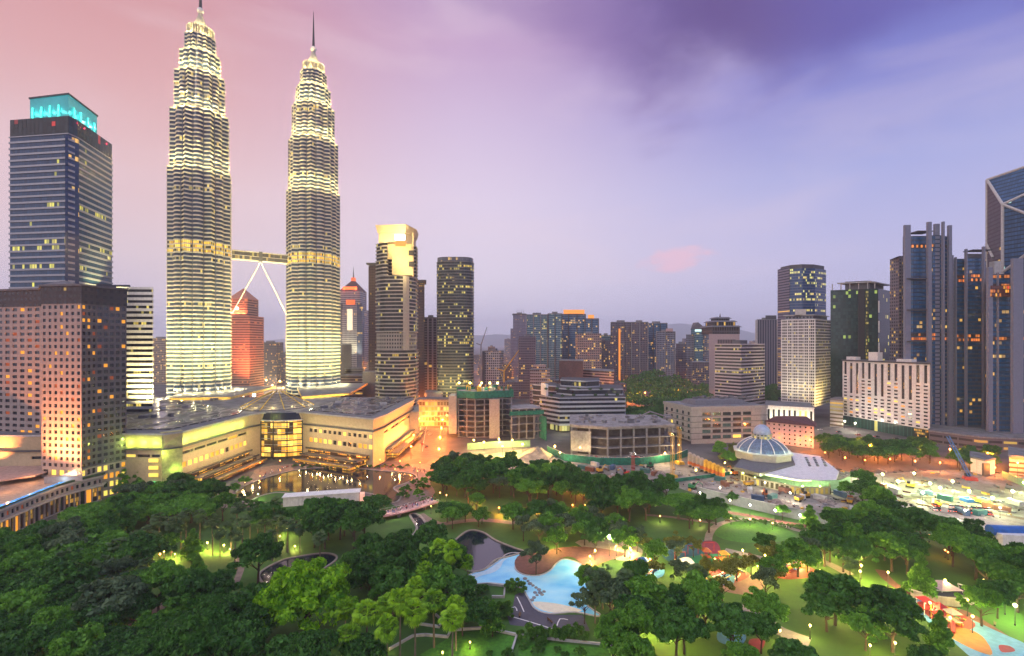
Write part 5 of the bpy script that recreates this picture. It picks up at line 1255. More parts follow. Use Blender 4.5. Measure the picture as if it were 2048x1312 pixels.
def build_hill_wood():
    rng = np.random.default_rng(5); cs = []; rs = []
    for k in range(150):
        px = rng.uniform(1228, 1420); Z = rng.uniform(560, 760); hgt = 26 * math.exp(-((px - 1310) / 70.0) ** 2) * (Z - 540) / 220
        x, y = P(px, Z); cs.append(np.array([x, y, 9 + hgt])); r = rng.uniform(8, 12); rs.append((r, r, r * .7))
    me = quads_mesh('hill_wood', leaf_cloud(rng, cs, rs, 90, 1.7), [LM['dark']]); o = bpy.data.objects.new('hill_wood', me); COL.objects.link(o); o['kind'] = 'stuff'; o['label'] = 'dark wooded hill among the far condominiums'; o['category'] = 'wood'
build_hill_wood()

# ------------------------------------------------------------------ roads, building site ground, lake, park surfaces
asph = pbr('asphalt', (.085, .08, .078, 1), .75, var=.3, scale=.3)
ribbon('road', [(862, 800), (862, 825), (856, 850), (850, 880), (846, 905), (880, 915), (960, 905), (1060, 890), (1110, 880)], 17, asph, .03)
ribbon('avenue', [(866, 800), (868, 815), (866, 835), (862, 860), (856, 890), (850, 905)], 30, asph, .036)
ribbon('side_road', [(2100, 925), (1990, 905), (1860, 885), (1740, 872), (1640, 862), (1560, 850), (1450, 835)], 15, asph, .034)
ribbon('far_road', [(1240, 795), (1320, 790), (1400, 782), (1420, 765), (1416, 745), (1400, 735)], 16, asph, .03)
ribbon('lane_marking', [(860, 800), (860, 825), (854, 850), (848, 880), (845, 903)], .3, M['white'], .045)
for k, (a, w) in enumerate((([(842, 912), (800, 922), (780, 930), (800, 938), (850, 934), (872, 920)], 8),)): ribbon('road_loop', a, w, asph, .036)
site = bpy.data.materials.new('site_ground'); site.use_nodes = True
def site_mat():
    t = NT(site.node_tree); b = site.node_tree.nodes['Principled BSDF']; tc = t.node('ShaderNodeTexCoord').outputs['Object']
    a = t.noise(tc, .035, 6, .62); c = t.noise(tc, .3, 4, .6)
    col = t.ramp(a, [(.30, (.10, .08, .06, 1)), (.45, (.19, .165, .13, 1)), (.58, (.29, .27, .23, 1)), (.72, (.15, .12, .09, 1))])
    t.put(b.inputs['Base Color'], t.mix(t.math('MULTIPLY', t.smooth(c, .52, .64), .55), col, (.10, .085, .07, 1))); b.inputs['Roughness'].default_value = .9
    bp = t.node('ShaderNodeBump'); bp.inputs['Strength'].default_value = .5; t.put(bp.inputs['Height'], c); t.l.new(bp.outputs[0], b.inputs['Normal'])
site_mat()
sheet('site_ground', [(1070, 925), (1130, 915), (1350, 915), (1480, 932), (1690, 950), (1930, 940), (2120, 975), (2120, 1090), (1960, 1050), (1840, 1030), (1700, 1035), (1560, 1020), (1400, 990), (1330, 968), (1200, 962), (1120, 950)], site, .025, 3)
sheet('sandy_apron', [(940, 905), (1050, 890), (1110, 915), (1120, 945), (1060, 950), (980, 930)], pbr('sand_ground', (.36, .29, .20, 1), .9, var=.35, scale=.1), .028, 3)
grass = bpy.data.materials.new('park_grass'); grass.use_nodes = True
def grass_mat():
    t = NT(grass.node_tree); b = grass.node_tree.nodes['Principled BSDF']; tc = t.node('ShaderNodeTexCoord').outputs['Object']
    a = t.noise(tc, .05, 4, .6); c = t.noise(tc, 1.4, 4, .7)
    col = t.mix(t.smooth(a, .35, .65), (.030, .105, .010, 1), (.065, .185, .016, 1)); t.put(b.inputs['Base Color'], t.mix(t.math('MULTIPLY', c, .5), col, (.035, .06, .012, 1))); b.inputs['Roughness'].default_value = .9
    bp = t.node('ShaderNodeBump'); bp.inputs['Strength'].default_value = .6; t.put(bp.inputs['Height'], c); t.l.new(bp.outputs[0], b.inputs['Normal'])
grass_mat()
sheet('park_ground', [(-700, 1330), (-300, 1060), (60, 1062), (240, 985), (330, 970), (480, 990), (520, 1005), (700, 1000), (760, 1000), (800, 985), (870, 930), (960, 925), (1090, 945), (1200, 962), (1330, 968), (1400, 990), (1560, 1020), (1700, 1035), (1840, 1030), (1960, 1050), (2120, 1090), (2600, 1200), (2700, 1500), (1024, 1900), (-900, 1700)], grass, .02)
sheet('lawn', [(1428, 1066), (1450, 1048), (1500, 1043), (1548, 1052), (1590, 1068), (1580, 1078), (1530, 1086), (1460, 1082)], pbr('mown_lawn', (.055, .21, .012, 1), .9, var=.25, scale=.8, bump=.4), .05, 4)
pav = pbr('path_paving', (.20, .145, .12, 1), .8, var=.25, scale=.5)
pale = pbr('pale_paving', (.30, .26, .22, 1), .8, var=.2, scale=.4)
red = pbr('red_brick_paving', (.17, .07, .055, 1), .8, var=.25, scale=.6)
water = bpy.data.materials.new('lake_water'); water.use_nodes = True
def water_mat(m, col, sc, st):
    t = NT(m.node_tree); b = m.node_tree.nodes['Principled BSDF']; b.inputs['Base Color'].default_value = col; b.inputs['Roughness'].default_value = .09; b.inputs['Specular IOR Level'].default_value = 1.0; b.inputs['IOR'].default_value = 1.75
    mp = t.node('ShaderNodeMapping'); t.l.new(t.node('ShaderNodeTexCoord').outputs['Object'], mp.inputs[0]); mp.inputs['Scale'].default_value = (1, .45, 1)
    bp = t.node('ShaderNodeBump'); bp.inputs['Strength'].default_value = st; bp.inputs['Distance'].default_value = .25; t.put(bp.inputs['Height'], t.noise(mp.outputs[0], sc, 3, .6)); t.l.new(bp.outputs[0], b.inputs['Normal'])
water_mat(water, (.020, .020, .024, 1), .55, .05)
pond = bpy.data.materials.new('pond_water'); pond.use_nodes = True; water_mat(pond, (.012, .018, .03, 1), .8, .04)
LAKE = [(470, 990), (500, 968), (560, 948), (612, 938), (690, 936), (760, 942), (812, 946), (832, 954), (812, 966), (786, 976), (800, 990), (792, 1004), (770, 1002), (745, 988), (700, 984), (620, 992), (560, 985), (520, 992), (492, 1004)]
def walled_water(name, pix, mat, kerb, wall_h=.35, width=1.0, smooth=5, mat_k=None):
    pts = spline([G(*q) for q in pix], smooth); mb = MB(); mb.face([(a, b, .06) for a, b in ccw(pts)]); struct(name, mb, mat)
    o = offset(pts, width); i = offset(pts, 0); k = MB(); n = len(o)
    for a in range(n):
        b = (a + 1) % n; k.face([(*i[a], wall_h), (*i[b], wall_h), (*o[b], wall_h), (*o[a], wall_h)][::-1]); k.face([(*o[a], 0), (*o[b], 0), (*o[b], wall_h), (*o[a], wall_h)]); k.face([(*i[b], 0), (*i[a], 0), (*i[a], wall_h), (*i[b], wall_h)])
    struct(kerb, k, mat_k or pale)
sheet('promenade', [(400, 1010), (440, 985), (500, 955), (520, 935), (610, 926), (700, 924), (800, 930), (850, 928), (880, 945), (860, 965), (870, 985), (840, 1010), (790, 1012), (760, 1004), (560, 1010), (470, 1016)], pav, .04, 3)
sheet('island_lawn', [(508, 1000), (530, 988), (560, 982), (600, 986), (620, 994), (600, 1004), (540, 1006)], grass, .09, 3)
walled_water('lake', LAKE, water, 'lake_kerb')
walled_water('stream', [(822, 1030), (838, 1032), (852, 1050), (866, 1060), (852, 1074), (836, 1082), (826, 1075), (836, 1056)], pond, 'stream_kerb')
walled_water('pond', [(905, 1096), (918, 1076), (940, 1062), (965, 1066), (990, 1082), (1030, 1098), (1044, 1104), (1020, 1112), (990, 1120), (965, 1140), (930, 1138)], pond, 'pond_kerb', .4, .8)
walled_water('lower_pond', [(520, 1150), (560, 1124), (600, 1114), (650, 1108), (672, 1116), (650, 1135), (600, 1160), (550, 1180)], pond, 'lower_pond_kerb', .4, .7)
lag = bpy.data.materials.new('lagoon_pool'); lag.use_nodes = True
def lag_mat():
    t = NT(lag.node_tree); b = lag.node_tree.nodes['Principled BSDF']; tc = t.node('ShaderNodeTexCoord').outputs['Object']
    mp = t.node('ShaderNodeMapping'); t.l.new(tc, mp.inputs[0]); mp.inputs['Scale'].default_value = (.7, 1.0, 1)
    n = t.noise(mp.outputs[0], .10, 3, .5); b.inputs['Roughness'].default_value = .12
    t.put(b.inputs['Base Color'], t.ramp(n, [(.32, (.14, .56, .88, 1)), (.5, (.30, .74, .94, 1)), (.68, (.46, .84, .95, 1))]))
lag_mat()
walled_water('lagoon', [(925, 1160), (950, 1146), (975, 1138), (998, 1122), (1018, 1108), (1042, 1108), (1046, 1118), (1030, 1130), (1032, 1142), (1050, 1151), (1078, 1152), (1100, 1143), (1112, 1130), (1126, 1120), (1144, 1122), (1165, 1132), (1190, 1160), (1170, 1205), (1200, 1232), (1150, 1224), (1100, 1227), (1072, 1218), (1060, 1200), (1048, 1182), (1030, 1172), (980, 1166), (940, 1168)], lag, 'lagoon_rim', .25, .5, 4, M['offwhite'])
sheet('shallow_beach', [(1066, 1204), (1110, 1207), (1150, 1216), (1162, 1223), (1110, 1226), (1078, 1218)], pbr('shallow_pale', (.72, .68, .52, 1), .4, var=.1), .09, 3)
sheet('shallow_step', [(932, 1158), (952, 1147), (975, 1140), (998, 1124), (1014, 1112), (1026, 1110), (1008, 1122), (1000, 1136), (985, 1146), (962, 1152), (945, 1160)], pbr('shallow_blue', (.48, .66, .74, 1), .35, var=.1), .095, 3)
sheet('red_terrace', [(1030, 1122), (1050, 1105), (1085, 1108), (1110, 1098), (1170, 1095), (1250, 1108), (1200, 1128), (1180, 1142), (1150, 1118), (1128, 1116), (1108, 1130), (1096, 1142), (1076, 1150), (1050, 1149), (1034, 1141)], red, .30, 3)
sheet('tan_plaza', [(1150, 1085), (1200, 1078), (1250, 1084), (1285, 1100), (1270, 1122), (1220, 1116)], pale, .05, 3)
slateP = pbr('grey_plaza', (.075, .07, .095, 1), .7, var=.15, scale=.4)
sheet('pool_plaza', [(1030, 1190), (1046, 1183), (1060, 1206), (1076, 1224), (1110, 1230), (1165, 1230), (1180, 1262), (1120, 1262), (1020, 1250), (1012, 1225), (1026, 1212)], slateP, .06)
for a in ([(1034, 1194), (1042, 1210), (1048, 1224)], [(1018, 1232), (1060, 1244), (1104, 1258)], [(1114, 1252), (1120, 1238), (1136, 1240)], [(1014, 1220), (1030, 1214), (1034, 1222)]): ribbon('plaza_line', a, .35, M['white'], .075, n=2)
for nm, a, w, m in (('path', [(840, 1028), (858, 1040), (880, 1048), (900, 1046), (960, 1040), (1030, 1046)], 4, pav), ('path', [(470, 1170), (478, 1150), (482, 1135), (476, 1120), (470, 1098)], 2.2, pav), ('path', [(300, 1140), (318, 1152), (326, 1164)], 4, pav),
                 ('path', [(1416, 1090), (1420, 1066), (1440, 1048), (1490, 1038), (1550, 1046), (1600, 1062), (1640, 1060)], 3, pale), ('path', [(1290, 1030), (1340, 1034), (1380, 1040), (1430, 1046)], 2.5, pav), ('path', [(150, 1330), (180, 1300), (240, 1262), (290, 1238), (340, 1200)], 3, pav), ('path', [(1450, 1100), (1520, 1116), (1580, 1128), (1640, 1122), (1700, 1150)], 4, pale),
                 ('running_track', [(1760, 1140), (1775, 1158), (1800, 1176), (1860, 1202), (1930, 1226), (1990, 1262), (2060, 1310)], 3.2, red), ('path', [(560, 1048), (620, 1030), (700, 1040)], 3, pav), ('path', [(-20, 1225), (20, 1200), (60, 1180)], 5, pav), ('path', [(1480, 1210), (1520, 1235), (1560, 1262), (1620, 1285)], 5, pale)):
    ribbon(nm, a, w, m, .062)
# playground surfaces in bright rubber
pc = {'blue': pbr('rubber_blue', (.05, .22, .50, 1), .7, var=.15), 'sky': pbr('rubber_sky', (.10, .30, .50, 1), .7, var=.15), 'red': pbr('rubber_red', (.28, .04, .035, 1), .7, var=.15), 'green': pbr('rubber_green', (.03, .28, .10, 1), .7, var=.15), 'orange': pbr('rubber_orange', (.36, .13, .03, 1), .7, var=.15), 'maroon': pbr('rubber_maroon', (.25, .02, .05, 1), .7, var=.15), 'teal': pbr('rubber_teal', (.02, .12, .15, 1), .7, var=.15), 'pink': pbr('rubber_salmon', (.26, .14, .10, 1), .7, var=.15)}
for i, (c, q) in enumerate((('pink', [(1436, 1160), (1500, 1150), (1530, 1170), (1500, 1190), (1440, 1180)]), ('pink', [(1262, 1130), (1290, 1150), (1300, 1170), (1270, 1175)]), ('teal', [(1330, 1090), (1405, 1080), (1410, 1108), (1350, 1125), (1325, 1112)]), ('maroon', [(1405, 1084), (1432, 1084), (1440, 1105), (1408, 1107)]), ('red', [(1268, 1118), (1300, 1117), (1305, 1132), (1275, 1134)]), ('blue', [(1268, 1136), (1320, 1132), (1328, 1150), (1300, 1160), (1272, 1148)]),
                            ('green', [(1360, 1118), (1432, 1108), (1440, 1120), (1380, 1128)]), ('red', [(1420, 1136), (1470, 1138), (1500, 1150), (1470, 1166), (1430, 1158)]), ('sky', [(1440, 1152), (1468, 1150), (1466, 1170), (1446, 1170)]), ('red', [(1540, 1138), (1600, 1130), (1640, 1150), (1580, 1160), (1545, 1152)]), ('blue', [(1440, 1262), (1490, 1270), (1480, 1292), (1438, 1285)]), ('maroon', [(1500, 1280), (1530, 1282), (1520, 1305), (1500, 1300)]),
                            ('sky', [(1780, 1184), (1830, 1196), (1900, 1222), (1990, 1262), (2080, 1310), (2080, 1400), (1960, 1330), (1880, 1262), (1820, 1220)]), ('red', [(1838, 1204), (1900, 1216), (1950, 1248), (1930, 1262), (1880, 1250), (1844, 1222)]), ('orange', [(1890, 1258), (1930, 1258), (1965, 1275), (1985, 1310), (1950, 1302), (1900, 1275)]), ('maroon', [(1998, 1292), (2020, 1294), (2030, 1304), (2004, 1306)]))):
    sheet('rubber_surface', q, pc[c], .07 + .012 * i, 4)
ribbon('surface_line', [(1425, 1155), (1440, 1150), (1455, 1142), (1480, 1148), (1470, 1160)], .5, M['white'], .29)

haul = pbr('haul_road_clay', (.36, .31, .26, 1), .9, var=.3, scale=.15, bump=.2)
ribbon('haul_road', [(1380, 966), (1440, 975), (1520, 998), (1620, 1012), (1740, 1012), (1850, 1016), (1960, 1040), (2060, 1072)], 10, haul, .05)
ribbon('haul_road', [(1700, 1000), (1800, 1003), (1900, 1012), (2060, 1040)], 4, pbr('brown_clay', (.16, .10, .06, 1), .95, var=.4), .06)
ribbon('haul_road', [(1680, 980), (1790, 992), (1930, 1000), (2060, 1022)], 3, pbr('dark_clay', (.10, .075, .05, 1), .95, var=.4), .064)
ribbon('planting_bed', [(1440, 1022), (1500, 1032), (1570, 1045), (1640, 1058)], 4, pbr('red_mulch', (.16, .06, .04, 1), .95, var=.4), .055)
for k in range(13):
    x, y = G(*[(1050, 1158), (1056, 1163), (1060, 1168), (1066, 1172), (1072, 1176), (1078, 1180), (1080, 1186), (1088, 1184), (1074, 1191), (1068, 1196), (1064, 1201), (1084, 1190), (1070, 1186)][k])
    q = random.Random(k); s_ = q.uniform(.5, .9)
    o = single('stepping_stone', MB().lathe((x, y, .05), [(s_, 0), (s_ * .9, .28), (s_ * .5, .42), (0, .45)], 7), M['grey'], 'grey stepping stone crossing the lagoon', 'stone', 'stepping stones across the lagoon')

# ------------------------------------------------------------------ park structures
def wall_line(name, label, pix, h, w, mat, cat='wall', group=None, z0=0):
    pts = [G(*q) for q in pix]; th = thing(name, label, cat, (*pts[0], 0), group); m = MB(); cp = MB()
    for i in range(len(pts) - 1):
        a, b = Vector(pts[i]), Vector(pts[i + 1]); d = b - a; c = (a + b) / 2; rz = math.atan2(d.y, d.x)
        m.box((c.x, c.y, z0 + h / 2), (d.length + w * .98, w, h), rz); cp.box((c.x, c.y, z0 + h + .05), (d.length + w * 1.1, w * 1.3, .1), rz)
    part(th, 'wall_body', m, mat); part(th, 'coping', cp, M['offwhite'] if mat != M['hoard'] else M['green_m']); return th
wall_line('hoarding', 'long curving grey hoarding between park trees and building site', [(1395, 992), (1440, 1004), (1500, 1018), (1560, 1032), (1620, 1044), (1660, 1050), (1760, 1046)], 5.0, .3, M['hoardgrey'], 'hoarding')
wall_line('hoarding', 'pale green panelled hoarding in front of the mosque', [(1500, 948), (1540, 962), (1590, 975), (1640, 982), (1678, 980), (1700, 972)], 5.5, .3, M['hoard'], 'hoarding')
wall_line('hoarding', 'green sheeting fence round the half demolished block', [(1095, 905), (1130, 922), (1200, 930), (1280, 930), (1352, 922), (1375, 912)], 5.0, .3, M['greennet'], 'hoarding')
wall_line('hoarding', 'low teal hoarding across the middle of the building site', [(1345, 965), (1400, 958), (1460, 950)], 2.2, .25, M['greennet'], 'hoarding')
wall_line('hoarding', 'yellow green hoarding at the right edge of the building site', [(2005, 955), (2040, 970), (2090, 990)], 4, .3, M['hoard'], 'hoarding')
wall_line('hoarding', 'white hoarding along the front of the building site', [(1700, 1018), (1760, 1022), (1820, 1026)], 2, .25, M['white'], 'hoarding')
wall_line('terrace_wall', 'low stone edging round the left terrace lawn', [(780, 1300), (826, 1274), (850, 1272), (895, 1276), (906, 1256)], .6, .4, M['offwhite'])
wall_line('terrace_wall', 'zigzag stone edging above the left terrace lawn', [(840, 1250), (878, 1256), (885, 1244), (872, 1232)], .6, .4, M['offwhite'])
wall_line('terrace_wall', 'long stone edging across the bottom terrace lawn', [(905, 1262), (970, 1258), (1034, 1272), (1024, 1304)], .6, .4, M['offwhite'])
wall_line('terrace_wall', 'stone edging at the right of the bottom lawns', [(1040, 1272), (1120, 1282), (1226, 1292)], .5, .4, M['offwhite'])
wall_line('terrace_wall', 'short stone edging beside the grey plaza', [(975, 1170), (1010, 1174), (1008, 1196), (985, 1196)], .7, .4, M['offwhite'])
sheet('terrace_lawn', [(915, 1266), (968, 1262), (1030, 1275), (1020, 1310), (880, 1330), (840, 1310)], pbr('terrace_grass', (.06, .22, .012, 1), .9, var=.3, scale=1, bump=.4), .08)
sheet('terrace_lawn', [(1042, 1278), (1120, 1288), (1225, 1298), (1240, 1340), (1030, 1340)], bpy.data.materials['terrace_grass'], .08)
def build_stage():
    a, b = Vector(G(566, 1014, 0)), Vector(G(718, 1003, 0)); d = (b - a).normalized(); m = Vector((-d.y, d.x)); th = thing('lakeside_stage', 'white canopy roofed stage wall beside the lake', 'stage', (*((a + b) / 2), 0))
    q = [tuple(a), tuple(b), tuple(b + m * 6), tuple(a + m * 6)]; part(th, 'back_wall', MB().prism([tuple(a), tuple(b), tuple(b + m * .5), tuple(a + m * .5)], 0, 4.6, True), M['white']); part(th, 'roof', MB().prism(offset(q, .5), 4.6, 5.0, True, True), M['white'])
    for u in (.03, .35, .66, .97): p = a.lerp(b, u) + m * 5.5; part(th, 'column', MB().tube([(p.x, p.y, 0), (p.x, p.y, 4.6)], .22, 8), M['offwhite'])
    part(th, 'lit_end', MB().box((b.x + d.x * 1.6, b.y + d.y * 1.6, 2.2), (2.2, 4, 4.2), math.atan2(d.y, d.x)), glow('stage_pink', S(255, 190, 165), .7))
build_stage()
def build_footbridge():
    pts = spline([G(745, 1030, 2.5), G(800, 1020, 2.5), G(868, 1000, 2.5)], 6, False); th = thing('foot_bridge', 'pinkish paved footbridge over the stream, crowded with people', 'bridge', (*pts[6], 0)); top = MB(); par = MB(); r = []; l = []
    for i, p in enumerate(pts):
        d = (Vector(pts[min(i + 1, len(pts) - 1)]) - Vector(pts[max(i - 1, 0)])).normalized(); nn = Vector((-d.y, d.x)); l.append(Vector(p) + nn * 3.6); r.append(Vector(p) - nn * 3.6)
    poly = [tuple(q) for q in r] + [tuple(q) for q in reversed(l)]; part(th, 'deck', MB().prism(poly, 1.9, 2.5, True, True), pbr('bridge_paving', (.42, .25, .24, 1), .8, var=.3, scale=1))
    for side in (l, r):
        m = MB().tube([(q.x, q.y, 3.5) for q in side], .07, 5)
        for q in side: m.tube([(q.x, q.y, 2.45), (q.x, q.y, 3.5)], .05, 4)
        part(th, 'railing', m, M['offwhite'])
    for i in (2, 6, 10): p = pts[i]; part(th, 'pier', MB().box((p[0], p[1], .95), (1.2, 6, 1.9), 0), M['grey'])
    for i in range(0, len(pts), 2):
        q = r[i]; light('POINT', (q.x, q.y - .8, 5), 420, (1, .72, .62), .2, parent=th)
    return pts
BR = build_footbridge()
def person_proto(name, shirt, trousers):
    vs = [(0, 0, .92), (0, 0, 1.15), (0, 0, 1.38), (0, 0, 1.5), (0, 0, 1.62), (-.11, .0, .88), (-.12, .10, .48), (-.12, .02, .06), (-.12, -.10, .03), (.11, 0, .88), (.12, -.10, .48), (.12, -.16, .06), (.12, -.28, .03), (-.2, 0, 1.36), (-.26, .05, 1.1), (-.25, -.06, .86), (.2, 0, 1.36), (.26, .02, 1.1), (.25, -.12, .9)]
    es = [(0, 1), (1, 2), (2, 3), (3, 4), (0, 5), (5, 6), (6, 7), (7, 8), (0, 9), (9, 10), (10, 11), (11, 12), (2, 13), (13, 14), (14, 15), (2, 16), (16, 17), (17, 18)]
    rad = [.15, .15, .16, .06, .11, .1, .07, .05, .045, .1, .07, .05, .045, .07, .05, .035, .07, .05, .035]
    me = bpy.data.meshes.new('body'); me.from_pydata(vs, es, []); tmp = bpy.data.objects.new('body', me); COL.objects.link(tmp)
    tmp.modifiers.new('skin', 'SKIN'); sv = me.skin_vertices[0].data
    for i, r_ in enumerate(rad): sv[i].radius = (r_, r_)
    sv[0].use_root = True; dg = bpy.context.evaluated_depsgraph_get(); out = bpy.data.meshes.new_from_object(tmp.evaluated_get(dg)); bpy.data.objects.remove(tmp)
    out.materials.clear()
    for m in (shirt, trousers, bpy.data.materials.get('skin') or pbr('skin', (.35, .2, .14, 1), .6)): out.materials.append(m)
    for p in out.polygons: z = p.center.z; p.material_index = 1 if z < .95 else (2 if z > 1.47 or (abs(p.center.x) > .2 and z < 1.05) else 0)
    out.name = 'body'; return out
PEO = [person_proto('a', M['white'], M['dgrey']), person_proto('b', M['red_m'], M['black']), person_proto('c', M['dgrey'], M['blue_m']), person_proto('d', M['pinkwall'], M['grey'])]
def person(x, y, z, k, label, group, rz):
    o = bpy.data.objects.new('person', PEO[k % 4]); COL.objects.link(o); o.location = (x, y, z); o.rotation_euler = (0, 0, rz); o['label'] = label; o['category'] = 'person'; o['group'] = group
SH = ['white', 'red', 'dark grey', 'pink']
rnd = random.Random(31)
for k in range(64):
    i = rnd.randrange(len(BR) - 1); u = rnd.random(); x = BR[i][0] + (BR[i + 1][0] - BR[i][0]) * u + rnd.uniform(-1, 1); y = BR[i][1] + (BR[i + 1][1] - BR[i][1]) * u + rnd.uniform(-2.4, 2.4)
    person(x, y, 2.5, k, 'tiny person in a %s top crossing the pink footbridge' % SH[k % 4], 'people on the footbridge in %s tops' % SH[k % 4], rnd.uniform(0, 6.28))
edge = spline([G(*q) for q in ((520, 958), (560, 940), (612, 930), (690, 929), (760, 934), (816, 939), (848, 946))], 8, False)
for k in range(64):
    p = edge[rnd.randrange(len(edge))]; person(p[0] + rnd.uniform(-2, 2), p[1] + rnd.uniform(-1.5, 3), .04, k, 'tiny person in a %s top walking the lakeside promenade' % SH[k % 4], 'people on the promenade in %s tops' % SH[k % 4], rnd.uniform(0, 6.28))

# playground equipment
def slide_tower(px, py, label, c1, c2, rz):
    x, y = G(px, py); th = thing('play_tower', label, 'play tower', (x, y, .1)); co, si = math.cos(rz), math.sin(rz)
    for sx in (-1.4, 1.4):
        for sy in (-1.4, 1.4): part(th, 'post', MB().tube([(x + sx, y + sy, .1), (x + sx, y + sy, 4.2)], .12, 6), M[c2])
    part(th, 'platform', MB().box((x, y, 1.9), (3.2, 3.2, .2)), M[c1])
    part(th, 'roof', MB().prism([(x - 1.7, y - 1.7), (x + 1.7, y - 1.7), (x + 1.7, y + 1.7), (x - 1.7, y + 1.7)], 4.1, 5.2, True, True, top=[(x - .1, y - .1), (x + .1, y - .1), (x + .1, y + .1), (x - .1, y + .1)]), M[c1])
    part(th, 'slide', MB().tube([(x + 1.4 * co, y + 1.4 * si, 1.95), (x + 3 * co, y + 3 * si, 1.1), (x + 5 * co, y + 5 * si, .35)], .5, 6), M[c2])
for a in ((1412, 1122, 'orange roofed play tower with a green slide on the playground', 'orange_m', 'green_m', .4), (1448, 1128, 'yellow roofed play tower beside the red rubber surface', 'yellow_m', 'red_m', 2), (1560, 1146, 'yellow roofed play tower with a blue slide by the red oval', 'yellow_m', 'blue_m', 1), (1600, 1142, 'orange roofed play tower with yellow posts beside the lit trees', 'orange_m', 'yellow_m', 3), (1402, 1178, 'yellow roofed play tower with blue posts below the centre trees', 'yellow_m', 'blue_m', 2), (1850, 1226, 'maroon roofed play tower with a white slide on the red strip', 'red_m', 'white', 5), (1880, 1240, 'red roofed play tower with a yellow slide on the red strip', 'red_m', 'yellow_m', 5.5), (1905, 1252, 'cream roofed play tower with red posts near the orange surface', 'sand', 'red_m', 4), (1286, 1142, 'blue roofed play tower on the blue rubber surface', 'blue_m', 'blue_m', 0), (1320, 1238, 'red roofed play tower half hidden in bottom trees', 'red_m', 'yellow_m', 3)): slide_tower(*a)
def shade(px, py, h, label, m, s=3.0):
    x, y = G(px, py, h); th = thing('shade_canopy', label, 'canopy', (x, y, 0)); part(th, 'canopy', MB().prism([(x - s, y - s), (x + s, y - s), (x + s, y + s), (x - s, y + s)], h - .8, h + .6, True, True, top=[(x - .3, y - .3), (x + .3, y - .3), (x + .3, y + .3), (x - .3, y + .3)]), m)
    for sx in (-1, 1):
        for sy in (-1, 1): part(th, 'post', MB().tube([(x + sx * (s - .3), y + sy * (s - .3), 0), (x + sx * (s - .3), y + sy * (s - .3), h - .8)], .1, 5), M['offwhite'])
shade(1663, 1172, 3.5, 'grey twin pitched shelter among the playground trees', M['offwhite'], 3.4); shade(1702, 1190, 3.5, 'beige shelter roof right of the grey one', M['sand'], 2.6); shade(1470, 1122, 4, 'orange shade canopy over the playground', M['orange_m']); shade(1375, 1118, 4, 'white shade canopy beside the green rubber surface', M['white'], 2.2); shade(1886, 1166, 4, 'pinkish pavilion roof with a lamp by the round cone tree', M['pinkwall'], 3.6)
def kiosk():
    x, y = G(1895, 1200); th = thing('curved_building', 'curved low pale building beside the running track', 'building', (x, y, 0)); arc = [(x + 13 * math.cos(R(a)) , y + 9 + 13 * math.sin(R(a))) for a in range(215, 331, 10)]; inn = [(x + 9 * math.cos(R(a)), y + 9 + 9 * math.sin(R(a))) for a in range(330, 214, -10)]
    part(th, 'wall', MB().prism(arc + inn, 0, 2.6, True, mtop=1), [M['sand'], M['roofdark']]); part(th, 'parapet', MB().prism(offset(arc + inn, .25), 2.6, 3.0, False), M['offwhite'])
kiosk()
def goal(px, py, label):
    x, y = G(px, py); th = thing('swing_set', label, 'swing set', (x, y, .1)); 
    for s in (-2, 2): part(th, 'post', MB().tube([(x + s, y, .1), (x + s, y, 3.4)], .12, 6), M['red_m'])
    part(th, 'crossbar', MB().tube([(x - 2, y, 3.4), (x + 2, y, 3.4)], .12, 6), M['red_m'])
goal(1360, 1122, 'red swing frame on the dark teal surface'); goal(1418, 1102, 'red swing frame on the maroon surface'); goal(1386, 1108, 'red swing frame between the teal and maroon surfaces')

def rocker(px, py, label, m1, m2, rz):
    x, y = G(px, py); th = thing('seesaw', label, 'seesaw', (x, y, .25), None, rz); part(th, 'beam', MB().box((0, 0, .8), (4.4, .35, .18)), M[m1], local=True); part(th, 'base', MB().prism([(-.5, -.5), (.5, -.5), (.5, .5), (-.5, .5)], 0, .75, True, top=[(-.1, -.3), (.1, -.3), (.1, .3), (-.1, .3)]), M[m2], local=True)
    for s in (-2, 2): part(th, 'seat', MB().box((s, 0, 1.0), (.6, .6, .2)), M[m2], local=True)
for a in ((1456, 1160, 'yellow seesaw on the white edged red surface', 'yellow_m', 'blue_m', .6), (1478, 1146, 'blue seesaw on the white edged red surface', 'blue_m', 'yellow_m', 2.2), (1570, 1152, 'yellow seesaw on the red oval', 'yellow_m', 'red_m', .2), (1590, 1140, 'white seesaw on the red oval', 'white', 'blue_m', 1.2), (1300, 1150, 'red seesaw on the blue surface', 'red_m', 'white', .9), (1870, 1228, 'white seesaw on the long red strip', 'white', 'orange_m', .5), (1912, 1240, 'green seesaw on the long red strip', 'green_m', 'yellow_m', 2.0), (1900, 1222, 'yellow seesaw near the running track', 'yellow_m', 'green_m', 2.6)): rocker(*a)
def bench(px, py, rz, label, group):
    x, y = G(px, py); th = thing('park_bench', label, 'bench', (x, y, .08), group, rz); part(th, 'seat', MB().box((0, 0, .45), (2.2, .5, .08)), M['wood'], local=True); part(th, 'backrest', MB().box((0, .24, .8), (2.2, .06, .4)), M['wood'], local=True)
    for s in (-.9, .9): part(th, 'leg', MB().box((s, 0, .21), (.1, .45, .42)), M['darksteel'], local=True)
for i, (px, py) in enumerate(((1150, 1098), (1190, 1110), (1230, 1118), (1120, 1104), (1455, 1044), (1520, 1042), (1575, 1054), (1500, 1112), (1560, 1122), (1780, 1182), (1990, 1250), (1040, 1232), (1100, 1244), (470, 1140))): bench(px, py, .7 * i, 'dark wooden bench beside a park path, %s' % nth(sorted((1150, 1190, 1230, 1120, 1455, 1520, 1575, 1500, 1560, 1780, 1990, 1040, 1100, 470)).index(px)), 'park benches')
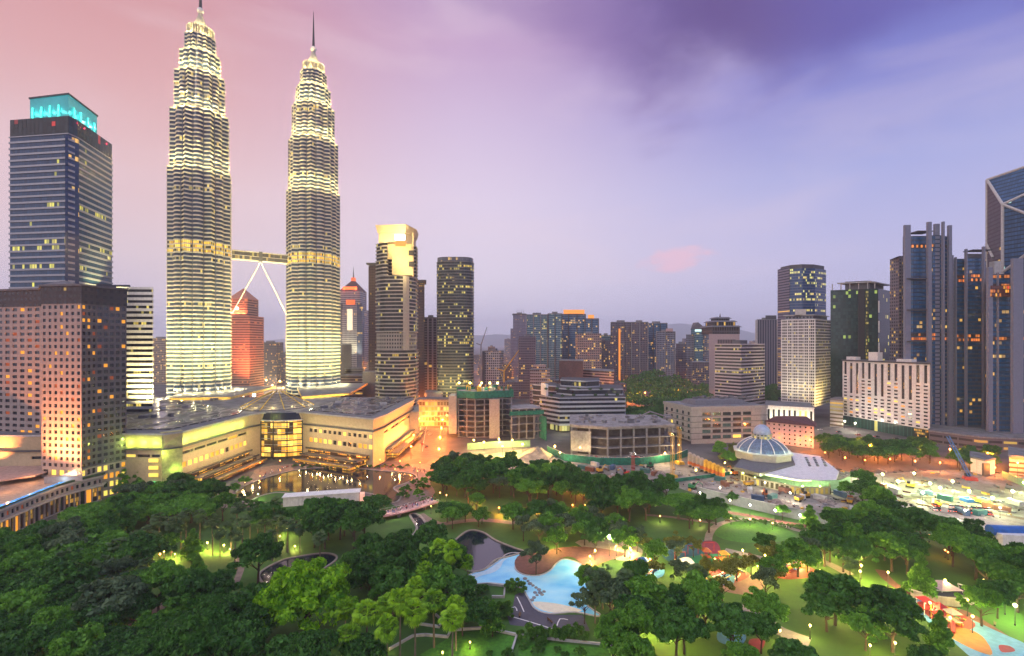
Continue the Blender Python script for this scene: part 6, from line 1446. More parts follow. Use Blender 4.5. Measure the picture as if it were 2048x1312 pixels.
# ------------------------------------------------------------------ building site machinery
def digger(px, py, label, mat, rz, s=1.0):
    x, y = G(px, py); th = thing('excavator', label, 'excavator', (x, y, .05), None, rz)
    for sx in (-1.1, 1.1): part(th, 'track', MB().box((sx * s, 0, .5 * s), (.7 * s, 3.8 * s, .9 * s)), M['tyre'], local=True)
    part(th, 'body', MB().box((0, -.3 * s, 1.7 * s), (2.6 * s, 3.2 * s, 1.3 * s)).box((0, -1.7 * s, 1.9 * s), (2.5 * s, .8 * s, 1.6 * s)), mat, local=True); part(th, 'cab', MB().box((-.75 * s, .6 * s, 2.8 * s), (1.1 * s, 1.5 * s, 1.5 * s)), M['glassdark'], local=True)
    part(th, 'boom', MB().tube([(.3, 1.1 * s, 2.0 * s), (.3, 3.4 * s, 4.9 * s), (.3, 5.6 * s, 3.8 * s)], [.32 * s, .28 * s, .2 * s], 5), mat, local=True); part(th, 'bucket', MB().tube([(.3, 5.6 * s, 3.8 * s), (.3, 5.9 * s, 1.6 * s)], .2 * s, 5).box((.3, 5.8 * s, 1.0 * s), (1.1 * s, 1.0 * s, 1.0 * s)), M['darksteel'], local=True)
for a in ((1252, 950, 'red excavator standing on rubble below the half demolished block', M['red_m'], 1.2), (1300, 935, 'green excavator beside the half demolished block', M['green_m'], 2.2), (1468, 950, 'orange excavator left of the mosque hoarding', M['orange_m'], .4), (1385, 978, 'small green excavator on the pale ground', M['green_m'], 4), (1200, 945, 'yellow excavator at the left end of the rubble', M['yellow_m'], 5), (1530, 992, 'orange excavator among blue bundles on the pale ground', M['orange_m'], 2.6), (1610, 995, 'yellow excavator in front of the pale green hoarding', M['yellow_m'], 1.8), (1820, 975, 'yellow excavator among the bright site lamps', M['yellow_m'], .8)): digger(*a)
def lattice_crane(px, py, label, h, jib, mat, jmat, rz, tilt, s=1.0):
    x, y = G(px, py); th = thing('crane', label, 'crane', (x, y, .05), None, rz); m = MB(); part(th, 'base', MB().box((0, 0, 1), (3.4 * s, 4.6 * s, 1.8)).box((-1.6 * s, 0, .5), (.8, 5 * s, 1)).box((1.6 * s, 0, .5), (.8, 5 * s, 1)), mat, local=True)
    def lat(mb, a, b, w, n):
        a, b = Vector(a), Vector(b); d = (b - a).normalized(); u = d.cross(Vector((1, 0, 0))).normalized() * w; v = Vector((1, 0, 0)) * w; c4 = [u + v, u - v, -u - v, -u + v]
        for q in c4: mb.tube([a + q, b + q], .11 * s, 4, cap=False)
        for k in range(n):
            for j in range(4): mb.tube([a.lerp(b, k / n) + c4[j], a.lerp(b, (k + 1) / n) + c4[(j + 1) % 4]], .06 * s, 3, cap=False)
    if h > 0: lat(m, (0, 0, 1.5), (0, 0, h), .7 * s, int(h / 3)); part(th, 'mast', m, mat, local=True)
    j = MB(); top = Vector((0, 0, max(h, 2))); e = top + Vector((0, jib * math.cos(tilt), jib * math.sin(tilt))); lat(j, top, e, .55 * s, int(jib / 3)); part(th, 'jib', j, jmat, local=True)
    part(th, 'hoist_cable', MB().tube([tuple(e), (e.x, e.y, max(1, e.z - jib * .45))], .05, 3), M['black'], local=True)
    part(th, 'cab', MB().box((1.2 * s, .6 * s, max(h, 2) + .5), (1.4 * s, 1.8 * s, 1.8 * s)), M['glassdark'], local=True)
lattice_crane(1345, 955, 'yellow vertical piling rig in front of the demolished block', 26, 4, M['yellow_m'], M['yellow_m'], .3, .2, 1.1)
lattice_crane(1359, 928, 'second yellow piling rig closer to the beige office block', 24, 3, M['yellow_m'], M['yellow_m'], .3, .2, 1.1)
lattice_crane(1266, 960, 'white and red piling rig on the rubble', 15, 3, M['red_m'], M['white'], .3, .2)
lattice_crane(1940, 960, 'crawler crane with a slanting blue tipped lattice boom', 0, 26, M['red_m'], M['blue_m'], 1.2, 1.15, 1.2)
def far_crane(px, Z, pyt, label, mat, rz, tilt, jib):
    x, y = P(px, Z); h = zt(pyt, Z); th = thing('tower_crane', label, 'crane', (x, y, 0), None, rz); part(th, 'mast', MB().box((0, 0, h / 2), (2.2, 2.2, h)), mat, local=True); e = (jib * math.cos(tilt), 0, h + jib * math.sin(tilt)); part(th, 'jib', MB().tube([(0, 0, h), e], [1.1, .5], 4), mat, local=True); part(th, 'counter_jib', MB().tube([(0, 0, h), (-9, 0, h + 3)], .9, 4), mat, local=True); part(th, 'hoist_cable', MB().tube([e, (e[0], 0, e[2] - jib * .4)], .15, 3), M['black'], local=True)
far_crane(1008, 700, 742, 'yellow luffing tower crane right of the checkered tower', M['yellow_m'], .0, .95, 46); far_crane(962, 900, 690, 'pale tower crane with a raised jib right of the round cornered tower', M['grey'], .0, 1.25, 36); far_crane(1048, 1000, 715, 'small far tower crane beside the lilac tower', M['grey'], 2.6, .5, 30)
x, y = G(1950, 1003); th = thing('blue_skip', 'bright blue open skip lying on the building site', 'skip', (x, y, 0)); part(th, 'body', MB().prism([(x - 6, y - 2.2), (x + 6, y - 3.0), (x + 6, y + 2), (x - 6, y + 2.4)], .1, 1.8, True, True), M['blue_m']); part(th, 'rim', MB().prism(offset([(x - 6, y - 2.2), (x + 6, y - 3.0), (x + 6, y + 2), (x - 6, y + 2.4)], .2), 1.8, 2.0, False), M['white'])
x, y = G(2062, 1062, 4); th = thing('blue_roof_shed', 'long site shed with a rounded bright blue roof', 'shed', (x, y, 0)); part(th, 'wall', MB().prism([(x - 17, y - 5), (x + 25, y - 9), (x + 25, y + 1), (x - 17, y + 4)], 0, 4.4, True), M['white'])
part(th, 'roof', MB().tube([(x - 18, y - .5, 4.6), (x + 26, y - 4, 4.2)], 2.2, 12), M['blue_m']); sheet('site_road', [(1960, 1062), (2048, 1075), (2120, 1090), (2120, 1112), (2048, 1094), (1985, 1078)], pbr('pale_site_road', (.40, .38, .40, 1), .8, var=.15), .05)
for k in range(9):
    x, y = G(1380 + 8 * k, 934 + 3 * k); th = thing('silo', 'tall yellow cement silo, %s of its row of nine' % nth(k), 'silo', (x, y, 0), 'yellow silos beside the mosque garden'); part(th, 'tank', MB().lathe((x, y, 0), [(1.5, 1.5), (1.5, 9 - .3 * k), (.4, 10 - .3 * k)], 10), M['sand'] if k < 4 else M['yellow_m'])
    part(th, 'leg_frame', MB().lathe((x, y, 0), [(1.3, 0), (.5, 1.5), (1.5, 1.5)], 6), M['darksteel']); part(th, 'red_band', MB().lathe((x, y, 0), [(1.53, 2), (1.53, 4)], 10), M['orange_m'])
cmat = [pbr('container_%s' % n, c, .6, var=.2) for n, c in (('teal', (.04, .15, .14, 1)), ('rust', (.19, .075, .045, 1)), ('white', (.45, .44, .42, 1)), ('blue', (.06, .11, .20, 1)))]; cw_ = ['teal', 'rust red', 'white', 'blue']
def bundle(px, py, k, label, group):
    x, y = G(px, py); rz = rnd.uniform(0, 3.1); th = thing('site_container', label, 'container', (x, y, .05), group, rz)
    part(th, 'body', MB().box((0, 0, 1.3), (6, 2.4, 2.5)), cmat[k], local=True); part(th, 'door', MB().box((3.03, 0, 1.3), (.08, 2.1, 2.2)), M['grey'], local=True)
spots = [(1165, 938), (1180, 942), (1190, 932), (1225, 938), (1290, 945), (1310, 950), (1395, 942), (1420, 945), (1440, 962), (1450, 972), (1500, 985), (1515, 1000), (1545, 998), (1570, 985), (1640, 1000), (1680, 992), (1720, 985), (1760, 975), (1790, 985), (1850, 990), (1890, 1000), (1980, 1015), (1890, 1022), (1925, 1028), (1960, 1030), (2005, 1022), (2030, 1010)]
for i, (px, py) in enumerate(spots): bundle(px, py, i % 4, '%s container on the building site, %s' % (cw_[i % 4], nth(i)), 'containers on the building site')
def heap(px, py, r, h, mat, label):
    x, y = G(px, py); rr = random.Random(px); pr = [(r, 0)]; mb = MB(); n = 14; rings = [[(x + r * f * (1 + rr.uniform(-.18, .18)) * math.cos(2 * math.pi * k / n), y + r * f * (1 + rr.uniform(-.18, .18)) * math.sin(2 * math.pi * k / n), h * (1 - f) * (1 + rr.uniform(-.2, .2))) for k in range(n)] for f in (1, .75, .5, .22)]
    for a, b in zip(rings[:-1], rings[1:]):
        for k in range(n): mb.face([a[k], a[(k + 1) % n], b[(k + 1) % n], b[k]])
    mb.face(rings[-1]); single('spoil_heap', mb, mat, label, 'spoil heap')
heap(1075, 912, 13, 7, pbr('heap_sand', (.40, .33, .22, 1), .9, var=.3, scale=.3), 'big sandy spoil heap left of the half demolished block'); wall_line('hoarding', 'yellow green lit hoarding below the netted concrete tower', [(935, 900), (985, 896), (1060, 893)], 5.0, .3, M['hoard'], 'hoarding')
hp = pbr('heap_rubble', (.26, .21, .18, 1), .95, var=.5, scale=.8)
for i, (px, py, r, h) in enumerate(((1230, 955, 6, 2.5), (1285, 958, 7, 3), (1205, 958, 5, 2), (1320, 950, 6, 3), (1405, 968, 5, 2), (1480, 972, 5, 1.6), (1560, 1005, 6, 2), (1655, 1005, 5, 2), (1740, 1000, 7, 2), (1830, 1005, 6, 2), (1905, 985, 7, 2))): heap(px, py, r, h, hp, 'low grey brown rubble heap on the building site, %s' % nth(i))
for i, (px, py, m_) in enumerate(((1210, 925, 0), (1500, 972, 3), (1600, 1002, 0), (1700, 1006, 1), (1790, 1010, 0), (1880, 1014, 3), (1960, 1008, 1))):
    x, y = G(px, py); th = thing('dump_truck', ['white cabbed', 'red cabbed', '', 'steel grey cabbed'][m_] + ' dump truck on the building site, %s' % nth(i), 'truck', (x, y, .06), 'dump trucks on the building site', .3 * i)
    part(th, 'cab', MB().prism([(2.0, -1.2), (3.9, -1.2), (3.9, 1.2), (2.0, 1.2)], .7, 3.0, True, True, top=[(2.0, -1.15), (3.5, -1.15), (3.5, 1.15), (2.0, 1.15)]), [M['white'], M['red_m'], None, M['steel']][m_], local=True)
    part(th, 'windscreen', MB().box((3.78, 0, 2.3), (.1, 2.0, .9)), M['glassdark'], local=True)
    part(th, 'tipper_body', MB().prism([(-3.6, -1.1), (1.8, -1.1), (1.8, 1.1), (-3.6, 1.1)], 1.1, 2.7, False, True, top=[(-4.0, -1.3), (1.9, -1.3), (1.9, 1.3), (-4.0, 1.3)]).box((-.9, 0, 2.2), (5.2, 2.2, .5), 0, 1), [M['yellow_m'], M['concrete']], local=True)
    part(th, 'chassis', MB().box((0, 0, .9), (7.4, 1.0, .3)), M['darksteel'], local=True)
    for wx in (3.0, -1.4, -2.7):
        for wy in (-1.05, 1.05): part(th, 'wheel', MB().tube([(wx, wy - .16, .5), (wx, wy + .16, .5)], .5, 10), M['tyre'], local=True)
rr_ = random.Random(99); DB = [M['wood'], M['concrete'], M['darksteel'], M['grey'], M['roofgrey'], M['offwhite'], M['bark'], M['yellow_m'], M['grey'], M['redroof']]
deb = MB()
for k in range(480):
    px = rr_.uniform(1130, 2040); py = rr_.uniform(930, 1020) + max(0, (px - 1600) * .04)
    if px < 1500 and py > 985: continue
    x, y = G(px, py); deb.box((x, y, rr_.uniform(.2, .6)), (rr_.uniform(.4, 4.0), rr_.uniform(.3, 1.6), rr_.uniform(.3, 1.0)), rr_.uniform(0, 3.1), rr_.randrange(10))
struct('site_debris', deb, DB, 'scattered planks, blocks and scrap over the building site', 'stuff')

# vehicles
def car_proto(mat, name='parked_car'):
    th = thing(name, 'car', 'car'); b = MB(); prof = [(-2.15, .35), (-2.2, .8), (-1.4, .95), (1.1, .92), (2.1, .75), (2.15, .35)]
    for y0 in (1,):
        L = [(x, -.85, z) for x, z in prof]; Rr = [(x, .85, z) for x, z in prof]; b.face(L[::-1]); b.face(Rr)
        for i in range(len(prof)): j = (i + 1) % len(prof); b.face([L[i], L[j], Rr[j], Rr[i]])
    part(th, 'body', b, mat, local=True); c = MB().prism([(-1.5, -.78), (.9, -.78), (.9, .78), (-1.5, .78)], .93, 1.45, True, top=[(-1.1, -.62), (.2, -.62), (.2, .62), (-1.1, .62)]); part(th, 'cabin', c, M['glassdark'], local=True)
    part(th, 'roof', MB().box((-.45, 0, 1.47), (1.25, 1.2, .06)), mat, local=True)
    for x in (-1.35, 1.35):
        for y in (-.8, .8): part(th, 'wheel', MB().tube([(x, y - .1, .32), (x, y + .1, .32)], .32, 10), M['tyre'], local=True)
    for y in (-.6, .6): part(th, 'headlight', MB().box((2.14, y, .66), (.06, .3, .16)), M['lityel'], local=True); part(th, 'tail_light', MB().box((-2.2, y, .7), (.06, .3, .14)), M['lampred'], local=True)
    return th
cars = [car_proto(M['white']), car_proto(M['red_m']), car_proto(M['black']), car_proto(M['steel'])]; cword = ['white', 'red', 'black', 'silver']; used = [0] * 4
def car(px, py, k, rz, label, group):
    x, y = G(px, py)
    if used[k] == 0: o = cars[k]; o.location = (x, y, .05); o.rotation_euler = (0, 0, rz); o['label'] = label; o['group'] = group
    else: o = dup(cars[k], (x, y, .05), rz, 1, label, group)
    used[k] += 1
rr2 = random.Random(15)
for i in range(22): car(1868 + (i % 11) * 11 + rr2.uniform(-2, 2), 1012 + (i // 11) * 8 + (i % 11) * .9, [1, 1, 3, 0, 2, 1, 3, 2][i % 8], 1.2, '%s car parked on the site corner, %s row, %s' % (cword[[1, 1, 3, 0, 2, 1, 3, 2][i % 8]], 'back' if i < 11 else 'front', nth(i % 11)), 'cars parked at the site corner')
for i in range(12): car(1180 + 13 * i, 917 + rr2.uniform(-2, 3), [0, 1, 3, 0, 1, 2][i % 6], rr2.uniform(-.3, .3), '%s car parked along the green sheeting fence, %s' % (cword[[0, 1, 3, 0, 1, 2][i % 6]], nth(i)), 'cars along the green fence')
for i, (px, py) in enumerate(((868, 812), (858, 836), (865, 838), (852, 862), (860, 870), (845, 890), (853, 895))): car(px, py, i % 4, 1.5, '%s car driving on the orange lit street, %s from the far end' % (cword[i % 4], ['first', 'second', 'third', 'fourth', 'fifth', 'sixth', 'seventh'][i]), 'cars on the orange lit street')
for i in range(10): car(1640 + 38 * i, 862 + 4.6 * i + rr2.uniform(-2, 2), rr2.randrange(4), .1 if i % 2 else 3.2, 'car on the road below the white slab, %s' % nth(i), 'cars on the road below the slab')
# ------------------------------------------------------------------ trees
RNG = np.random.default_rng(11)
def crown(name, seed, R0, H, nb, per, size, mat, shape='round'):
    rng = np.random.default_rng(seed); cs = []; rs = []
    for k in range(nb):
        if shape == 'cone':
            u = (k + .5) / nb; rr = R0 * (1 - u) ** .8 * .62; a = k * 2.4; cs.append(np.array([rr * math.cos(a), rr * math.sin(a), H * (u - .5)])); q = R0 * (1 - u * .75) * .55; rs.append((q, q, q * .9)); continue
        d = rng.normal(size=3); d /= np.linalg.norm(d); d[2] = abs(d[2]) * 1.2 - .35; f = rng.uniform(.35, 1.05)
        c = d * np.array([R0, R0, H / 2]) * f
        if shape == 'flat': c[2] = abs(c[2]) * .6
        q = R0 * (rng.uniform(.13, .24) if f > .8 else rng.uniform(.24, .40)); cs.append(c); rs.append((q, q, q * (.72 if shape != 'flat' else .42)))
    return quads_mesh(name, leaf_cloud(rng, cs, rs, per, size), [mat])
def palm_crown(name, seed, n, mat, r=2.3):
    rng = np.random.default_rng(seed); Q = []
    for k in range(n):
        d = rng.normal(size=3); d /= np.linalg.norm(d); d[2] = d[2] * .8 + .15; d /= np.linalg.norm(d); L = r * rng.uniform(.5, .85); c = d * L
        s = np.cross(d, [0, 0, 1.0]); s /= max(np.linalg.norm(s), .01); u = np.cross(s, d)
        for j in range(9):
            a = -1.25 + 2.5 * j / 8; dr = d * math.cos(a) + s * math.sin(a); tip = c + dr * r * .62 - np.array([0, 0, .35]); w = u * .05 + (s * math.cos(a) - d * math.sin(a)) * .17; mid = c + dr * r * .36 + u * .08
            Q.append([c, mid - w, tip, mid + w])
        w = s * .04; Q.append([np.zeros(3) - w, np.zeros(3) + w, c + w, c - w])
    return quads_mesh(name, np.array(Q), [mat])
def trunk_mesh(h, r, seed, limbs=5, spread=3.0, mat=None, top=None):
    rr = random.Random(seed); mb = MB(); mb.tube([(0, 0, 0), (rr.uniform(-.1, .1), rr.uniform(-.1, .1), h * .45), (rr.uniform(-.3, .3), rr.uniform(-.3, .3), h)], [r * 1.3, r, r * .7], 7)
    for k in range(limbs):
        a = 6.28 * k / max(limbs, 1) + rr.uniform(-.4, .4); z = h * rr.uniform(.65, .98); mb.tube([(0, 0, z), (math.cos(a) * spread * .5, math.sin(a) * spread * .5, z + spread * .45), (math.cos(a) * spread, math.sin(a) * spread, z + spread * .8)], [r * .55, r * .35, r * .12], 5)
    return mb.mesh('trunk', mat or M['bark'])
KINDS = {}
def make_kind(key, name, crowns, trunk, zc, H):
    KINDS[key] = dict(name=name, crowns=crowns, trunk=trunk, zc=zc, H=H, n=0)
for mk, word in (('dark', 'd'), ('mid', 'm')):
    make_kind('round_' + mk, 'dark_tree' if mk == 'dark' else 'leafy_tree', [crown('crown', 100 + i, 5.6, 8.4, 46, 105, .52, LM[mk]) for i in range(5)], trunk_mesh(5, .26, 5), 7.6, 12)
make_kind('loose', 'slender_tree', [crown('crown', 140 + i, 5.4, 8.5, 16, 130, .50, LM['grey']) for i in range(2)], trunk_mesh(5.5, .22, 7, 6), 7.8, 12)
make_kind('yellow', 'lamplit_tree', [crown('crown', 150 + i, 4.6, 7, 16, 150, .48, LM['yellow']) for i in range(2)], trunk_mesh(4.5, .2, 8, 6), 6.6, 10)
make_kind('flat', 'spreading_tree', [crown('crown', 160 + i, 8.0, 5.0, 30, 150, .55, LM['mid'], 'flat') for i in range(2)], trunk_mesh(6, .35, 9, 7, 4.5), 8.4, 12)
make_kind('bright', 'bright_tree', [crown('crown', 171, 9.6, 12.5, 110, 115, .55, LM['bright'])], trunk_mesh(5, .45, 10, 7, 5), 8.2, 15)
make_kind('cone', 'conical_tree', [crown('crown', 180 + i, 4.2, 9.5, 16, 200, .48, LM['mid'], 'cone') for i in range(2)], trunk_mesh(3, .22, 11, 0), 6.2, 12)
make_kind('palm', 'fan_palm', [palm_crown('crown', 190 + i, 40, LM['palm'], 2.1) for i in range(2)], trunk_mesh(9.4, .19, 12, 0, mat=M['palebark']), 9.6, 12)
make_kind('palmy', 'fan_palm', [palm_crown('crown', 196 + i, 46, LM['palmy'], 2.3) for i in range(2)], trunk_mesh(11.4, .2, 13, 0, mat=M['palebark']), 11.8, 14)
make_kind('bush', 'bush', [crown('crown', 200, 2.4, 2.6, 12, 120, .34, LM['bush'])], trunk_mesh(.7, .1, 14, 4, .6), 1.3, 2.6)
WORD = {'round_dark': 'dark round crowned tree', 'round_mid': 'green round crowned tree', 'loose': 'thin grey green tree', 'yellow': 'yellowish lamplit tree', 'flat': 'wide spreading tree', 'bright': 'huge bright yellow green tree', 'cone': 'neat cone shaped tree', 'palm': 'grey green fan palm', 'palmy': 'bright yellow green fan palm', 'bush': 'clipped green bush'}
ALLT = []
trr = random.Random(202)
def tree(px, py, kind, s=1.0, zone=None, label=None, ground=None):
    k = KINDS[kind]; zc = k['zc'] * s
    if ground: x, y = ground
    else: x, y = G(px, py, zc)
    th = thing(k['name'], label or '', 'bush' if kind == 'bush' else ('palm' if 'palm' in kind else 'tree'), (x, y, 0), None, trr.uniform(0, 6.28))
    sx = s * trr.uniform(.85, 1.15); th.scale = (sx, sx * trr.uniform(.88, 1.12), s * trr.uniform(.9, 1.15))
    c = k['crowns'][k['n'] % len(k['crowns'])]; k['n'] += 1
    part(th, 'trunk', k['trunk'], None); part(th, 'crown', c, None, z=k['zc'])
    sp = 1024 + FPX * x / y, HOR + FPX * (CAMZ - zc) / y
    ALLT.append((th, kind, zone, sp, bool(label), y, s)); return th
HEX = {}
def zone(name, polys, spacing, kinds, jit=.35, s=(.85, 1.25), edge=None, zref=7.5, avoid=()):
    spacing *= 1.0; s = (s[0] * 1.14, s[1] * 1.12)
    """fill an area (photo outline of crown centres) with trees on a jittered lattice on the ground"""
    for poly in polys:
        w = [G(a, b, zref) for a, b in poly]; xs = [q[0] for q in w]; ys = [q[1] for q in w]; r = 0; y = min(ys)
        while y < max(ys):
            x = min(xs) + (spacing / 2 if r % 2 else 0)
            while x < max(xs):
                p = (x + trr.uniform(-jit, jit) * spacing, y + trr.uniform(-jit, jit) * spacing)
                if inside(p, w):
                    q = trr.random(); a = 0; kk = kinds[-1][0]
                    for kn, pr in kinds:
                        a += pr
                        if q < a: kk = kn; break
                    px = 1024 + FPX * p[0] / p[1]
                    if -60 < px < 2108 and p[1] > 112: tree(0, 0, kk, trr.uniform(*s), name, None, p)
                x += spacing
            y += spacing * .87; r += 1
W_ = (('round_dark', .50), ('round_mid', .34), ('flat', .08), ('loose', .08))
zone('wood below the hotel podium', [[(-40, 1100), (60, 1085), (180, 1032), (240, 998), (330, 975), (420, 988), (462, 1005), (420, 1022), (300, 1035), (265, 1060), (262, 1100), (150, 1120), (-40, 1130)]], 8.6, W_)
zone('left wood', [[(-60, 1130), (150, 1110), (290, 1110), (310, 1150), (330, 1190), (300, 1230), (150, 1262), (-60, 1200)]], 9.4, (('round_dark', .38), ('round_mid', .44), ('loose', .10), ('palm', .08)), s=(.9, 1.35))
zone('bottom left corner', [[(-80, 1250), (140, 1262), (330, 1225), (350, 1320), (250, 1400), (-80, 1400)]], 8.8, (('round_dark', .40), ('round_mid', .35), ('flat', .15), ('loose', .10)), s=(.85, 1.15))
zone('dark wood left of the bright tree', [[(350, 1185), (440, 1170), (500, 1200), (530, 1230), (520, 1330), (350, 1340)]], 8.2, (('round_dark', .8), ('round_mid', .2)))
zone('wood behind the bright tree', [[(700, 1140), (720, 1105), (800, 1078), (870, 1080), (900, 1100), (900, 1130), (930, 1180), (880, 1210), (760, 1180)]], 8.0, (('round_dark', .85), ('round_mid', .15)), s=(.8, 1.1))
zone('bottom wood right of the bright tree', [[(520, 1290), (600, 1320), (720, 1290), (760, 1310), (700, 1400), (520, 1400)]], 8, (('round_dark', .9), ('round_mid', .1)), s=(.8, 1.0))
zone('hedge of trees beside the pool plaza', [[(900, 1180), (960, 1195), (975, 1225), (930, 1240), (890, 1215)]], 7, (('round_dark', .8), ('cone', .2)), s=(.6, .85))
zone('big clump behind the lower pond', [[(625, 1035), (690, 1018), (725, 1025), (735, 1055), (690, 1075), (630, 1070)]], 8, (('round_dark', .9), ('round_mid', .1)), s=(.9, 1.2))
zone('trees beside the lake', [[(470, 1018), (560, 1012), (600, 1018), (600, 1035), (470, 1040)], [(735, 1000), (760, 985), (770, 1010), (750, 1018)]], 8.5, (('round_dark', .7), ('palm', .3)), s=(.75, 1.0))
zone('wood across the middle of the park', [[(880, 930), (920, 918), (990, 925), (1040, 938), (1140, 938), (1180, 958), (1190, 985), (1100, 990), (1000, 975), (920, 985), (880, 965)], [(1190, 985), (1240, 962), (1330, 972), (1345, 1005), (1280, 1020), (1200, 1020)]], 9.2, (('round_dark', .8), ('round_mid', .15), ('loose', .05)), s=(.85, 1.2))
zone('trees near the hoarding', [[(1360, 990), (1400, 1000), (1450, 1020), (1430, 1040), (1380, 1035), (1350, 1015)]], 8, (('round_dark', .7), ('flat', .3)), s=(.75, 1.0))
zone('grove above the lagoon', [[(1010, 1030), (1060, 1010), (1150, 1010), (1200, 1030), (1260, 1040), (1230, 1068), (1150, 1070), (1090, 1072), (1040, 1050)]], 9.0, (('round_mid', .55), ('loose', .25), ('round_dark', .20)), s=(.7, 1.0))
zone('slim trees on the upper lawn', [[(880, 1000), (960, 995), (1010, 1005), (1000, 1025), (900, 1025)]], 9.5, (('round_mid', .6), ('round_dark', .4)), s=(.5, .75))
zone('wood at the right', [[(1610, 1045), (1680, 1025), (1760, 1012), (1830, 1028), (1880, 1050), (1900, 1080), (1820, 1100), (1800, 1125), (1700, 1115), (1630, 1090)], [(1880, 1052), (1960, 1080), (2060, 1110), (2080, 1160), (1980, 1150), (1920, 1130), (1880, 1110)]], 9.0, (('round_dark', .62), ('round_mid', .30), ('flat', .08)), s=(.9, 1.2))
zone('trees at the right edge', [[(1940, 1170), (2060, 1165), (2080, 1240), (2010, 1230), (1950, 1200)]], 8.5, (('round_mid', .5), ('round_dark', .3), ('yellow', .2)), s=(.8, 1.1))
zone('dark clump in front of the running track', [[(1560, 1170), (1600, 1160), (1640, 1185), (1690, 1200), (1780, 1192), (1820, 1215), (1830, 1250), (1760, 1290), (1690, 1260), (1640, 1225), (1580, 1215)]], 9, (('round_dark', .85), ('round_mid', .15)), s=(.85, 1.15))
zone('trees beside the red terrace', [[(1150, 1160), (1180, 1140), (1280, 1150), (1290, 1195), (1240, 1215), (1180, 1205), (1160, 1215)]], 7.6, (('round_mid', .35), ('loose', .3), ('palm', .2), ('round_dark', .15)), s=(.7, 1.0))
zone('trees below the playground', [[(1290, 1185), (1340, 1165), (1400, 1185), (1470, 1195), (1530, 1215), (1560, 1255), (1480, 1260), (1420, 1290), (1330, 1270), (1230, 1250), (1240, 1215)]], 8.4, (('round_dark', .5), ('round_mid', .5)), s=(.75, 1.1))
zone('bottom edge below the playground', [[(1440, 1305), (1540, 1290), (1620, 1300), (1640, 1400), (1420, 1400)], [(1210, 1270), (1290, 1270), (1290, 1400), (1220, 1400)], [(1840, 1300), (1900, 1290), (1930, 1400), (1830, 1400)]], 8, (('round_mid', .6), ('round_dark', .4)), s=(.7, 1.0))
zone('trees among the playground', [[(1300, 1110), (1480, 1100), (1640, 1130), (1660, 1180), (1560, 1200), (1480, 1190), (1340, 1160)]], 14, (('yellow', .45), ('loose', .25), ('round_mid', .3)), s=(.65, .9))
zone('lamplit trees round the playground', [[(1300, 1085), (1350, 1078), (1400, 1070), (1400, 1090), (1330, 1105), (1290, 1110)], [(1470, 1105), (1530, 1098), (1620, 1098), (1640, 1120), (1560, 1130), (1500, 1135), (1460, 1125)], [(1230, 1060), (1290, 1065), (1300, 1095), (1240, 1092)]], 8.0, (('yellow', .6), ('loose', .2), ('round_mid', .2)), s=(.7, 1.0))
zone('trees along the road below the slab', [[(1640, 872), (1720, 880), (1860, 885), (1880, 905), (1800, 915), (1690, 905), (1640, 895)], [(1880, 900), (2000, 908), (2000, 925), (1900, 918)], [(1690, 955), (1740, 958), (1740, 985), (1690, 980)]], 11, (('round_dark', .7), ('round_mid', .3)), s=(.75, 1.05))
zone('garden left of the mosque', [[(1430, 890), (1480, 882), (1490, 918), (1440, 915)]], 9, (('yellow', .5), ('round_mid', .5)), s=(.55, .8))
zone('trees behind the terraced office', [[(1250, 820), (1326, 815), (1330, 850), (1255, 850)], [(1530, 752), (1556, 740), (1562, 800), (1540, 800)]], 13, (('round_dark', 1),), s=(1, 1.3), zref=9)
# single trees that stand out
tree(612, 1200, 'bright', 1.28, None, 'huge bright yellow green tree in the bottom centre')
tree(516, 1110, 'round_dark', 1.35, None, 'very dark drooping tree beside the lower pond')
tree(245, 955, 'cone', 1.35, None, 'left one of two dark domed trees by the mall corner'); tree(280, 955, 'cone', 1.25, None, 'right one of two dark domed trees by the mall corner')
tree(188, 1085, 'palm', 1.0, None, 'pale fan palm rising from the left wood'); tree(800, 1140, 'palmy', .85, None, 'single pale palm with orange fronds right of the bright tree')
tree(1842, 1152, 'cone', 1.15, None, 'bright green cone shaped tree beside the curved pale building'); tree(1880, 1262, 'cone', 1.0, None, 'dark cone shaped tree at the bottom right by the blue surface')
tree(385, 1090, 'cone', .95, None, 'slim dark cone shaped tree on the left lawn'); tree(342, 1085, 'round_mid', .7, None, 'rounded bright green tree on the left lawn, left of the slim cone'); tree(395, 1130, 'cone', .75, None, 'short cone shaped tree in front of the slim cone')
tree(1072, 1100, 'loose', 1.15, None, 'thin grey tree on the red terrace by the lagoon'); tree(1530, 1085, 'round_dark', .85, None, 'dark round tree on the mown oval lawn'); tree(1565, 1020, 'round_mid', .6, None, 'small tree in front of the grey hoarding')
tree(1465, 992, 'round_dark', .6, None, 'small dark tree on the pale site ground'); tree(1620, 1030, 'cone', 1.0, None, 'dark conical tree at the right end of the grey hoarding')
tree(985, 1238, 'cone', .8, None, 'slim conical shrub tree left of the grey plaza'); tree(1395, 1150, 'palm', 1.1, None, 'dark palm in the middle of the playground')
tree(1700, 1130, 'palm', .9, None, 'pale trunked palm before the right wood'); tree(885, 960, 'round_mid', .9, None, 'mid green tree at the lake end of the footbridge')
for i, (px, py) in enumerate(((292, 1062), (318, 1045), (345, 1045), (362, 1058), (400, 1035), (425, 1050), (440, 1065), (462, 1045), (485, 1048), (528, 1050), (555, 1040), (575, 1045), (600, 1058), (545, 1065))): tree(px, py, 'palm', 1.0 + .12 * (i % 3), 'palm row above the left lawn')
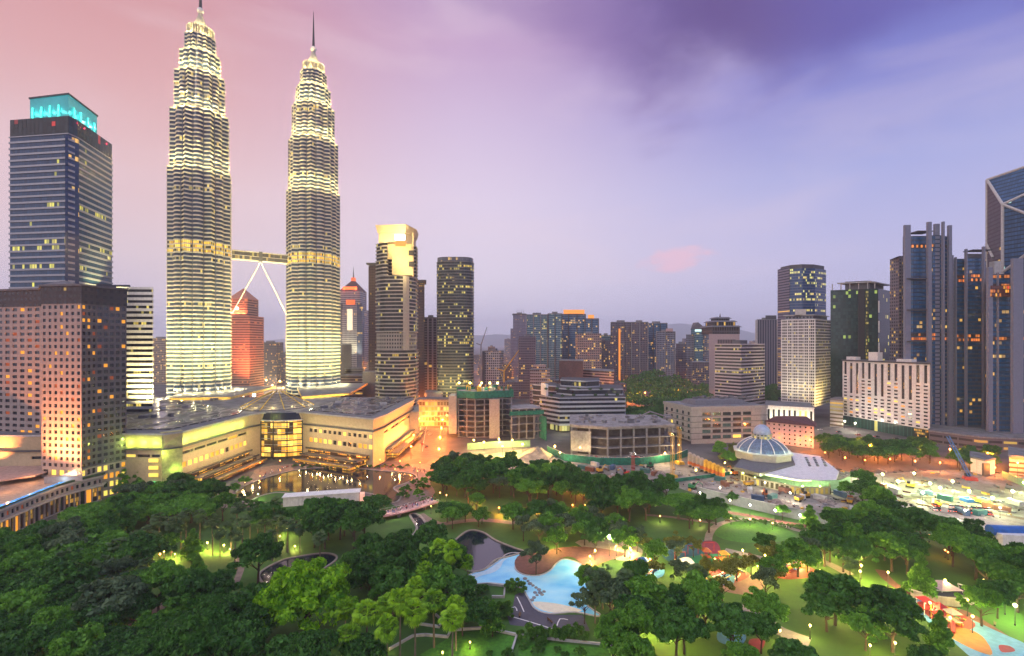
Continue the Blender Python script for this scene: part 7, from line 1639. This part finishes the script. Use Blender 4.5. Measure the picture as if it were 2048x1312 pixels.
for i, (px, py) in enumerate(((848, 1120), (880, 1108), (905, 1112), (935, 1125), (830, 1178), (868, 1192), (912, 1218), (830, 1235), (775, 1250), (775, 1210), (695, 1262), (735, 1222), (690, 1225), (905, 1235), (800, 1215), (850, 1150))): tree(px, py, 'palmy', .95 + .12 * (i % 3), 'bright palms in the bottom centre')
for i, (px, py) in enumerate(((1205, 1150), (1225, 1165), (1250, 1160), (1190, 1175))): tree(px, py, 'palm', 1.1, 'palms right of the lagoon')
for i, (px, py) in enumerate(((868, 812), (872, 838), (850, 822), (878, 826))): tree(px, py, 'palm', .9, 'palms along the orange lit street')
for i, (px, py) in enumerate(((1018, 1172), (1030, 1170), (1042, 1174), (1008, 1216), (1012, 1224), (1060, 1266), (1085, 1268), (1110, 1270), (1135, 1262), (1150, 1266), (965, 1178), (1075, 1270), (1125, 1268))): tree(px, py, 'bush', 1.0 + .25 * (i % 2), 'bushes round the grey plaza')
for i in range(16): tree(590 + 15 * i, 931 + (i % 3) * 1.5, 'bush', .8, 'bushes along the lakeside promenade')
for i in range(9): tree(1455 + 18 * i, 1036 + 2.2 * i, 'bush', .8, 'bushes along the edge of the oval lawn')
for i, (px, py) in enumerate(((1048, 1292), (1075, 1300), (1115, 1298), (1160, 1302), (980, 1306), (1015, 1308), (1130, 1310))): tree(px, py, 'bush', .5 + .25 * (i % 2), 'small shrubs dotted over the bottom lawns')
# labels: each tree named by its clump, band and order
def label_trees():
    zs = {}
    for t in ALLT:
        if t[4]: continue
        zs.setdefault(t[2], []).append(t)
    bands = ['front band', 'second band', 'third band', 'fourth band', 'fifth band', 'sixth band', 'seventh band', 'eighth band', 'ninth band', 'tenth band', 'eleventh band', 'rear band']
    for z, L in zs.items():
        L.sort(key=lambda t: t[5]); nb = max(1, math.ceil(len(L) / 12)); per = math.ceil(len(L) / nb)
        for b in range(nb):
            row = sorted(L[b * per:(b + 1) * per], key=lambda t: t[3][0])
            for i, t in enumerate(row):
                w = WORD[t[1]].replace('round crowned ', '') if nb > 1 else WORD[t[1]]
                t[0]['label'] = '%s, %s, %s%s' % (w, z, nth(i), '' if nb == 1 else ', ' + bands[b])
                t[0]['group'] = 'trees: ' + z if 'bush' not in t[1] else z
label_trees()

# ------------------------------------------------------------------ lamps seen lit in the photograph
COLS = {'w': ((1, .66, .30), 'lampwarm', 'warm'), 'y': ((1, .72, .20), 'lampyel', 'yellow'), 'n': ((1, .90, .66), 'lampwhite', 'white'), 'g': ((.85, 1, .42), 'lampgreen', 'greenish white'), 'o': ((1, .25, .03), 'lampwarm', 'orange')}
LP = {}
def lamp_proto(h, col, r):
    key = (h, col, r)
    if key in LP: return LP[key]
    p = MB().tube([(0, 0, 0), (0, 0, h - r)], [.11, .06], 6).tube([(0, 0, 0), (0, 0, .5)], .2, 6); hd = MB().lathe((0, 0, h), [(r * math.sin(a) + .0001, -r * math.cos(a)) for a in [math.pi * i / 6 for i in range(7)]], 8)
    LP[key] = (p.mesh('pole', M['darksteel']), hd.mesh('lamp_head', M[COLS[col][1]])); return LP[key]
def lamps(where, pts, h, col, power, r=.3, name='park_lamp', group=None):
    pts = sorted(pts)
    for i, (px, py) in enumerate(pts):
        x, y = G(px, py, h); c, _, word = COLS[col]; pm, hm = lamp_proto(h, col, r)
        th = thing(name, '%s lamp on a pole %s, %s' % (word, where, nth(i)) if len(pts) > 1 else '%s lamp on a pole %s' % (word, where), 'lamp', (x, y, 0), group or 'lamps ' + where)
        part(th, 'pole', pm, None); part(th, 'lamp_head', hm, None)
        light('POINT', (x, y - r * 1.0 - .15, h - r * 1.0), power, c, r * .6, parent=th)
lamps('along the lakeside promenade', [(560, 940), (600, 930), (640, 927), (690, 927), (735, 932), (790, 938), (835, 942), (520, 952), (490, 965)], 3.5, 'w', 300, .22)
lamps('beside the lawn by the lake', [(516, 988)], 3, 'g', 900, .35); lamps('by the footbridge', [(862, 1012), (822, 1078), (880, 985), (893, 990)], 4, 'w', 500, .28)
lamps('among the left palms', [(415, 1085), (448, 1090), (328, 1102), (575, 1058), (560, 1072), (362, 1105)], 3, 'y', 2600, .3); lamps('in the left wood', [(105, 1066), (8, 1215), (205, 1305), (240, 1300), (320, 1108)], 3, 'o', 2200, .3)
lamps('in the middle wood', [(1028, 945), (1148, 972), (1160, 975), (998, 1015), (1070, 1008), (1145, 1010), (1170, 1010), (945, 1000)], 3, 'o', 4000, .3)
lamps('on twin masts by the red terrace', [(1219, 1072), (1233, 1072)], 8, 'n', 6000, .5, 'floodlight_mast')
lamps('by the terrace trees', [(1110, 1080), (1190, 1100), (1180, 1112), (1260, 1096)], 4, 'y', 5000, .3)
lamps('round the oval lawn', [(1462, 1036), (1500, 1038), (1545, 1046), (1320, 1032), (1400, 1040)], 3, 'w', 1500, .3)
lamps('in the playground', [(1485, 1100), (1530, 1110), (1590, 1100), (1300, 1110), (1350, 1120), (1430, 1118), (1540, 1140), (1620, 1130), (1400, 1175), (1275, 1230), (1330, 1240), (1345, 1228)], 5, 'y', 4600, .32)
lamps('before the right wood', [(1677, 1092), (1636, 1115), (1722, 1130), (1720, 1142), (1776, 1144), (1680, 1160), (1660, 1176)], 5, 'y', 4000, .35)
lamps('beside the running track', [(1798, 1184), (1890, 1160), (1935, 1200), (1860, 1205), (1900, 1235), (1945, 1232), (1968, 1160)], 5, 'y', 2600, .35)
lamps('deep in the right wood', [(1858, 1070), (1890, 1100), (1896, 1104), (1846, 1090)], 3, 'o', 500, .28)
lamps('at the far right edge', [(2030, 1210), (2010, 1190)], 6, 'g', 4500, .5)
lamps('under the bottom right trees', [(1680, 1210), (1560, 1260), (1740, 1290), (1790, 1285), (1620, 1250)], 4, 'y', 2400, .3)
lamps('under the bottom trees and palms', [(225, 1310), (190, 1298), (885, 1304), (940, 1284), (765, 1296), (700, 1300)], 2, 'y', 700, .25)
lamps('along the orange lit street', [(849, 795), (884, 795), (847, 803), (886, 804), (845, 812), (886, 814), (842, 823), (886, 826), (839, 836), (885, 839), (834, 851), (883, 855), (828, 870), (880, 874), (822, 892), (878, 897)], 9, 'o', 60000, .45, 'street_lamp')
lamps('below the netted concrete tower', [(948, 880), (968, 884), (998, 878), (1025, 880), (1045, 888), (1005, 892), (1110, 892)], 7, 'y', 14000, .6, 'floodlight_mast')
lamps('in the heart of the building site', [(1765, 948), (1796, 962), (1828, 946), (1860, 966), (1880, 975), (1938, 982), (1985, 995), (2025, 982), (1720, 940), (2048, 965), (1905, 962), (1845, 985)], 6, 'g', 11000, .7, 'floodlight_mast')
lamps('along the front of the building site', [(1550, 1020), (1600, 1030), (1650, 1036), (1460, 1000), (1500, 1010), (1400, 985), (1440, 975), (1530, 965), (1580, 985), (1930, 1020), (2000, 1015)], 5, 'n', 4200, .4, 'floodlight_mast')
lamps('along the road below the slab', [(1650, 868), (1700, 878), (1740, 890), (1790, 888), (1840, 895), (1900, 898), (1950, 900), (1975, 905), (2035, 925), (1620, 880)], 9, 'o', 32000, .45, 'street_lamp')
lamps('at the foot of the white slab', [(1689, 842), (1710, 846)], 8, 'n', 9000, .6, 'floodlight_mast')
lamps('by the dark wooded hill', [(1250, 790), (1272, 796), (1290, 785), (1340, 790), (1375, 785), (1400, 770), (1412, 752), (1418, 740), (1405, 732), (1265, 800), (1320, 800)], 11, 'o', 35000, .9, 'street_lamp')
lamps('in streets right of the round tower', [(952, 712), (962, 735), (985, 728), (1012, 722), (1028, 714), (1042, 728), (1035, 740), (1005, 738), (975, 750), (960, 770), (1100, 752), (1060, 758)], 12, 'o', 130000, 1.4, 'street_lamp')
lamps('beside the half demolished block', [(1160, 895), (1120, 905), (1330, 905), (1358, 890)], 8, 'w', 12000, .4, 'floodlight_mast')
lamps('on the promenade before the mall', [(520, 925), (560, 921), (640, 915), (700, 917), (760, 919), (800, 922), (840, 925)], 6, 'o', 2500, .3)
lamps('among low blocks beside the pink striped block', [(1062, 775), (1090, 782), (1140, 770), (1180, 785), (1215, 790), (1030, 775)], 10, 'o', 60000, .8, 'street_lamp')
lamps('at the foot of the pagoda crowned tower', [(1420, 770), (1440, 800), (1425, 790)], 9, 'o', 60000, .8, 'street_lamp')
lamps('between the red roofed tower and the mall', [(690, 770), (715, 772), (742, 778)], 10, 'w', 40000, .7, 'street_lamp')
lamps('in the haze between the twin towers', [(533, 760), (545, 770), (560, 762), (567, 775), (552, 745)], 12, 'w', 90000, 1.2, 'street_lamp')
for i, (px, py) in enumerate(((478, 1002), (500, 1006), (640, 1008), (680, 1006), (740, 1004), (772, 1004), (806, 990), (812, 978), (830, 966), (846, 972), (850, 1000))): tree(px, py, 'bush', 1.3, 'bushes round the near lake shore')
for i, (px, py) in enumerate(((862, 948), (848, 962), (838, 985), (470, 975), (490, 960))): tree(px, py, 'round_mid', .55, 'small trees at the ends of the lake')
label_trees()
lamps('along the mosque front', [(1486, 946), (1510, 955), (1540, 963), (1570, 968), (1605, 972), (1640, 972), (1668, 965)], 4, 'g', 2200, .35)
lamps('in the garden left of the mosque', [(1392, 940), (1420, 930), (1450, 925), (1462, 945)], 5, 'y', 3500, .35)
lamps('behind the building site', [(1650, 905), (1690, 915), (1730, 920), (1780, 918), (1830, 922), (1880, 925), (1990, 935)], 6, 'o', 8000, .4)
lamps('under the crowns round the playground', [(1232, 1092), (1262, 1100), (1300, 1118), (1480, 1124), (1515, 1132), (1550, 1126), (1600, 1128), (1640, 1140), (1335, 1210), (1300, 1225), (1180, 1122), (1660, 1150)], 1.4, 'y', 2600, .22, 'garden_light')
lamps('under the palm row on the left lawn', [(350, 1108), (395, 1100), (425, 1102), (460, 1098), (505, 1092), (545, 1088), (590, 1092)], 1.4, 'y', 1400, .22, 'garden_light')
lamps('under the trees in the middle wood', [(905, 1005), (940, 1012), (1010, 1030), (1090, 1030), (1130, 1036)], 1.4, 'y', 1800, .22, 'garden_light')
for i, (px, py) in enumerate(((268, 1075), (305, 1078), (372, 1030), (500, 1030), (640, 1075), (160, 1120), (210, 1130), (470, 1070))): tree(px, py, 'palm', 1.05, 'palms scattered round the left lawn')
label_trees()
